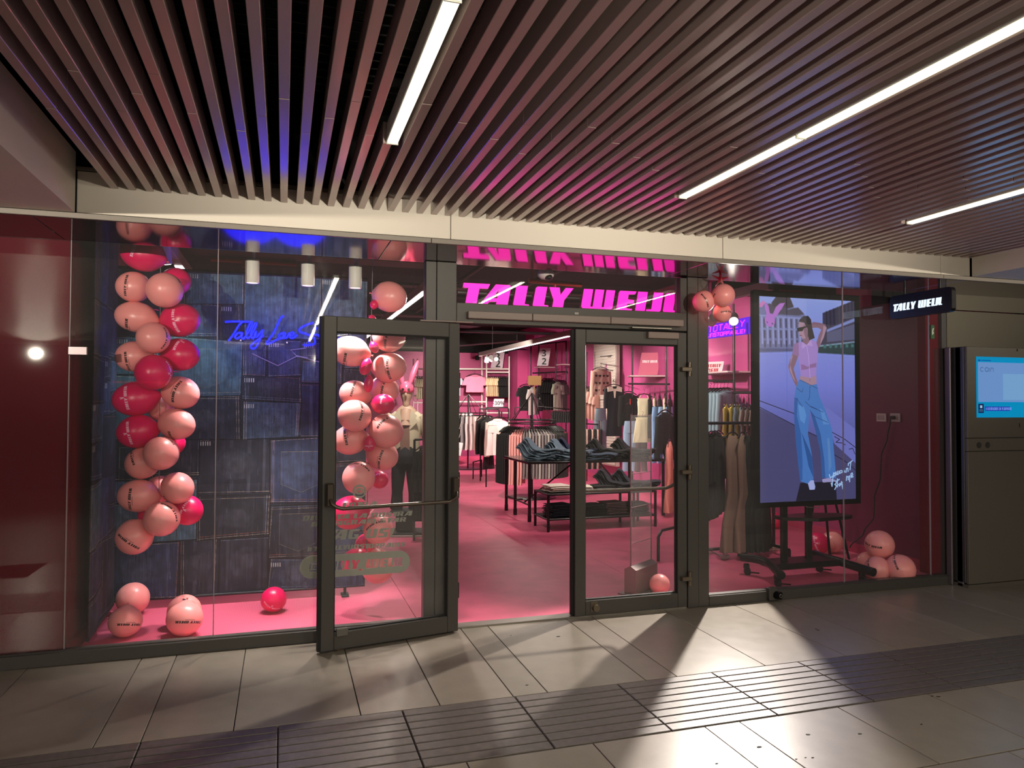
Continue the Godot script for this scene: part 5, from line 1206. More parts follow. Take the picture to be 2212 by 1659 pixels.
	for q in [[Vector3(2.4, 3.3, -9.5), Vector3(3.2, 0.22, 0.5), 0.35], [Vector3(4.6, 3.15, -12.5), Vector3(0.3, 0.25, 3.0), 0.5], [Vector3(0.2, 3.0, -1.75), Vector3(2.6, 0.22, 0.3), 0.02], [Vector3(2.2, 3.15, -1.6), Vector3(1.6, 0.15, 0.25), 0.04], [Vector3(3.6, 3.1, -7.5), Vector3(4.4, 0.05, 0.3), 0.0], [Vector3(3.6, 3.2, -11.0), Vector3(5.0, 0.05, 0.25), 0.0], [Vector3(3.4, 3.25, -5.2), Vector3(4.4, 0.04, 0.2), 0.0], [Vector3(5.2, 2.85, -1.75), Vector3(1.5, 0.14, 0.2), 0.0]]:
		b = MB.new(); b.cb(q[0], q[1], 0.01, Basis(Vector3.UP, q[2])); put("duct", b, du, ce)
	for q in [[Vector3(-1, 2.95, -1.5), Vector3(1, 2.93, -1.5)], [Vector3(2, 3.3, -6.4), Vector3(6.2, 3.3, -6.4)], [Vector3(1.2, 3.3, -3.4), Vector3(6.2, 3.3, -3.4)], [Vector3(3.0, 3.1, -1.2), Vector3(3.0, 3.2, -12)], [Vector3(2.4, 3.35, -1.2), Vector3(2.4, 3.3, -12)]]:
		b = MB.new(); b.cyl(q[0], q[1], 0.03); put("pipe", b, du, ce)

# ---------- clothes ----------
var gm := {}

func body_rings(w_sh: float, w_mid: float, w_hem: float, len: float, th: float, neck: float, folds: float, y0: float, waves := 5.0) -> Array:
	var rings := []
	var lv := [[0.0, neck, 0.3], [0.02, neck * 1.15, 0.5], [0.05, lerpf(neck, w_sh, 0.55), 0.7], [0.09, w_sh * 0.93, 0.9], [0.13, w_sh, 1.0], [0.3, lerpf(w_sh, w_mid, 0.6), 1.0], [0.5, w_mid, 1.0], [0.75, lerpf(w_mid, w_hem, 0.5), 1.05], [1.0, w_hem, 1.1]]
	for l in lv:
		var ring := PackedVector3Array()
		for k in 20:
			var a := TAU * k / 20.0
			var x: float = cos(a) * l[1] * 0.5
			var z: float = sin(a) * th * l[2] * 0.5 + sin(x * 38.0 * waves / 5.0 + l[0] * 3.0) * folds * l[0]
			ring.append(Vector3(x, y0 - l[0] * len, z))
		rings.append(ring)
	return rings

func sleeve(sgn: float, w_sh: float, len: float, r0: float, r1: float, out: float, y0: float, drop: float, th: float) -> MB:
	var mb := MB.new(true)
	var rings := []
	for i in 7:
		var t := i / 6.0
		var c := Vector3(sgn * (w_sh * 0.5 - r0 * 0.6 + out * t * (1.0 - 0.3 * t)), y0 - drop - len * t, 0.006 * sin(t * 7))
		var r := lerpf(r0, r1, t)
		var ring := PackedVector3Array()
		for k in 10:
			var a := TAU * k / 10.0 * -sgn
			ring.append(c + Vector3(cos(a) * r, sin(a * 1.0) * 0.0 + cos(a) * r * 0.25 * sgn * (1 - t), sin(a) * minf(r, th * 0.55)))
		rings.append(ring)
	mb.loft(rings)
	return mb

func gmesh(kind: String) -> Array:
	if gm.has(kind): return gm[kind]
	var out := []
	var y0 := -0.115
	var add := func(nm: String, mb: MB): out.append([nm, mb.mesh()])
	var b := MB.new(true)
	match kind:
		"tee", "crop":
			var L := 0.52 if kind == "tee" else 0.38
			b.loft(body_rings(0.40, 0.40, 0.42, L, 0.05, 0.15, 0.012, y0)); add.call("body", b)
			for s in [-1.0, 1.0]: add.call("sleeve", sleeve(s, 0.40, 0.17, 0.075, 0.085, 0.09, y0, 0.055, 0.05))
		"longsleeve", "jumper", "jacket":
			var L: float = {"longsleeve": 0.56, "jumper": 0.54, "jacket": 0.5}[kind]
			b.loft(body_rings(0.42, 0.42, 0.43, L, 0.07, 0.15, 0.014, y0)); add.call("body", b)
			for s in [-1.0, 1.0]: add.call("sleeve", sleeve(s, 0.42, 0.52, 0.075, 0.05, 0.06, y0, 0.06, 0.06))
		"dress":
			b.loft(body_rings(0.36, 0.29, 0.36, 0.92, 0.06, 0.16, 0.014, y0)); add.call("body", b)
			for s in [-1.0, 1.0]: add.call("sleeve", sleeve(s, 0.36, 0.36, 0.065, 0.045, 0.05, y0, 0.05, 0.05))
		"longdress":
			b.loft(body_rings(0.30, 0.26, 0.52, 1.22, 0.09, 0.2, 0.03, y0, 7.0)); add.call("body", b)
		"longcoat":
			b.loft(body_rings(0.42, 0.38, 0.44, 1.05, 0.08, 0.16, 0.02, y0, 6.0)); add.call("body", b)
			for s in [-1.0, 1.0]: add.call("sleeve", sleeve(s, 0.42, 0.56, 0.07, 0.05, 0.05, y0, 0.06, 0.06))
		"skirt":
			b.loft(body_rings(0.30, 0.36, 0.46, 0.42, 0.06, 0.29, 0.02, -0.09, 8.0)); add.call("body", b)
		"strap":
			b.loft(body_rings(0.30, 0.28, 0.32, 0.5, 0.05, 0.27, 0.012, -0.16)); add.call("body", b)
			var c := MB.new(); for s in [-1.0, 1.0]: c.tube([Vector3(s * 0.11, -0.17, 0.0), Vector3(s * 0.07, -0.10, 0.0)], 0.006, 6)
			add.call("strap", c)
		"pants", "jeans":
			var L := 0.92
			var rings := []
			for l in [[0.0, 0.30], [0.06, 0.32], [0.14, 0.36], [0.24, 0.37]]:
				var ring := PackedVector3Array()
				for k in 16:
					var a := TAU * k / 16.0
					ring.append(Vector3(cos(a) * l[1] * 0.5, -0.08 - l[0] * L, sin(a) * 0.035))
				rings.append(ring)
			b.loft(rings); add.call("body", b)
			for s in [-1.0, 1.0]:
				var lg := MB.new(true); var rr := []
				for i in 6:
					var t := i / 5.0
					var ring := PackedVector3Array()
					for k in 12:
						var a := TAU * k / 12.0
						ring.append(Vector3(s * lerpf(0.093, 0.115, t) + cos(a) * lerpf(0.092, 0.115 if kind == "pants" else 0.085, t), -0.08 - lerpf(0.22, 1.0, t) * L, sin(a) * 0.03 + sin(t * 6 + s) * 0.008))
					rr.append(ring)
				lg.loft(rr); add.call("leg", lg)
	if kind in ["tee", "crop", "longsleeve", "jumper", "jacket", "longcoat"]:
		var nk := MB.new(true)
		var lp := []
		for k in 16:
			var a := TAU * k / 16.0
			lp.append(Vector3(cos(a) * 0.078, y0 + 0.004 - 0.032 * maxf(sin(a), 0.0) - 0.006 * absf(cos(a)), sin(a) * 0.024))
		nk.tube(lp, 0.009, 6, true)
		add.call("neckline", nk)
	var h := MB.new()
	var hook := [Vector3(0, -0.075, 0), Vector3(0, -0.03, 0)]
	hook.append_array(arc(Vector3(0.0, -0.012, 0), Vector3(0, -1, 0), Vector3(1, 0, 0), 0.018, 0.0, PI * 1.35, 8))
	h.tube(hook, 0.0028, 5)
	if kind in ["pants", "jeans", "skirt"]: h.tube([Vector3(-0.15, -0.078, 0), Vector3(0.15, -0.078, 0)], 0.008, 6)
	else: h.tube([Vector3(-0.19, -0.135, 0), Vector3(-0.09, -0.09, 0), Vector3(0, -0.075, 0), Vector3(0.09, -0.09, 0), Vector3(0.19, -0.135, 0)], 0.009, 6)
	add.call("hanger", h)
	gm[kind] = out
	return out

func cloth(c: Color, rough := 0.85) -> StandardMaterial3D:
	var key := "cloth_" + c.to_html(false)
	if mats.has(key): return mats[key]
	var m := mat(key, c, rough)
	m.rim_enabled = true; m.rim = 0.25; m.rim_tint = 0.6
	return m

const NM := {"tee": "tee_shirt", "crop": "crop_top", "longsleeve": "long_sleeve_top", "jumper": "jumper", "jacket": "jacket", "dress": "dress", "longdress": "long_dress", "longcoat": "long_cardigan", "skirt": "skirt", "strap": "strap_top", "pants": "trousers", "jeans": "jeans"}
const CT := {"tee": "T-shirt", "crop": "top", "longsleeve": "top", "jumper": "jumper", "jacket": "jacket", "dress": "dress", "longdress": "dress", "longcoat": "cardigan", "skirt": "skirt", "strap": "top", "pants": "trousers", "jeans": "jeans"}

func wear(kind: String, c: Color, at: Vector3, turn: float, label: String, group := "", sc := Vector3.ONE) -> Node3D:
	var t := thing(NM[kind], label, CT[kind], at, group, turn)
	t.scale = sc
	var hm := mat("hanger_black", Color(0.015, 0.015, 0.015), 0.4)
	for p in gmesh(kind): put(p[0], p[1], hm if p[0] == "hanger" else (cloth(c.darkened(0.25)) if p[0] == "neckline" else cloth(c)), t)
	return t

func rail(called: String, label: String, paths: Array, r := 0.013, m: Material = null) -> Node3D:
	var t := thing(called, label, "clothes rail")
	for p in paths:
		var b := MB.new(); b.tube(p, r, 8); put("tube", b, m if m else mat("rail_black", Color(0.012, 0.012, 0.012), 0.4), t)
	return t

func round_rack(called: String, label: String, c: Vector3, r: float, hh: float):
	var t := thing(called, label, "clothes rack", c)
	var bm := mat("rail_black", Color(0.012, 0.012, 0.012), 0.4)
	var b := MB.new(true); b.lathe([Vector2(0, 0), Vector2(0.40, 0), Vector2(0.41, 0.006), Vector2(0.40, 0.012), Vector2(0, 0.014)], 28); put("base_disc", b, mat("base_dark", Color(0.05, 0.03, 0.035), 0.3), t)
	b = MB.new(); b.cyl(Vector3(0, 0.01, 0), Vector3(0, hh + 0.45, 0), 0.018); put("pole", b, bm, t)
	for k in [0.0, -0.06]:
		b = MB.new(); b.tube(arc(Vector3(0, hh + k, 0), Vector3.RIGHT, Vector3.BACK, r, 0, TAU * 35 / 36, 35), 0.010, 6, true); put("hoop", b, bm, t)
	for k in 5:
		var a := TAU * k / 5.0 + 0.4
		b = MB.new(); b.cyl(Vector3(0, hh + 0.45, 0), Vector3(cos(a) * r, hh, sin(a) * r), 0.007, -1, 6); put("strut", b, bm, t)
	return t

func folded(kind: String, parent_at: Vector3, n: int, cols: Array, turn: float, label: String, group: String):
	# a pile of folded garments, each one its own object
	for i in n:
		var key := "fold_%s_%d" % [kind, i % 3]
		if not gm.has(key):
			var b := MB.new(true)
			var rings := []
			if kind == "drape":
				var path := []
				for j in 15:
					var s := j / 14.0
					if s < 0.6: path.append([Vector3(0, 0.010 + 0.012 * sin(s * 9.0 + (i % 3)), 0.26 - s * 0.62), 0.0])
					else:
						var q := (s - 0.6) / 0.4
						path.append([Vector3(0, 0.012 + 0.15 * sin(q * q * 1.57), 0.26 - 0.372 - 0.17 * q), 1.15 * sin(q * 2.6)])
				for j in path.size():
					var ring := PackedVector3Array()
					var tilt: float = path[j][1]
					for k in 14:
						var a := TAU * k / 14.0
						var w := (0.15 - 0.045 * smoothstep(8.0, 14.0, float(j))) + 0.01 * sin(j * 1.7 + (i % 3) * 2.0)
						var loc := Vector3(clampf(cos(a) * 1.25, -1, 1) * w, sin(a) * 0.013 + 0.006 * sin(cos(a) * 6.0 + j), 0)
						ring.append(path[j][0] + Basis(Vector3.RIGHT, tilt) * loc)
					rings.append(ring)
				b.loft(rings)
			else:
				for j in 11:
					var s := j / 10.0
					var ring := PackedVector3Array()
					var sq: float = sqrt(maxf(0.02, 1.0 - pow(absf(s * 2 - 1), 5)))
					for k in 14:
						var a := TAU * k / 14.0
						ring.append(Vector3(clampf(cos(a) * 1.3, -1, 1) * (0.145 + 0.006 * sin(j * 2.1 + (i % 3))), 0.013 + sin(a) * 0.013 * sq + 0.004 * sin(j * 1.3 + cos(a) * 4 + (i % 3)), (0.5 - s) * 0.28))
					rings.append(ring)
				b.loft(rings)
			gm[key] = b.mesh()
			var wb := MB.new(true)
			if kind == "drape":
				wb.tube([Vector3(-0.10, 0.162, -0.285), Vector3(0.0, 0.168, -0.29), Vector3(0.10, 0.162, -0.285)], 0.012, 8)
			else: wb.tube([Vector3(-0.14, 0.014, 0.138), Vector3(0.0, 0.018, 0.144), Vector3(0.14, 0.014, 0.138)], 0.008, 6)
			gm[key + "w"] = wb.mesh()
		var nm: String = {"drape": "folded_jeans", "jean": "folded_jeans", "tee": "folded_shirt"}[kind]
		var off := Vector3(rng.randf_range(-0.012, 0.012), i * 0.021, i * (0.022 if kind == "drape" else 0.0) + rng.randf_range(-0.008, 0.008))
		var t := thing(nm, label, "jeans" if kind != "tee" else "shirt", parent_at + Basis(Vector3.UP, turn) * off, group, turn + rng.randf_range(-0.09, 0.09))
		put("fabric", gm[key], cloth(cols[i % cols.size()]), t)
		put("waistband" if kind != "tee" else "fold_edge", gm[key + "w"], cloth(cols[i % cols.size()].lightened(0.06)), t)

func track_spot(label: String, at: Vector3, to: Vector3, lit := true):
	var t := thing("track_spot", label, "lamp", at)
	var d := (to - at).normalized()
	var wm := mat("lamp_white", Color(0.8, 0.8, 0.78), 0.5)
	var b := MB.new(); b.cyl(-d * 0.13, Vector3.ZERO, 0.05, 0.05, 18); put("barrel", b, wm, t)
	b = MB.new(); b.cyl(Vector3(0, 0.0, 0) - d * 0.06, Vector3(0, 0.16, 0) - d * 0.06, 0.012); put("stem", b, wm, t)
	b = MB.new(); b.cyl(-d * 0.004, d * 0.003, 0.043, 0.043, 18); put("lens", b, glow("spot_lens_bright", Color(1, 0.97, 0.95), 6.0) if lit else mat("lens_black", Color(0.02, 0.02, 0.02), 0.08), t)

func light_beam(label: String, x: float, y: float, z0: float, z1: float, segs: Array):
	var t := thing("light_beam", label, "light fixture", Vector3(x, y, z0), "white light beams under the shop ceiling")
	var wm := mat("beam_white", Color(0.62, 0.58, 0.56), 0.45)
	var b := MB.new(); b.cb(Vector3(0, 0.05, (z1 - z0) / 2), Vector3(0.07, 0.09, absf(z1 - z0)), 0.004); put("beam", b, wm, t)
	for s in segs:
		b = MB.new(); b.box2(Vector3(-0.03, -0.004, s[1] - z0), Vector3(0.03, 0.006, s[0] - z0)); put("diffuser", b, glow("led_clean", Color(1.0, 0.97, 0.95), 3.0), t)
	for z in [0.1, 0.5, 0.9]:
		b = MB.new(); b.cyl(Vector3(0, 0.09, (z1 - z0) * z), Vector3(0, 3.6 - y, (z1 - z0) * z), 0.004, -1, 6); put("suspension_wire", b, mat("cord_grey", Color(0.4, 0.4, 0.42), 0.5), t)

func shop_interior():
	light_beam("long white light beam seen through the doorway and right window", 4.4, 2.665, -0.75, -11.5, [[-2.0, -5.2], [-5.9, -10.0]])
	light_beam("white light beam above the pale pink balloon at the left of the doorway", 1.355, 2.71, -1.9, -12.0, [[-2.2, -5.6], [-7.0, -11.5]])
	light_beam("white track with lamps above the denim, behind the top hot pink balloon", -0.84, 2.71, -0.75, -3.0, [[-1.45, -1.9]])
	track_spot("bright white track lamp facing out beside the hanging bunch of balloons", Vector3(4.3823, 2.4326, -1.33), Vector3(1.9, 0.0, 2.6))
	track_spot("unlit white track lamp tilted away under the hanging bunch of balloons", Vector3(4.3857, 2.4616, -1.75), Vector3(4.9, 1.9, -3.2), false)
	track_spot("glowing track lamp at the far end of the long light beam", Vector3(4.6541, 2.5785, -11), Vector3(2.0, 1.0, -4))
	track_spot("white track lamp pointing down at the far end of the long light beam", Vector3(4.4779, 2.5213, -11.2), Vector3(4.5, 0.5, -12), false)
	track_spot("middle white track lamp at the far end of the long light beam", Vector3(4.572, 2.5608, -11.1), Vector3(5.6, 1.0, -13), false)
	track_spot("white track lamp above the denim, beside the topmost hot pink balloon", Vector3(-0.84, 2.60, -0.74), Vector3(-0.74, 1.35, -1.12))
	var wt := mat("tube_white", Color(0.85, 0.8, 0.78), 0.4)
	# white frame rails on the back wall
	var zb := -14.1
	rail("wall_frame", "white tube frame with hanging tops on the back wall", [[Vector3(5.2747, 2.6852, -14.1), Vector3(Vector3(5.2747, 2.6852, -14.1).x, 0, -14.1)], [Vector3(5.9217, 2.8514, -14.1), Vector3(Vector3(5.9217, 2.8514, -14.1).x, 0, -14.1)], [Vector3(3.854, 2.4711, -14.1), Vector3(5.9365, 2.507, -14.1)], [Vector3(3.8597, 1.594, -14.1), Vector3(5.2801, 1.5994, -14.1)], [Vector3(5.2816, 1.2968, -14.1), Vector3(5.9415, 1.2963, -14.1)], [Vector3(5.2892, 2.4074, -14.1), Vector3(5.9235, 2.4175, -14.1)], [Vector3(5.2237, 2.8533, -14.4), Vector3(5.2315, 1.3177, -14.4)]], 0.022, wt)
	rail("wall_frame", "white tube ladder frame on the back wall seen through the open door's glass", [[Vector3(3.0128, 2.6424, -12.6), Vector3(3.023, 1.2318, -12.6)], [Vector3(3.1151, 2.6446, -12.6), Vector3(3.1252, 1.2316, -12.6)], [Vector3(3.0146, 2.3938, -12.6), Vector3(3.5528, 2.4031, -12.6)], [Vector3(3.0177, 1.9647, -12.6), Vector3(3.12, 1.9657, -12.6)], [Vector3(3.0206, 1.5699, -12.6), Vector3(3.5006, 1.5715, -12.6)], [Vector3(3.0161, 2.1905, -12.6), Vector3(3.1184, 2.1919, -12.6)], [Vector3(3.0193, 1.7391, -12.6), Vector3(3.1216, 1.7397, -12.6)]], 0.018, wt)
	wear("tee", Color(0.72, 0.74, 0.80), Vector3(4.323, 2.3901, -14.05), 0.2, "white T-shirt on the back wall beside the doorway's left jamb", "", Vector3(1.15, 1.0, 1))
	wear("crop", Color(0.95, 0.52, 0.64), Vector3(4.9374, 2.4501, -14.05), 0.0, "pink short-sleeved top hung facing out on the back wall frame", "", Vector3(1.2, 1.2, 1))
	for i in 7: wear("tee", [Color(0.86, 0.74, 0.58), Color(0.84, 0.70, 0.56), Color(0.88, 0.78, 0.64)][i % 3], Vector3(5.3286, 2.3827, -14.1) + Vector3(i * 0.052, 0, 0), 1.1, "cream frilled T-shirt in a row on the white back wall frame", "cream T-shirts on the white back wall frame")
	for i in 6: wear("tee", Color(0.03, 0.03, 0.035), Vector3(5.6446, 2.3876, -14.1) + Vector3(i * 0.045, 0, 0), 1.1, "black T-shirt in a row on the white back wall frame", "black T-shirts on the white back wall frame", Vector3(1, 1.05, 1))
	for i in 7: wear("tee", Color(0.78, 0.75, 0.62), Vector3(3.1518, 2.2943, -12.6) + Vector3(i * 0.05, 0, 0), 1.1, "cream T-shirt in a row seen through the open door's glass", "cream T-shirts behind the open door's glass")
	var mb := MB.new(); mb.cb(Vector3(6.18, 2.7394, -14.3), Vector3(0.30, 0.42, 0.16), 0.01); var ac := put("wall_unit", mb, mat("unit_white", Color(0.75, 0.62, 0.66), 0.5)); tag(ac, "white wall unit box high on the back wall right of the card", "wall unit")
	mb = MB.new(); mb.box(Vector3(6.1525, 2.8504, -14.215), Vector3(0.29, 0.008, 0.01)); put("seam", mb, mat("gasket_black", Color(0.02, 0.02, 0.02), 0.7), ac)
	mb = MB.new(); mb.cb(Vector3(4.7783, 2.7374, -13.2), Vector3(0.09, 0.12, 0.12), 0.01); mb.cyl(Vector3(4.7783, 2.7374, -13.2), Vector3(4.8147, 2.8944, -13.2), 0.01); tag(put("speaker", mb, mat("bezel_black", Color(0.012, 0.012, 0.012), 0.3)), "small black speaker hanging by the back wall", "speaker")
	# round rack at the back with grey, white and pink trousers
	var ca := Vector3(4.22, 0, -11.9)
	round_rack("round_rack", "round black rack of grey and white trousers at the back", ca, 0.42, 1.33)
	var ra := [[Color(0.10, 0.10, 0.11), "black"], [Color(0.30, 0.28, 0.29), "charcoal"], [Color(0.45, 0.42, 0.43), "grey"], [Color(0.80, 0.70, 0.70), "pale pink"], [Color(0.82, 0.76, 0.74), "off-white"]]
	for i in 22:
		var a := -0.5 + i * 0.2
		var ci: int = 4 if i in [7, 8, 10] else (3 if i in [9, 11, 12] else (0 if i < 5 or i > 19 else (2 if i % 2 else 1)))
		wear("pants", ra[ci][0], ca + Vector3(cos(a) * 0.42, 1.33, sin(a) * 0.42), -a, "%s trousers on the round rack at the back" % ra[ci][1], "%s trousers on the back round rack" % ra[ci][1], Vector3(0.9, 0.85, 1))
	for i in 8: wear("pants", Color(0.82, 0.76, 0.74), ca + Vector3(-0.5 + i * 0.1, 1.36, -0.5), 1.2, "white trousers on the far rail behind the round rack", "white trousers on the far rail", Vector3(0.9, 0.4, 1))
	# white paper carrier bag hanging in front of it
	var bag := thing("carrier_bag", "white paper carrier bag hanging beside the doorway's left jamb", "bag", Vector3(3.7764, 0.5307, -11.2))
	mb = MB.new(); mb.cb(Vector3.ZERO, Vector3(0.24, 0.30, 0.09), 0.006, Basis(Vector3.BACK, -0.2)); put("bag_body", mb, mat("paper_white", Color(0.85, 0.78, 0.78), 0.6), bag)
	mb = MB.new(); mb.tube([Vector3(-0.05, 0.14, 0.03), Vector3(4.03, 1.33, -11.50) - bag.position, Vector3(0.03, 0.14, 0.03)], 0.005, 5); put("handle", mb, mat("cord_white", Color(0.75, 0.66, 0.62), 0.5), bag)
	mb = MB.new(); write_flat("TALLY", 0.001, Transform3D(Basis(Vector3.BACK, -0.2) * Basis.from_scale(Vector3(0.018, 0.018, 1)), Vector3(-0.04, 0.0, 0.047)), mb); put("print", mb, mat("ink_dark", Color(0.1, 0.08, 0.1), 0.6), bag)
	# two-arm stand in the middle distance
	var rk := mat("rail_black", Color(0.012, 0.012, 0.012), 0.4)
	var s0 := Vector3(3.72, 0, -9.0)
	rail("arm_stand", "black tube stand with jackets and white tops in the middle of the shop", [[Vector3(3.7604, 0, -9.5922), Vector3(3.7604, 0, -9.5922) + Vector3(0, 0.35, 0), Vector3(4.0471, 0, -9.9976) + Vector3(0, 0.36, 0), Vector3(4.0471, 0, -9.9976)], [Vector3(3.6493, 0, -8.1748), Vector3(3.6493, 0, -8.1748) + Vector3(0, 0.4, 0)], [Vector3(4.2983, 0, -9.3522), Vector3(4.2983, 0, -9.3522) + Vector3(0, 1.4, 0)], [Vector3(3.7354, 1.2852, -9), Vector3(3.7345, 1.4605, -9), Vector3(4.1192, 1.4516, -9), Vector3(4.1485, 1.4144, -9), Vector3(4.1494, 1.219, -9)], [Vector3(4.0339, 1.3004, -9.6), Vector3(4.033, 1.474, -9.6), Vector3(4.4973, 1.4844, -9.6), Vector3(4.5281, 1.4454, -9.6), Vector3(4.5289, 1.2409, -9.6)], [Vector3(3.81, 0.8318, -9.2), Vector3(Vector3(3.81, 0.8318, -9.2).x, 0, -9.2)]], 0.014)
	var cs := [["jacket", Color(0.82, 0.62, 0.58), "pale pink jacket behind the black one on the middle stand"], ["jacket", Color(0.02, 0.02, 0.022), "black jacket on the middle stand, left of the white top"], ["longsleeve", Color(0.05, 0.03, 0.03), "dark brown top on the middle stand between jacket and white top"], ["longsleeve", Color(0.86, 0.76, 0.72), "cream long-sleeved top facing out on the middle stand"]]
	for i in 4: wear(cs[i][0], cs[i][1], [Vector3(3.8532, 1.4104, -9.3), Vector3(3.8574, 1.4317, -9.1), Vector3(3.9263, 1.4144, -9), Vector3(4.0224, 1.4001, -8.7)][i], [0.9, 0.75, 0.7, 0.3][i], cs[i][2], "", Vector3(1.2, 1.25, 1))
	wear("pants", Color(0.88, 0.82, 0.80), Vector3(3.8625, 1.1884, -8.5), 0.5, "white trousers hung under the cream top on the middle stand", "", Vector3(0.75, 0.62, 1))
	wear("pants", Color(0.10, 0.09, 0.10), Vector3(3.872, 1.1249, -8.8), 0.6, "dark grey trousers behind the white ones on the middle stand", "", Vector3(0.75, 0.85, 1))
	# big round rack behind the table
	var cb_ := Vector3(4.0, 0, -6.55)
	round_rack("round_rack", "round black rack of grey tops behind the table of jeans", cb_, 0.40, 1.30)
	mb = MB.new(); mb.cb(Vector3(4.0445, 1.9623, -6.55), Vector3(0.235, 0.16, 0.012), 0.002); mb.cyl(Vector3(4.0445, 1.9623, -6.55), Vector3(Vector3(4.0445, 1.9623, -6.55).x, 1.74, -6.55), 0.008, -1, 6)
	var sgn_ := put("rack_card", mb, mat("card_kraft", Color(0.52, 0.38, 0.22), 0.7)); tag(sgn_, "blank kraft card on top of the round rack of grey tops", "card")
	var gb := [[Color(0.02, 0.02, 0.022), "black"], [Color(0.84, 0.60, 0.58), "pale pink"], [Color(0.46, 0.42, 0.42), "warm grey"], [Color(0.26, 0.26, 0.25), "charcoal"], [Color(0.22, 0.23, 0.20), "dark olive"], [Color(0.75, 0.03, 0.04), "bright red"], [Color(0.62, 0.60, 0.57), "light grey"]]
	for i in 44:
		var a := -0.35 + i * 0.088
		var ci: int = 3
		if i < 5: ci = 6
		elif i < 8: ci = 5
		elif i < 19: ci = 4 if i % 2 else 3
		elif i < 30: ci = 2 if i % 3 else 6
		elif i < 35: ci = 1
		else: ci = 0
		wear("longsleeve", gb[ci][0], cb_ + Vector3(cos(a) * 0.40, 1.30, sin(a) * 0.40), -a + 0.25, "%s top hanging on the round rack behind the table of jeans" % gb[ci][1], "%s tops on the round rack" % gb[ci][1], Vector3(0.85, 1.5 if ci in [0, 1] else 1.35, 0.62))
	# black wall units at the right rear
	rail("wall_unit_frame", "black tube wall frame with shelf and hanging tops at right rear", [[Vector3(5.4273, 2.9043, -10.8), Vector3(Vector3(5.4273, 2.9043, -10.8).x, 0, -10.8)], [Vector3(5.4273, 2.9043, -10.8), Vector3(6.3198, 3.026, -10.8)], [Vector3(5.7608, 2.9534, -11.2), Vector3(5.7659, 1.3635, -11.2)], [Vector3(5.9661, 2.9682, -10.6), Vector3(Vector3(5.9661, 2.9682, -10.6).x, 0, -10.6)], [Vector3(6.1381, 2.9789, -10.4), Vector3(Vector3(6.1381, 2.9789, -10.4).x, 0, -10.4)], [Vector3(5.4633, 2.2645, -10.8), Vector3(6.2533, 2.3015, -10.6)]], 0.016)
	mb = MB.new(); mb.cb(Vector3(5.8299, 2.4078, -11), Vector3(0.42, 0.02, 0.3), 0.003); tag(put("wall_shelf", mb, mat("shelf_white", Color(0.78, 0.7, 0.7), 0.4)), "thin white shelf carrying the slanted card at right rear", "shelf")
	mb = MB.new(); mb.cb(Vector3(6.0266, 2.4388, -10.2), Vector3(0.3, 0.02, 0.3), 0.003); tag(put("wall_shelf", mb, mat("shelf_white", Color(0.78, 0.7, 0.7), 0.4)), "thin white shelf at the edge of the closed door, right rear", "shelf")
	wear("tee", Color(0.16, 0.17, 0.17), Vector3(5.3512, 2.0951, -10.9), 0.5, "charcoal T-shirt at the left end of the right rear rail", "", Vector3(1.2, 1.1, 1)); wear("tee", Color(0.85, 0.82, 0.80), Vector3(5.4175, 2.0668, -10.6), 0.6, "white T-shirt on the right rear rail below the kraft card", "", Vector3(0.9, 1.2, 1)); wear("tee", Color(0.62, 0.48, 0.52), Vector3(5.5418, 2.0496, -10.7), 0.9, "mauve T-shirt on the right rear rail beside the white one", "", Vector3(0.9, 1.15, 1)); wear("tee", Color(0.22, 0.22, 0.23), Vector3(5.6561, 2.0855, -10.8), 0.9, "slate grey T-shirt on the right rear rail", "", Vector3(0.9, 1.1, 1))
	for i in 5: wear("tee", Color(0.02, 0.02, 0.022), Vector3(5.7217, 2.2435, -10.7) + Vector3(i * 0.055, 0, 0), 0.8, "black T-shirt on the right rear rail", "black T-shirts on the right rear rail", Vector3(0.9, 1.3, 1))
	for i in 5: wear("tee", [Color(0.52, 0.54, 0.47), Color(0.45, 0.46, 0.42), Color(0.2, 0.2, 0.19)][mini(i, 2)], Vector3(5.7728, 2.1786, -10) + Vector3(i * 0.055, 0, -i * 0.05), 0.7, ["sage grey T-shirt at the front of the right rear rail", "grey T-shirt second on the right rear rail", "dark T-shirt behind the sage one, right rear", "dark T-shirt behind the sage one, right rear", "dark T-shirt behind the sage one, right rear"][i], "" if i < 2 else "dark T-shirts behind the sage one", Vector3(0.9, 1.2, 1))
	for i in 9: wear("skirt", [Color(0.03, 0.02, 0.025), Color(0.05, 0.03, 0.04)][i % 2], Vector3(5.4614, 1.4483, -9.4) + Vector3(i * 0.05, 0, 0), 1.0, "black lace skirt on the low rail at right rear", "black skirts on the low rail at right rear", Vector3(0.7, 0.55, 1))
	rail("low_rail", "black low rail of skirts at right rear", [[Vector3(4.7249, 1.3247, -9.8), Vector3(4.7243, 1.483, -9.8), Vector3(5.0169, 1.4835, -9.8), Vector3(5.0174, 1.3242, -9.8)], [Vector3(5.0879, 1.3605, -9.4), Vector3(5.0874, 1.5064, -9.4), Vector3(5.8194, 1.4485, -9.4)]], 0.012)
	# table of jeans and the low two-shelf table
	var tb := thing("display_table", "black-topped display table of draped jeans in the middle of the shop", "table", Vector3(4.15, 0, -4.7))
	var tbm := mat("table_black", Color(0.035, 0.032, 0.034), 0.35)
	mb = MB.new(); mb.cb(Vector3(0, 0.785, 0), Vector3(2.08, 0.03, 1.16), 0.004); put("tabletop", mb, mat("tabletop_dark", Color(0.09, 0.075, 0.075), 0.22), tb)
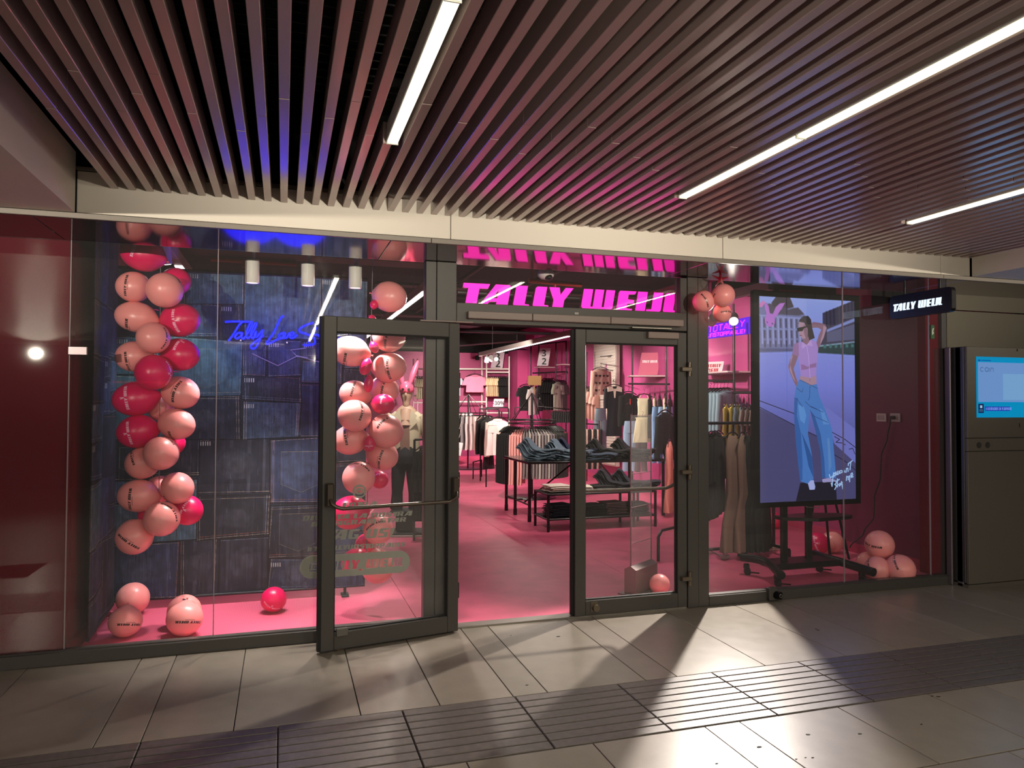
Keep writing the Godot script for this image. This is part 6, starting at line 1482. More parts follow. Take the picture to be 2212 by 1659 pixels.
	for q in [Vector3(-1.0, 0, 0.53), Vector3(-1.0, 0, -0.1), Vector3(1.0, 0, 0.53), Vector3(1.0, 0, -0.53), Vector3(-1.0, 0, -0.53)]:
		mb = MB.new(); mb.cyl(q, q + Vector3(0, 0.77, 0), 0.022, -1, 10); mb.cyl(q, q + Vector3(0, 0.09, 0), 0.026, -1, 10); put("leg", mb, tbm, tb)
	mb = MB.new(); mb.cyl(Vector3(-0.75, 0.12, -0.45), Vector3(-0.1, 0.77, 0.0), 0.012, -1, 8); put("brace", mb, tbm, tb)
	mb = MB.new(); mb.cyl(Vector3(0.1, 0.77, 0.3), Vector3(0.75, 0.3, -0.3), 0.014, -1, 8); put("brace", mb, tbm, tb)
	mb = MB.new(); mb.cyl(Vector3(-1.0, 0.22, -0.53), Vector3(-1.0, 0.22, 0.53), 0.012, -1, 8); put("brace", mb, tbm, tb)
	var lt := thing("low_table", "black low two-shelf table of folded clothes in front of the jeans table", "table", Vector3(3.86, 0, -3.62))
	for y in [0.455, 0.15]:
		mb = MB.new(); mb.cb(Vector3(0, y, 0), Vector3(1.50, 0.022, 0.52), 0.003); put("shelf", mb, tbm, lt)
	for q in [Vector3(-0.735, 0, 0.245), Vector3(-0.735, 0, -0.245), Vector3(0.735, 0, 0.245), Vector3(0.735, 0, -0.245), Vector3(0.45, 0, 0.2), Vector3(0.45, 0, -0.2)]:
		mb = MB.new(); mb.cyl(q, q + Vector3(0, 0.46, 0), 0.018, -1, 10); put("leg", mb, tbm, lt)
	var lb := Color(0.34, 0.41, 0.46); var mb_ := Color(0.42, 0.48, 0.53); var nv := Color(0.10, 0.14, 0.24); var gk := Color(0.055, 0.058, 0.06)
	var T := func(u: float, d: float) -> Vector3: return Vector3(4.15 + u, 0.80, -4.7 + d)
	folded("drape", T.call(-0.74, 0.12), 7, [lb, lb, mb_], 0.95, "light blue jeans in the leftmost draped pile on the table", "light blue jeans, leftmost pile")
	folded("drape", T.call(-0.36, 0.22), 6, [mb_, lb], 0.95, "faded blue jeans in the second draped pile on the table", "faded blue jeans, second pile")
	folded("drape", T.call(-0.10, -0.12), 6, [nv, nv], 0.95, "navy jeans in the third draped pile on the table", "navy jeans, third pile")
	folded("drape", T.call(0.02, 0.32), 4, [Color(0.16, 0.21, 0.27), Color(0.2, 0.26, 0.33)], 0.95, "slate blue jeans in the front draped pile on the table", "slate blue jeans, front pile")
	folded("drape", T.call(0.32, 0.10), 6, [gk, Color(0.09, 0.095, 0.095)], 0.95, "washed black jeans in the draped pile left of the acrylic panel", "washed black jeans pile")
	folded("drape", T.call(0.70, 0.12), 6, [gk, gk], 0.95, "black jeans in the rightmost draped pile on the table", "black jeans, rightmost pile")
	var S := func(u: float, y: float) -> Vector3: return Vector3(3.86 + u, y, -3.62)
	folded("tee", S.call(-0.54, 0.467), 4, [Color(0.80, 0.74, 0.70), Color(0.62, 0.48, 0.46), Color(0.82, 0.76, 0.72)], 0.1, "cream printed top folded at the left of the low table", "cream tops on the low table")
	folded("tee", S.call(-0.22, 0.467), 3, [Color(0.82, 0.78, 0.72), Color(0.7, 0.6, 0.58)], -0.1, "white top folded second from the left on the low table", "white tops on the low table")
	folded("tee", S.call(0.08, 0.467), 3, [Color(0.02, 0.02, 0.02)], 0.0, "black top with white print folded in the middle of the low table", "black tops on the low table")
	folded("drape", S.call(0.30, 0.467), 5, [Color(0.05, 0.06, 0.10)], 1.0, "dark navy jeans in the left draped pile on the low table", "dark navy jeans, left pile")
	folded("drape", S.call(0.56, 0.467), 5, [Color(0.06, 0.08, 0.13)], 1.0, "dark blue jeans in the right draped pile on the low table", "dark blue jeans, right pile")
	folded("jean", S.call(-0.52, 0.162), 7, [Color(0.07, 0.09, 0.15), Color(0.05, 0.06, 0.09)], 0.1, "dark blue jeans folded flat at the left of the bottom shelf", "dark blue jeans on the bottom shelf")
	folded("jean", S.call(-0.06, 0.162), 6, [Color(0.03, 0.03, 0.035)], 0.0, "black jeans folded flat in the middle of the bottom shelf", "black jeans, middle of the bottom shelf")
	folded("jean", S.call(0.24, 0.162), 7, [Color(0.38, 0.28, 0.29), Color(0.30, 0.24, 0.25)], 0.05, "mauve grey jeans folded flat on the bottom shelf", "mauve grey jeans on the bottom shelf")
	folded("jean", S.call(0.56, 0.162), 6, [Color(0.02, 0.02, 0.022)], -0.05, "black jeans folded flat at the right of the bottom shelf", "black jeans, right of the bottom shelf")
	right_wall()
	mannequin()
	# acrylic security panel with its steel foot
	var ga := thing("security_panel", "clear acrylic security panel on a steel box foot inside the closed door", "security gate", Vector3(2.9191, 0, -0.5343))
	ga.rotation.y = 0.6
	var stl := mat("gate_steel", Color(0.55, 0.50, 0.49), 0.35, 0.5)
	mb = MB.new(); mb.prism(PackedVector2Array([Vector2(-0.055, 0), Vector2(0.055, 0), Vector2(0.055, 0.21), Vector2(0.0, 0.24), Vector2(-0.055, 0.21)]), -0.19, 0.19, Transform3D(Basis(Vector3.UP, PI / 2), Vector3.ZERO)); put("foot_box", mb, stl, ga)
	mb = MB.new(); mb.cb(Vector3(0, 0.004, 0), Vector3(0.44, 0.008, 0.2), 0.002); put("foot_plate", mb, stl, ga)
	mb = MB.new(); mb.box(Vector3(0.0, 0.86, 0), Vector3(0.36, 1.26, 0.008)); put("acrylic_sheet", mb, glass("acrylic", 0.07), ga)
	mb = MB.new()
	for x in [-0.18, 0.18]: mb.box(Vector3(x, 0.86, 0), Vector3(0.006, 1.28, 0.01))
	for y in [1.49, 1.0, 0.72, 0.42]: mb.box(Vector3(0, y, 0), Vector3(0.36, 0.004, 0.009))
	put("edge_strip", mb, mat("acrylic_edge", Color(0.5, 0.40, 0.42), 0.2), ga)

func right_wall():
	var bk := mat("rail_black", Color(0.012, 0.012, 0.012), 0.4)
	# white slatted board with hooks, and the clothes beside it, seen through the closed door
	var mb := MB.new(); mb.cb(Vector3(6.20, 1.65, -8.35), Vector3(0.08, 2.6, 1.05), 0.005)
	var wb := put("slat_board", mb, mat("board_white", Color(0.78, 0.74, 0.70), 0.55)); tag(wb, "white grooved wall board with hooks behind the heart jumper", "wall board")
	for k in 44:
		mb = MB.new(); mb.cb(Vector3(6.154, 0.4 + k * 0.058, -8.35), Vector3(0.014, 0.05, 1.04), 0.003); put("groove_slat", mb, mat("board_white", Color(0.78, 0.74, 0.70), 0.55), wb)
	rail("hook_rail", "thin black hook rail on the white board beside the heart jumper", [[Vector3(5.9521, 2.5023, -8.1), Vector3(5.9663, 2.4968, -8), Vector3(6.1449, 2.519, -8)], [Vector3(5.921, 2.2378, -7.9), Vector3(6.3852, 2.2041, -8)], [Vector3(5.8166, 2.0104, -7.2), Vector3(6.17, Vector3(5.8166, 2.0104, -7.2).y, -8.0)], [Vector3(5.7815, 2.3423, -7.7), Vector3(6.17, Vector3(5.7815, 2.3423, -7.7).y, -8.2)], [Vector3(5.8981, 1.6444, -8), Vector3(5.9246, 1.6531, -7.8), Vector3(5.9249, 1.341, -7.8)]], 0.008)
	var hj := wear("jumper", Color(0.72, 0.58, 0.52), Vector3(5.7815, 2.3423, -7.7), 0.15, "beige jumper with dark red hearts hung on the white board", "", Vector3(0.95, 0.92, 1))
	var hb := MB.new()
	for r in 3:
		for c in 4:
			var hp := PackedVector2Array()
			for k in 18:
				var t := TAU * k / 18.0
				hp.append(Vector2(16 * pow(sin(t), 3), 13 * cos(t) - 5 * cos(2 * t) - 2 * cos(3 * t) - cos(4 * t)) * 0.0019)
			hb.prism(hp, 0, 0.004, Transform3D(Basis(), Vector3(-0.135 + c * 0.09, -0.26 - r * 0.15, 0.033)))
	put("heart", hb, mat("heart_red", Color(0.16, 0.02, 0.04), 0.8), hj)
	var nd := wear("dress", Color(0.025, 0.03, 0.07), Vector3(5.8166, 2.0104, -7.2), 0.1, "navy dress with a white collar hung on the white board", "", Vector3(1.0, 1.0, 1))
	mb = MB.new()
	for s in [-1.0, 1.0]: mb.prism(PackedVector2Array([Vector2(s * 0.02, -0.2), Vector2(s * 0.05, -0.12), Vector2(s * 0.15, -0.13), Vector2(s * 0.15, -0.22)]), 0.03, 0.04)
	mb.prism(PackedVector2Array([Vector2(-0.03, -0.16), Vector2(0.03, -0.16), Vector2(0.012, -0.33), Vector2(-0.012, -0.33)]), 0.026, 0.036)
	put("collar", mb, cloth(Color(0.82, 0.76, 0.7)), nd)
	for i in 5: wear("tee", [Color(0.86, 0.66, 0.62), Color(0.88, 0.76, 0.70)][i % 2], Vector3(5.8404, 2.0208, -8.6) + Vector3(i * 0.075, -i * 0.02, 0), 0.7, "pale pink gathered top on the rail left of the heart jumper", "pale pink tops left of the heart jumper", Vector3(1, 1.15, 1))
	wear("jeans", Color(0.42, 0.48, 0.52), Vector3(5.7727, 1.5639, -7.7), 0.2, "pale grey-blue jeans hung below the heart jumper", "", Vector3(0.75, 1.05, 1))
	for i in 7: wear("pants", [Color(0.03, 0.03, 0.03), Color(0.75, 0.62, 0.58)][i % 2], Vector3(5.3965, 1.1547, -7.6) + Vector3(i * 0.055, 0, 0), 1.2, "%s trousers on the low rail behind the jeans table" % ["black", "beige"][i % 2], "%s trousers on the low rail behind the table" % ["black", "beige"][i % 2], Vector3(0.8, 0.8, 1))
	rail("low_rail", "black low clothes rail behind the table of jeans", [[Vector3(5.3307, 1.1984, -7.6), Vector3(5.6803, 1.1792, -7.6)], [Vector3(5.8802, 2.6241, -8.6), Vector3(Vector3(5.8802, 2.6241, -8.6).x, 0, -8.6)]], 0.012)
	# shelf with the pink poster and the clothes rail below it
	mb = MB.new(); mb.cb(Vector3(6.0602, 2.0565, -6.4) + Vector3(0, 0, 0), Vector3(0.62, 0.022, 0.42), 0.003, Basis(Vector3.UP, -0.35)); tag(put("wall_shelf", mb, mat("shelf_white", Color(0.78, 0.7, 0.7), 0.4)), "white-edged shelf carrying the pink shop poster", "shelf")
	rail("wall_unit_frame", "black upright frame and rail under the shelf of the pink poster", [[Vector3(5.8922, 2.6272, -6.6), Vector3(Vector3(5.8922, 2.6272, -6.6).x, 0, -6.6)], [Vector3(6.0033, 2.5867, -5.6), Vector3(Vector3(6.0033, 2.5867, -5.6).x, 0, -5.6)], [Vector3(5.8198, 1.9285, -6.6), Vector3(6.0622, 1.901, -5.6)], [Vector3(6.002, 1.6264, -5.6), Vector3(5.5932, 1.582, -4.9)]], 0.015)
	var st := wear("longsleeve", Color(0.015, 0.015, 0.016), Vector3(5.8198, 1.8712, -6.6), 0.25, "black sequined top with a red label on the rail under the pink poster", "", Vector3(0.95, 1.0, 1))
	mb = MB.new()
	for k in 60: mb.box(Vector3(rng.randf_range(-0.15, 0.15), rng.randf_range(-0.6, -0.25), 0.036), Vector3(0.006, 0.006, 0.004))
	var sq := put("sequin", mb, mat("sequin", Color(0.7, 0.65, 0.62), 0.2, 0.8), st); sq.set_meta("kind", "stuff")
	mb = MB.new(); mb.box(Vector3(0.0, -0.26, 0.04), Vector3(0.02, 0.1, 0.004)); put("label_tag", mb, mat("tag_red", Color(0.75, 0.2, 0.2), 0.6), st)
	wear("jeans", Color(0.52, 0.60, 0.70), Vector3(5.8058, 1.35, -6.5), 0.2, "light blue jeans hung below the black sequined top", "", Vector3(0.85, 0.95, 1))
	wear("strap", Color(0.86, 0.80, 0.68), Vector3(5.8581, 1.8151, -6.1), 0.2, "cream strap top facing out on the rail under the pink poster", "", Vector3(0.95, 0.9, 1))
	wear("skirt", Color(0.82, 0.76, 0.62), Vector3(5.7795, 1.4382, -6), 0.2, "cream short skirt hung under the strap top", "", Vector3(0.95, 1.0, 1))
	wear("jeans", Color(0.30, 0.22, 0.24), Vector3(5.8571, 1.2132, -6.2), 0.3, "brown trousers hung behind the acrylic panel", "", Vector3(0.7, 0.8, 1))
	for i in 5: wear("jacket", [Color(0.05, 0.05, 0.05), Color(0.80, 0.74, 0.64)][i % 2], Vector3(5.8656, 1.8433, -5.9) + Vector3(i * 0.06, 0, i * 0.06), 1.0, "%s jacket in the tight row under the pink poster" % ["black", "cream"][i % 2], "%s jackets under the pink poster" % ["black", "cream"][i % 2], Vector3(1, 1.2, 0.7))
	for i in 3: wear("jeans", Color(0.48, 0.60, 0.74), Vector3(5.8779, 1.6106, -5.7) + Vector3(i * 0.08, 0, i * 0.06), 0.6, "light blue jeans in the row left of the black leather jacket", "light blue jeans beside the leather jacket", Vector3(0.85, 1.0, 1))
	wear("jacket", Color(0.03, 0.03, 0.03), Vector3(5.5932, 1.582, -4.9), 0.5, "black leather jacket at the right edge of the closed door's glass", "", Vector3(1.1, 1.25, 1.2))
	wear("longdress", Color(0.86, 0.50, 0.46), Vector3(5.2111, 1.1388, -4.1), 0.9, "salmon pink pleated dress at the right edge of the closed door's glass", "", Vector3(0.9, 0.8, 1))
	rail("arm_stand", "black tube stand with a low foot loop at the right edge of the door glass", [[Vector3(5.201, 1.1674, -4.2), Vector3(5.1785, 0.9042, -4.2), Vector3(5.2005, 0.7919, -4.2), Vector3(5.2969, 0.7768, -4.2)], [Vector3(3.6273, 0, -1.5305), Vector3(3.6273, 0, -1.5305) + Vector3(0, 0.24, 0), Vector3(3.7008, 0, -1.6453) + Vector3(0.06, 0.27, -0.06), Vector3(4.1061, 0, -1.9154) + Vector3(0, 0.27, 0), Vector3(4.1061, 0, -1.9154)], [Vector3(4.1061, 0, -1.9154) + Vector3(0, 0.27, 0), Vector3(4.1061, 0, -1.9154) + Vector3(0, 1.3, 0)]], 0.016)
	# right window: shelf, upper rail of pale denim, and the near rail of long dresses
	mb = MB.new(); mb.cb(Vector3(6.1, 2.035, -4.2354), Vector3(0.4, 0.024, 1.05), 0.003); tag(put("wall_shelf", mb, mat("shelf_white", Color(0.78, 0.7, 0.7), 0.4)), "white-edged shelf right of the pillar carrying the red lettered card", "shelf")
	rail("wall_unit_frame", "black upright frame and rails on the pink wall right of the pillar", [[Vector3(6, 2.701, -3.7029), Vector3(6.0, 0, Vector3(6, 2.701, -3.7029).z)], [Vector3(6, 1.9328, -4.5366), Vector3(6, 1.8974, -3.6967)], [Vector3(5.9, 1.7402, -3.5727), Vector3(5.9, 1.7339, -2.9995)]], 0.018)
	for i in 7: wear("jacket", [Color(0.66, 0.70, 0.70), Color(0.50, 0.58, 0.63)][0 if i == 0 else 1], Vector3(5.95, 1.8848, -4.2943) + Vector3(0, 0, i * 0.085), 0.35, "off-white denim jacket nearest the pillar on the upper rail" if i == 0 else "pale blue denim jacket on the upper rail right of the pillar", "" if i == 0 else "pale blue denim jackets on the upper rail", Vector3(1.05, 1.0, 0.8))
	for i in 3: wear("longsleeve", Color(0.84, 0.76, 0.36), Vector3(5.5338, 1.6726, -3.2) + Vector3(i * 0.07, 0, i * 0.03), 0.9, "yellow top on the middle rail right of the pillar", "yellow tops on the middle rail", Vector3(1, 0.9, 0.8))
	for i in 4: wear("tee", Color(0.60, 0.68, 0.76), Vector3(5.62, 1.6847, -3.1) + Vector3(i * 0.06, 0, i * 0.03), 0.9, "pale blue ruffled top on the middle rail right of the pillar", "pale blue tops on the middle rail", Vector3(1, 1.0, 0.8))
	for i in 6: wear("tee", Color(0.82, 0.73, 0.70), Vector3(5.599, 1.6597, -2.9) + Vector3(i * 0.055, 0, i * 0.02), 0.8, "cream frilled top on the middle rail beside the screen", "cream tops on the middle rail", Vector3(1, 1.0, 0.8))
	rail("long_rail", "black rail on low feet carrying the long dresses by the right window", [[Vector3(3.95, 1.388, -1.5), Vector3(4.98, 1.388, -1.5)], [Vector3(3.95, 1.388, -1.5), Vector3(3.95, 0.0, -1.5)], [Vector3(4.98, 1.388, -1.5), Vector3(4.98, 0.09, -1.5)], [Vector3(3.95, 0.09, -1.5), Vector3(4.98, 0.09, -1.5)], [Vector3(4.55, 0.09, -1.5), Vector3(4.55, 0.0, -1.5)], [Vector3(4.98, 0.09, -1.75), Vector3(4.98, 0.09, -1.25)], [Vector3(4.98, 0.09, -1.25), Vector3(4.98, 0, -1.25)], [Vector3(4.98, 0.09, -1.75), Vector3(4.98, 0, -1.75)]], 0.016)
	wear("longcoat", Color(0.36, 0.33, 0.42), Vector3(4.02, 1.37, -1.42), 0.6, "lavender grey long cardigan beside the pillar on the near rail", "", Vector3(0.95, 0.85, 1))
	wear("longdress", Color(0.72, 0.52, 0.48), Vector3(4.10, 1.37, -1.55), 0.9, "dusty pink flared dress behind the lavender cardigan", "", Vector3(0.9, 0.95, 1))
	for i in 3: wear("longcoat", Color(0.02, 0.02, 0.024), Vector3(4.20 + i * 0.06, 1.37, -1.46 - i * 0.03), 0.7, "black long cardigan on the near rail left of the beige dress", "black cardigans on the near rail", Vector3(0.95, 0.82 - 0.02 * i, 0.8))
	for i in 2: wear("longdress", Color(0.50, 0.40, 0.35), Vector3(4.44 + i * 0.12, 1.37, -1.45), 0.5 + i * 0.2, "beige pleated long dress in the middle of the near rail" if i == 0 else "second beige long dress, right behind the first", "", Vector3(0.82, 0.97, 1))
	for i in 4: wear("longdress", Color(0.016, 0.016, 0.018), Vector3(4.66 + i * 0.07, 1.37, -1.5), 0.8, "black long dress at the screen end of the near rail", "black long dresses on the near rail", Vector3(0.9, 0.98, 0.9))

func limb(mb: MB, pts: Array, rad: Array, n := 14, flat := 1.0):
	var c := Curve3D.new()
	for k in pts.size():
		var tg: Vector3 = (pts[mini(k + 1, pts.size() - 1)] - pts[maxi(k - 1, 0)]) * 0.18
		c.add_point(pts[k], -tg, tg)
	var p := []; var r := []
	for k in pts.size() - 1:
		for j in 5:
			p.append(c.sample(k, j / 5.0)); r.append(lerpf(rad[k], rad[k + 1], j / 5.0))
	p.append(pts[-1]); r.append(rad[-1])
	mb.tube(p, r, n)

func mannequin():
	var M := thing("mannequin", "shop mannequin in a white jacket and jeans wearing a pink rabbit mask", "mannequin", Vector3(1.42, 0, -3.72), "", -0.25)
	var skin := mat("mannequin_skin", Color(0.66, 0.54, 0.46), 0.5)
	var mb := MB.new(); mb.cb(Vector3(0, 0.012, 0), Vector3(0.46, 0.024, 0.42), 0.003); put("base_plate", mb, mat("plinth_pale", Color(0.6, 0.56, 0.54), 0.4), M)
	mb = MB.new(); mb.cb(Vector3(0, 0.034, 0), Vector3(0.44, 0.02, 0.4), 0.003); mb.cb(Vector3(0, 0.16, 0), Vector3(0.22, 0.24, 0.2), 0.02); mb.cb(Vector3(0, 0.29, 0), Vector3(0.34, 0.03, 0.3), 0.005); put("plinth", mb, mat("rubber_black", Color(0.02, 0.02, 0.02), 0.6), M)
	# body: neck, head, hands in one skin mesh
	mb = MB.new(true)
	mb.lathe([Vector2(0, 1.50), Vector2(0.055, 1.52), Vector2(0.05, 1.58), Vector2(0.06, 1.62), Vector2(0.078, 1.66), Vector2(0.085, 1.72), Vector2(0.082, 1.77), Vector2(0.06, 1.815), Vector2(0.03, 1.832), Vector2(0, 1.836)], 22, Transform3D(Basis.from_scale(Vector3(0.88, 1, 1.08)), Vector3.ZERO))
	mb.lathe([Vector2(0, 1.655), Vector2(0.012, 1.66), Vector2(0.016, 1.69), Vector2(0.008, 1.715), Vector2(0, 1.72)], 10, Transform3D(Basis(), Vector3(0, 0, 0.088)))
	limb(mb, [Vector3(-0.1, 1.44, 0.02), Vector3(0, 1.5, 0.0), Vector3(0.1, 1.44, 0.02)], [0.05, 0.07, 0.05])
	limb(mb, [Vector3(0, 1.5, 0.02), Vector3(0, 1.3, 0.06)], [0.075, 0.1])
	for s in [-1.0, 1.0]:
		limb(mb, [Vector3(s * 0.25, 0.93, 0.06), Vector3(s * 0.255, 0.86, 0.08)], [0.026, 0.036], 10)
		for k in 4: limb(mb, [Vector3(s * 0.255, 0.87, 0.055 + k * 0.017), Vector3(s * 0.257, 0.815, 0.06 + k * 0.018), Vector3(s * 0.25, 0.775 + absf(k - 1.5) * 0.008, 0.07 + k * 0.017)], [0.010, 0.009, 0.007], 6)
		limb(mb, [Vector3(s * 0.245, 0.89, 0.1), Vector3(s * 0.235, 0.85, 0.125), Vector3(s * 0.232, 0.82, 0.13)], [0.011, 0.010, 0.008], 6)
	put("body", mb, skin, M)
	var jm := mat("mannequin_denim", Color(0.075, 0.085, 0.11), 0.8)
	mb = MB.new(true)
	limb(mb, [Vector3(0, 1.06, 0.0), Vector3(0, 0.95, 0.0), Vector3(0, 0.86, 0)], [0.135, 0.16, 0.15], 18)
	for s in [-1.0, 1.0]: limb(mb, [Vector3(s * 0.075, 0.93, 0), Vector3(s * 0.09, 0.7, 0.02), Vector3(s * 0.1, 0.5, 0.015), Vector3(s * 0.11, 0.31, 0.0)], [0.098, 0.082, 0.066, 0.078], 14)
	put("jeans", mb, jm, M)
	var wj := cloth(Color(0.74, 0.70, 0.60), 0.5)
	mb = MB.new(true)
	var rings := []
	for l in [[1.0, 0.17, 0.125], [1.1, 0.165, 0.125], [1.25, 0.185, 0.13], [1.36, 0.205, 0.12], [1.43, 0.205, 0.095], [1.48, 0.14, 0.075], [1.50, 0.075, 0.06]]:
		var ring := PackedVector3Array()
		for k in 24:
			var a := TAU * k / 24.0
			ring.append(Vector3(sin(a) * l[1], l[0], cos(a) * l[2] + 0.004 * sin(k * 2.2 + l[0] * 9)))
		rings.append(ring)
	mb.loft(rings)
	for s in [-1.0, 1.0]: limb(mb, [Vector3(s * 0.17, 1.43, 0), Vector3(s * 0.235, 1.3, -0.01), Vector3(s * 0.255, 1.12, 0.01), Vector3(s * 0.25, 0.93, 0.06)], [0.068, 0.066, 0.056, 0.046], 14)
	var jk := put("jacket", mb, wj, M)
	mb = MB.new()
	for s in [-1.0, 1.0]:
		mb.prism(PackedVector2Array([Vector2(s * 0.03, 1.24), Vector2(s * 0.15, 1.36), Vector2(s * 0.12, 1.40), Vector2(s * 0.14, 1.43), Vector2(s * 0.07, 1.51), Vector2(s * 0.05, 1.40)]), 0.118, 0.132)
	put("lapel", mb, wj, jk)
	mb = MB.new(); mb.prism(PackedVector2Array([Vector2(-0.055, 1.0), Vector2(0.055, 1.0), Vector2(0.05, 1.38), Vector2(-0.05, 1.38)]), 0.112, 0.136); put("knit_top", mb, cloth(Color(0.50, 0.38, 0.33)), M)
	mb = MB.new(); mb.cb(Vector3(0.16, 0.99, 0.1), Vector3(0.05, 0.03, 0.02), 0.004); put("buckle", mb, mat("dark_steel", Color(0.12, 0.115, 0.11), 0.3, 0.8), jk)
	mb = MB.new(); mb.tube(arc(Vector3(0, 1.5, 0.045), Vector3.RIGHT, Vector3(0, -0.75, 0.6), 0.075, 0, PI, 14), 0.003, 6); put("necklace", mb, mat("satin_steel", Color(0.62, 0.6, 0.57), 0.3, 0.8), M)
	# rabbit mask: band over the eyes and two tall ears
	var pm := mat("mask_pink", Color(0.88, 0.32, 0.45), 0.35)
	mb = MB.new(true); mb.lathe([Vector2(0.083, 1.705), Vector2(0.094, 1.71), Vector2(0.096, 1.75), Vector2(0.09, 1.785), Vector2(0.07, 1.82), Vector2(0.0, 1.85)], 24, Transform3D(Basis.from_scale(Vector3(0.9, 1, 1.1)), Vector3.ZERO))
	var mk := put("rabbit_mask", mb, pm, M)
	for s in [-1.0, 1.0]:
		mb = MB.new(true)
		limb(mb, [Vector3(s * 0.045, 1.82, 0.02), Vector3(s * 0.075, 1.92, 0.0), Vector3(s * 0.11, 2.02, -0.02), Vector3(s * 0.135, 2.10, -0.03)], [0.022, 0.036, 0.034, 0.006], 12); put("ear", mb, pm, mk)
		mb = MB.new(); mb.cyl(Vector3(s * 0.035, 1.745, 0.098), Vector3(s * 0.036, 1.745, 0.106), 0.017, 0.015, 12); put("eye_hole", mb, mat("eye_dark", Color(0.1, 0.04, 0.05), 0.4), mk)
	var hb := thing("shoulder_bag", "pleated cream shoulder bag hanging at the mannequin's side", "bag", Vector3(1.70, 0.88, -3.85))
	mb = MB.new(true); mb.loft(body_rings(0.20, 0.26, 0.24, 0.34, 0.1, 0.06, 0.02, 0.17, 9.0)); put("bag_body", mb, cloth(Color(0.66, 0.58, 0.52)), hb)
	mb = MB.new(); mb.tube([Vector3(-0.03, 0.16, 0), Vector3(-0.1, 0.42, 0.02), Vector3(-0.12, 0.6, 0.03)], 0.008, 6); put("strap", mb, cloth(Color(0.66, 0.58, 0.52)), hb)
	# black sequined dress on the rack in front of the mannequin
	rail("arm_stand", "black tube stand of black clothes right of the mannequin", [[Vector3(1.45, 1.16, -3.3), Vector3(1.74, 1.16, -3.3), Vector3(1.74, 0, -3.3)], [Vector3(1.45, 1.16, -3.3), Vector3(1.45, 0.0, -3.3)], [Vector3(1.5, 0.06, -3.4), Vector3(1.76, 0.06, -3.2)]], 0.014)
	for i in 4: wear("longcoat", Color(0.012, 0.012, 0.013), Vector3(1.56 + i * 0.045, 1.15, -3.32), 0.9 + 0.1 * i, "black sparkly long top right of the mannequin's jacket", "black tops right of the mannequin", Vector3(1.0, 0.78, 1))

var bmesh: ArrayMesh
var kmesh: ArrayMesh

func balloon_tex(hot: bool) -> StandardMaterial3D:
	var key := "balloon_hot" if hot else "balloon_pale"
	if mats.has(key): return mats[key]
	var im := Image.create(1024, 512, false, Image.FORMAT_RGB8)
	im.fill(Color(0.86, 0.03, 0.36) if hot else Color(0.95, 0.60, 0.60))
	var ink := Color(0.95, 0.75, 0.85) if hot else Color(0.07, 0.05, 0.06)
	write_im(im, "TALLY WEIJL", Vector2(380, 232), 22, Vector2(1, 0), ink)
	if hot:
		for q in [[-9, -30, -4, -12], [9, -34, 3, -12]]: fill_poly(im, [Vector2(512 + q[0] - 3, 210 + q[1]), Vector2(512 + q[0] + 4, 210 + q[1] - 3), Vector2(512 + q[2] + 4, 210 + q[3]), Vector2(512 + q[2] - 4, 210 + q[3])], ink)
		fill_poly(im, [Vector2(505, 197), Vector2(519, 197), Vector2(518, 207), Vector2(512, 211), Vector2(506, 207)], ink)
	else:
		for k in 9: im.fill_rect(Rect2i(466 + k * 10, 240, 8, 5), Color(0.45, 0.30, 0.30))
	var m := tex_mat(key, im, 0.33)
	m.subsurf_scatter_enabled = true
	m.subsurf_scatter_strength = 0.12
	return m

func balloon(c: Vector3, r: float, ax: float, hot: bool, neck: Vector3, pr: Vector3, label: String, group: String):
	if bmesh == null:
		var pf := []
		for i in 23:
			var t := PI * i / 22.0
			var y := -cos(t)
			var rad := sin(t) * (1.0 - 0.10 * maxf(0.0, -y) * maxf(0.0, -y))
			if y < -0.6: rad = sin(t) * lerpf(0.96, 0.62, clampf((-y - 0.6) / 0.4, 0, 1))
			pf.append(Vector2(maxf(rad, 0.0), y * (1.06 if y < 0 else 1.0)))
		var b := MB.new(true); b.lathe(pf, 36, Transform3D(Basis(Vector3.UP, PI), Vector3.ZERO), true); bmesh = b.mesh()
		b = MB.new(true); b.lathe([Vector2(0.0, -1.03), Vector2(0.045, -1.06), Vector2(0.03, -1.10), Vector2(0.07, -1.16), Vector2(0.06, -1.17), Vector2(0, -1.13)], 12); kmesh = b.mesh()
	var t := thing("balloon", label, "balloon", c, group)
	var y := -neck.normalized()
	var z := (pr - y * pr.dot(y)).normalized()
	t.basis = Basis(y.cross(z), y, z) * Basis.from_scale(Vector3(r, ax, r))
	put("skin", bmesh, balloon_tex(hot), t)
	put("knot", kmesh, mat("knot_hot", Color(0.75, 0.05, 0.30), 0.4) if hot else mat("knot_pale", Color(0.88, 0.45, 0.46), 0.4), t)

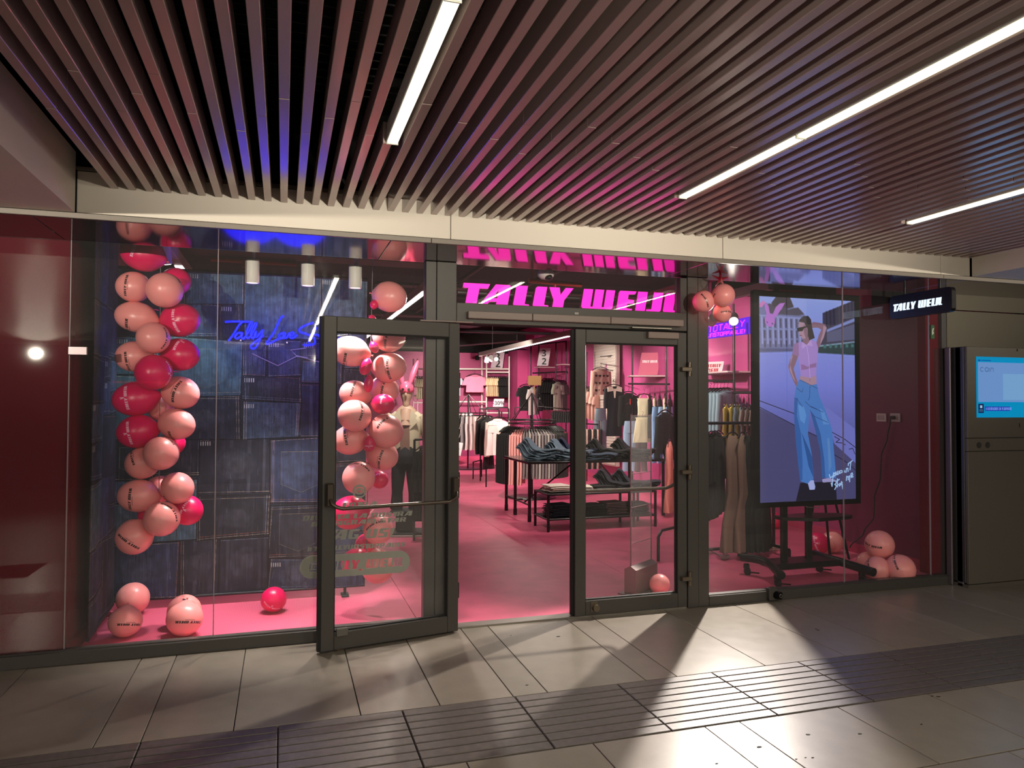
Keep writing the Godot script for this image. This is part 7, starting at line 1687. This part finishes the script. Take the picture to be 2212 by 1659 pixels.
func balloons():
	balloon(Vector3(-0.9381, 2.6144, -0.46), 0.1216, 0.1504, true, Vector3(0.9219, -0.2915, 0.0713), Vector3(0.6555, 0.0585, 0.9556), "hot pink balloon cut off by the soffit at the top of the left garland", "left balloon garland")
	balloon(Vector3(-0.9923, 2.3804, -0.46), 0.1052, 0.1147, false, Vector3(1.0152, -0.0912, 0.1056), Vector3(0.2679, -0.0857, 1), "pale pink balloon second from the top, on the left side of the left garland", "left balloon garland")
	balloon(Vector3(-0.7758, 2.3469, -0.31), 0.1176, 0.1223, false, Vector3(0.2052, -0.1758, -0.9884), Vector3(0.0848, 0.6602, 0.6654), "pale pink balloon facing front near the top of the left garland", "left balloon garland")
	balloon(Vector3(-0.7544, 2.4532, -0.62), 0.0999, 0.1132, true, Vector3(-0.8914, -0.2989, -0.4961), Vector3(0.2984, 0.0245, -0.9541), "shadowed hot pink balloon peeping out behind the topmost front balloon, left garland", "left balloon garland")
	balloon(Vector3(-0.9719, 2.1735, -0.46), 0.1052, 0.1402, false, Vector3(1.0163, -0.1911, 0.1034), Vector3(0.4109, -0.8882, 0.4715), "plain pale pink balloon directly left of the uppermost right-hand hot pink one", "left balloon garland")
	balloon(Vector3(-0.6999, 2.1613, -0.46), 0.1166, 0.1425, true, Vector3(-0.893, -0.149, -0.4928), Vector3(0.0283, -0.0996, 0.9524), "hot pink balloon with rabbit mark, uppermost on the right side of the left garland", "left balloon garland")
	balloon(Vector3(-0.8423, 2.0213, -0.31), 0.1060, 0.1123, false, Vector3(0.2996, -0.0755, -0.9563), Vector3(0.892, -0.0371, 0.7728), "plain pale pink front balloon between two hot pink ones on the right, left garland", "left balloon garland")
	balloon(Vector3(-0.6966, 1.9214, -0.46), 0.1132, 0.1391, true, Vector3(-0.8958, 0.101, -0.4872), Vector3(0.16, 0.7663, 0.6337), "plain hot pink balloon, second down on the right side of the left garland", "left balloon garland")
	balloon(Vector3(-0.9822, 1.902, -0.46), 0.1050, 0.1209, false, Vector3(1.0129, 0.1088, 0.11), Vector3(0.3507, -0.4469, 0.9304), "pale pink balloon with sideways text left of the big hot pink front balloon", "left balloon garland")
	balloon(Vector3(-0.8361, 1.7905, -0.31), 0.1184, 0.1278, true, Vector3(0.1065, 0.1237, -1.0116), Vector3(0.8913, -0.1146, 0.7624), "large hot pink front balloon in the middle of the left garland", "left balloon garland")
	balloon(Vector3(-0.9664, 1.6127, -0.46), 0.1176, 0.1526, true, Vector3(1.0124, 0.1588, 0.1111), Vector3(0.1677, 0.1477, 0.9774), "upper of two hot pink balloons with rabbit marks at the left of the garland", "left balloon garland")
	balloon(Vector3(-0.6899, 1.6561, -0.46), 0.1131, 0.1358, false, Vector3(-0.898, 0.3009, -0.4828), Vector3(0.1232, -0.01, 0.9923), "pale pink balloon with slanting text right of the garland's middle", "left balloon garland")
	balloon(Vector3(-0.8354, 1.5446, -0.62), 0.0891, 0.0957, false, Vector3(-0.2454, 0.5802, 0.7766), Vector3(0.2984, 0.0245, -0.9541), "pale pink balloon tucked at the back showing its knot, middle of the left garland", "left balloon garland")
	balloon(Vector3(-0.7029, 1.4384, -0.4), 0.1053, 0.1340, false, Vector3(-0.867, 0.2034, -0.5804), Vector3(-0.0317, -0.8877, 0.3708), "plain pale pink balloon to the right of the lower rabbit-mark balloon", "left balloon garland")
	balloon(Vector3(-0.9516, 1.3871, -0.46), 0.1144, 0.1367, true, Vector3(1.0118, 0.2088, 0.1123), Vector3(0.1687, 0.0377, 0.985), "lower of two hot pink balloons with rabbit marks at the left of the garland", "left balloon garland")
	balloon(Vector3(-0.7474, 1.2963, -0.62), 0.0795, 0.0895, true, Vector3(-0.2417, 0.3176, -0.9059), Vector3(0.2984, 0.0245, -0.9541), "small dark hot pink balloon peeping out right of the arched-text front balloon", "left balloon garland")
	balloon(Vector3(-0.7815, 1.2453, -0.31), 0.1123, 0.1216, false, Vector3(0.2996, -0.0755, -0.9563), Vector3(-0.0054, 0.7639, 0.6644), "pale pink front balloon with arched text at its top, lower half of the left garland", "left balloon garland")
	balloon(Vector3(-0.9196, 1.1707, -0.46), 0.1082, 0.1145, false, Vector3(0.9142, 0.4083, 0.0868), Vector3(-0.5659, 0.3464, 0.4352), "pale pink balloon half behind the arched-text balloon, lower left", "left balloon garland")
	balloon(Vector3(-0.8331, 0.9688, -0.62), 0.0955, 0.1020, false, Vector3(-0.2719, 0.2778, 0.8654), Vector3(0.2984, 0.0245, -0.9541), "pale pink balloon at the back showing its knot, low in the left garland", "left balloon garland")
	balloon(Vector3(-0.6884, 1.0013, -0.38), 0.1063, 0.1238, false, Vector3(-0.4613, 0.2144, -0.8725), Vector3(-0.1211, -0.798, 0.4021), "pale pink balloon at the right, above the bright hot pink one, left garland", "left balloon garland")
	balloon(Vector3(-0.9393, 0.9463, -0.46), 0.1111, 0.1365, false, Vector3(1.0146, -0.0412, 0.1067), Vector3(0.572, -0.2012, 0.9516), "shaded pale pink balloon with upright text, lower left of the left garland", "left balloon garland")
	balloon(Vector3(-0.6364, 0.8332, -0.48), 0.1037, 0.1102, true, Vector3(-0.8026, 0.3013, -0.4529), Vector3(0.2077, 0.0344, 1.0022), "bright hot pink balloon at the lower right of the left garland", "left balloon garland")
	balloon(Vector3(-0.7724, 0.8039, -0.31), 0.1152, 0.1183, false, Vector3(0.2973, 0.1245, -0.9519), Vector3(0.6478, 0.636, 0.7605), "pale pink front balloon lowest in front, left garland", "left balloon garland")
	balloon(Vector3(-0.9052, 0.7915, -0.62), 0.0655, 0.0721, true, Vector3(0.7159, 0.0216, -0.614), Vector3(0.2984, 0.0245, -0.9541), "sliver of a hot pink balloon behind the lowest front balloons, left garland", "left balloon garland")
	balloon(Vector3(-0.9506, 0.6794, -0.4), 0.1190, 0.1206, false, Vector3(0.6235, 0.807, 0.0061), Vector3(0.1182, 0.2616, 0.9534), "pale pink balloon at the very bottom of the left garland", "left balloon garland")
	balloon(Vector3(-0.8936, 2.2504, -0.62), 0.0627, 0.0660, true, Vector3(0.2984, 0.0245, -0.9541), Vector3(0.2984, 0.0245, -0.9541), "small purple-lit hot pink balloon deep behind the upper left garland", "left balloon garland")
	balloon(Vector3(-0.7454, 1.8069, -0.62), 0.0631, 0.0664, true, Vector3(0.2984, 0.0245, -0.9541), Vector3(0.2984, 0.0245, -0.9541), "small hot pink balloon deep behind the second right-hand balloon", "left balloon garland")
	balloon(Vector3(0.7683, 2.4054, -0.53), 0.1176, 0.1354, false, Vector3(-0.9267, 0.1985, -0.3896), Vector3(0.2984, 0.0245, -0.9541), "plain pale pink balloon hanging alone above the top edge of the open door", "balloon garland behind the open door")
	balloon(Vector3(0.6491, 2.3356, -0.5), 0.0317, 0.0352, true, Vector3(-0.1798, -1.0005, -0.0819), Vector3(0.2984, 0.0245, -0.9541), "tiny half-inflated hot pink balloon just above the open door", "balloon garland behind the open door")
	balloon(Vector3(0.6361, 2.2292, -0.5), 0.0246, 0.0317, true, Vector3(-0.4827, 0.4979, -0.1382), Vector3(0.2984, 0.0245, -0.9541), "tiny limp hot pink balloon on the top edge of the open door", "balloon garland behind the open door")
	balloon(Vector3(0.4824, 1.9774, -0.53), 0.1156, 0.1436, false, Vector3(1.0163, -0.1911, 0.1034), Vector3(0.1587, -0.8814, 0.5253), "brightly lit pale pink balloon at the top left inside the open door's glass", "balloon garland behind the open door")
	balloon(Vector3(0.7637, 2.0982, -0.53), 0.1174, 0.1316, false, Vector3(-0.898, 0.3009, -0.4828), Vector3(-0.0329, -0.2847, 0.9875), "pale pink balloon at the top right inside the open door's glass", "balloon garland behind the open door")
	balloon(Vector3(0.646, 2.0076, -0.45), 0.0348, 0.0453, true, Vector3(-0.4882, 0.9977, -0.1271), Vector3(0.2984, 0.0245, -0.9541), "small hot pink balloon between the two top balloons in the open door", "balloon garland behind the open door")
	balloon(Vector3(0.7691, 1.8598, -0.53), 0.1137, 0.1386, false, Vector3(-0.8936, -0.099, -0.4917), Vector3(-0.2268, -0.1953, 0.9403), "pale pink balloon with upright text right below the top right one in the door", "balloon garland behind the open door")
	balloon(Vector3(0.5854, 1.86, -0.45), 0.0451, 0.0660, true, Vector3(0.3707, 1.0013, 0.1417), Vector3(0.2984, 0.0245, -0.9541), "drop-shaped hot pink balloon below the brightly lit pale one", "balloon garland behind the open door")
	balloon(Vector3(0.6071, 1.7318, -0.45), 0.0347, 0.0660, true, Vector3(0.0844, 1.0001, 0.0521), Vector3(0.2984, 0.0245, -0.9541), "slim dark drop-shaped hot pink balloon on the string above the middle", "balloon garland behind the open door")
	balloon(Vector3(0.7512, 1.6912, -0.68), 0.1092, 0.1201, false, Vector3(-0.8969, 0.2009, -0.485), Vector3(0.4692, 0.0899, 0.9684), "pale pink balloon behind the shiny hot pink one, beside the mannequin's neck", "balloon garland behind the open door")
	balloon(Vector3(0.5163, 1.652, -0.53), 0.1051, 0.1191, false, Vector3(1.0174, -0.2911, 0.1011), Vector3(-0.1773, 0.5418, 0.808), "pale pink balloon with text along its upper edge, left of the shiny hot pink one", "balloon garland behind the open door")
	balloon(Vector3(0.7088, 1.5795, -0.4), 0.0761, 0.0934, true, Vector3(-0.8648, 0.0034, -0.5849), Vector3(-0.0991, 0.7024, 0.7238), "shiny hot pink balloon with rabbit mark in the middle of the door garland", "balloon garland behind the open door")
	balloon(Vector3(0.5041, 1.4935, -0.4), 0.1163, 0.1300, false, Vector3(0.7848, -0.2804, -0.4954), Vector3(0.4047, 0.4661, 0.896), "pale pink front balloon with curved text, left of centre in the door", "balloon garland behind the open door")
	balloon(Vector3(0.7372, 1.3781, -0.42), 0.1251, 0.1390, false, Vector3(-0.4923, 0.3119, -0.7748), Vector3(-0.1022, 0.7282, 0.7228), "large pale pink front balloon over the mannequin's jacket", "balloon garland behind the open door")
	balloon(Vector3(0.4851, 1.3096, -0.53), 0.1117, 0.1327, false, Vector3(1.0118, 0.2088, 0.1123), Vector3(-0.272, 0.445, 0.8391), "pale pink balloon under the curved-text balloon at the left of the door garland", "balloon garland behind the open door")
	balloon(Vector3(0.6123, 1.2838, -0.4), 0.0447, 0.0584, true, Vector3(-0.0111, 0.9997, 0.0222), Vector3(-0.196, 0.5486, 0.8348), "drop-shaped dark hot pink balloon below the middle of the door garland", "balloon garland behind the open door")
	balloon(Vector3(0.7217, 1.1868, -0.53), 0.1096, 0.1273, false, Vector3(-0.898, 0.3009, -0.4828), Vector3(0.0818, -0.3341, 0.9357), "pale pink balloon with text along its lower edge, over the mannequin's jeans", "balloon garland behind the open door")
	balloon(Vector3(0.5367, 1.0356, -0.4), 0.1197, 0.1231, false, Vector3(0.4871, 0.2252, -0.8899), Vector3(-0.0668, 0.8607, 0.6118), "pale pink balloon directly behind the camera-icon sticker", "balloon garland behind the open door")
	balloon(Vector3(0.7245, 0.9881, -0.68), 0.0688, 0.0725, true, Vector3(-0.1474, 0.4179, -0.8739), Vector3(-0.0274, 0.3022, 0.9961), "dark hot pink balloon right of the one behind the icon sticker", "balloon garland behind the open door")
	balloon(Vector3(0.4874, 0.7678, -0.5), 0.1248, 0.1421, true, Vector3(1.0118, 0.2088, 0.1123), Vector3(0.2984, 0.0245, -0.9541), "big magenta balloon behind the grey word lines on the window", "balloon garland behind the open door")
	balloon(Vector3(0.6552, 0.7311, -0.68), 0.1118, 0.1226, false, Vector3(0.2984, 0.0245, -0.9541), Vector3(0.2984, 0.0245, -0.9541), "pale pink balloon behind the push bar, right of the big magenta one", "balloon garland behind the open door")
	balloon(Vector3(0.6947, 0.6336, -0.5), 0.1121, 0.1156, false, Vector3(-0.1795, 0.6154, -0.774), Vector3(-0.383, 0.7239, 0.6491), "pale pink balloon behind the words ending in STAR", "balloon garland behind the open door")
	balloon(Vector3(0.6217, 0.4925, -0.68), 0.0791, 0.0899, true, Vector3(0.5218, 0.3207, -0.667), Vector3(0.2984, 0.0245, -0.9541), "dark hot pink balloon half hidden behind the word US on the window", "balloon garland behind the open door")
	balloon(Vector3(0.5339, 0.3871, -0.56), 0.0981, 0.1157, true, Vector3(0.7462, 0.5169, -0.3822), Vector3(0.2984, 0.0245, -0.9541), "hot pink balloon behind the left half of the pill-shaped tag", "balloon garland behind the open door")
	balloon(Vector3(0.6935, 0.355, -0.5), 0.1259, 0.1294, false, Vector3(0.0438, 0.9116, -0.4869), Vector3(0.2984, 0.0245, -0.9541), "pale pink balloon at the bottom of the garland behind the open door", "balloon garland behind the open door")
	balloon(Vector3(3.072, 2.3779, 0.2), 0.0836, 0.0854, false, Vector3(1.0085, 0.5087, 0.1189), Vector3(-0.5737, -0.1334, 0.8236), "dusky pink balloon at the left of the bunch hanging before the pillar", "balloon bunch under the soffit")
	balloon(Vector3(3.198, 2.4205, 0.27), 0.0885, 0.0902, false, Vector3(0.077, 0.6141, -0.589), Vector3(-0.7767, -0.7565, 0.1249), "dusky pink front balloon of the bunch hanging by the soffit right of the sign", "balloon bunch under the soffit")
	balloon(Vector3(3.2356, 2.2953, 0.2), 0.0699, 0.0753, false, Vector3(-0.017, 1.0067, -0.2939), Vector3(0.0292, 0.2063, 0.8291), "lowest dusky pink balloon of the bunch hanging right of the sign", "balloon bunch under the soffit")
	balloon(Vector3(-1.0594, 0.1178, -0.9973), 0.1178, 0.1154, false, Vector3(0.5881, -0.2742, -0.8712), Vector3(0.2984, 0.0245, -0.9541), "rear left pale pink balloon lying on the pink floor of the left window", "loose balloons on the floor")
	balloon(Vector3(-1.0039, 0.1065, -0.4306), 0.1065, 0.1043, false, Vector3(0.0796, 0.9071, -0.2662), Vector3(0.1079, -0.6727, 0.526), "front left pale pink balloon lying on the pink floor of the left window", "loose balloons on the floor")
	balloon(Vector3(-0.6525, 0.1144, -0.5478), 0.1144, 0.1121, false, Vector3(0.2951, 0.3244, -0.9474), Vector3(0.6487, 0.5342, 0.8783), "pale pink floor balloon half hidden behind another, centre of the left window", "loose balloons on the floor")
	balloon(Vector3(-0.6252, 0.1181, -0.3424), 0.1181, 0.1158, false, Vector3(0.0796, 0.9071, -0.2662), Vector3(0.0721, -0.6702, 0.5307), "front pale pink floor balloon nearest the glass joint in the left window", "loose balloons on the floor")
	balloon(Vector3(-0.0551, 0.0948, -0.7615), 0.0948, 0.0929, true, Vector3(-0.3512, -0.592, -0.5443), Vector3(0.3388, 0.5221, 0.9707), "single small hot pink balloon lying on the pink floor beside the open door", "loose balloons on the floor")
	balloon(Vector3(5.1084, 0.1123, -0.2183), 0.1123, 0.1101, false, Vector3(-0.0708, -0.5838, -0.7708), Vector3(-0.1455, 0.6533, 0.6734), "pale pink balloon low in the pile at right, behind the stand's long foot", "loose balloons on the floor")
	balloon(Vector3(5.2214, 0.1079, -0.4412), 0.1079, 0.1057, false, Vector3(0.5306, -0.4791, -0.6848), Vector3(0.2984, 0.0245, -0.9541), "pale pink balloon at the back left of the pile beside the screen stand", "loose balloons on the floor")
	balloon(Vector3(5.2549, 0.1277, -0.1047), 0.1277, 0.1251, false, Vector3(-0.388, -0.4875, -0.7628), Vector3(-0.1078, 0.7367, 0.6108), "pale pink balloon at the right of the pile beside the screen stand", "loose balloons on the floor")
	balloon(Vector3(5.4008, 0.1174, -1.3346), 0.1174, 0.1150, true, Vector3(-0.3902, -0.2875, -0.7583), Vector3(-0.1963, 0.2599, 0.8087), "dark hot pink floor balloon behind the screen stand's post", "loose balloons on the floor")
	balloon(Vector3(5.6209, 0.1139, -1.3691), 0.1139, 0.1116, false, Vector3(-0.1397, -0.2819, -0.8894), Vector3(0.2984, 0.0245, -0.9541), "pale pink floor balloon behind the easel legs", "loose balloons on the floor")
	balloon(Vector3(6.0087, 0.1005, -2.8368), 0.1005, 0.0985, true, Vector3(-0.1397, -0.2819, -0.8894), Vector3(0.2984, 0.0245, -0.9541), "hot pink balloon on the far floor left of the screen stand's posts", "loose balloons on the floor")
	balloon(Vector3(3.0106, 0.0849, -0.3804), 0.0849, 0.0832, false, Vector3(0.2443, -0.4802, -0.7744), Vector3(0.2984, 0.0245, -0.9541), "pale pink balloon on the floor inside the bottom right corner of the closed door", "loose balloons on the floor")
	balloon(Vector3(5.23, 0.3028, -0.315), 0.1273, 0.1316, false, Vector3(0.1662, -0.9944, -0.1832), Vector3(-1.1161, -0.2027, 0.1871), "pale pink balloon on top of the pile beside the screen stand", "loose balloons on the floor")
	var mb := MB.new()
	for k in 5:
		var a := TAU * k / 5.0
		mb.prism(PackedVector2Array([Vector2(-0.012, 0), Vector2(0.012, 0), Vector2(0.002, 0.075)]), -0.004, 0.004, Transform3D(Basis(Vector3.BACK, a) * Basis(Vector3.UP, 0.4), Vector3(3.22, 2.5572, 0.2)))
	mb.cyl(Vector3(3.22, 2.5572, 0.2), Vector3(Vector3(3.22, 2.5572, 0.2).x, 2.59, 0.2), 0.002, -1, 5)
	mb.cyl(Vector3(3.22, 2.5572, 0.2), Vector3(3.2198, 2.496, 0.2), 0.002, -1, 5)
	tag(put("ribbon_bow", mb, mat("ribbon_red", Color(0.45, 0.03, 0.10), 0.4)), "small dark red ribbon bow tying the hanging bunch to the soffit", "ribbon")
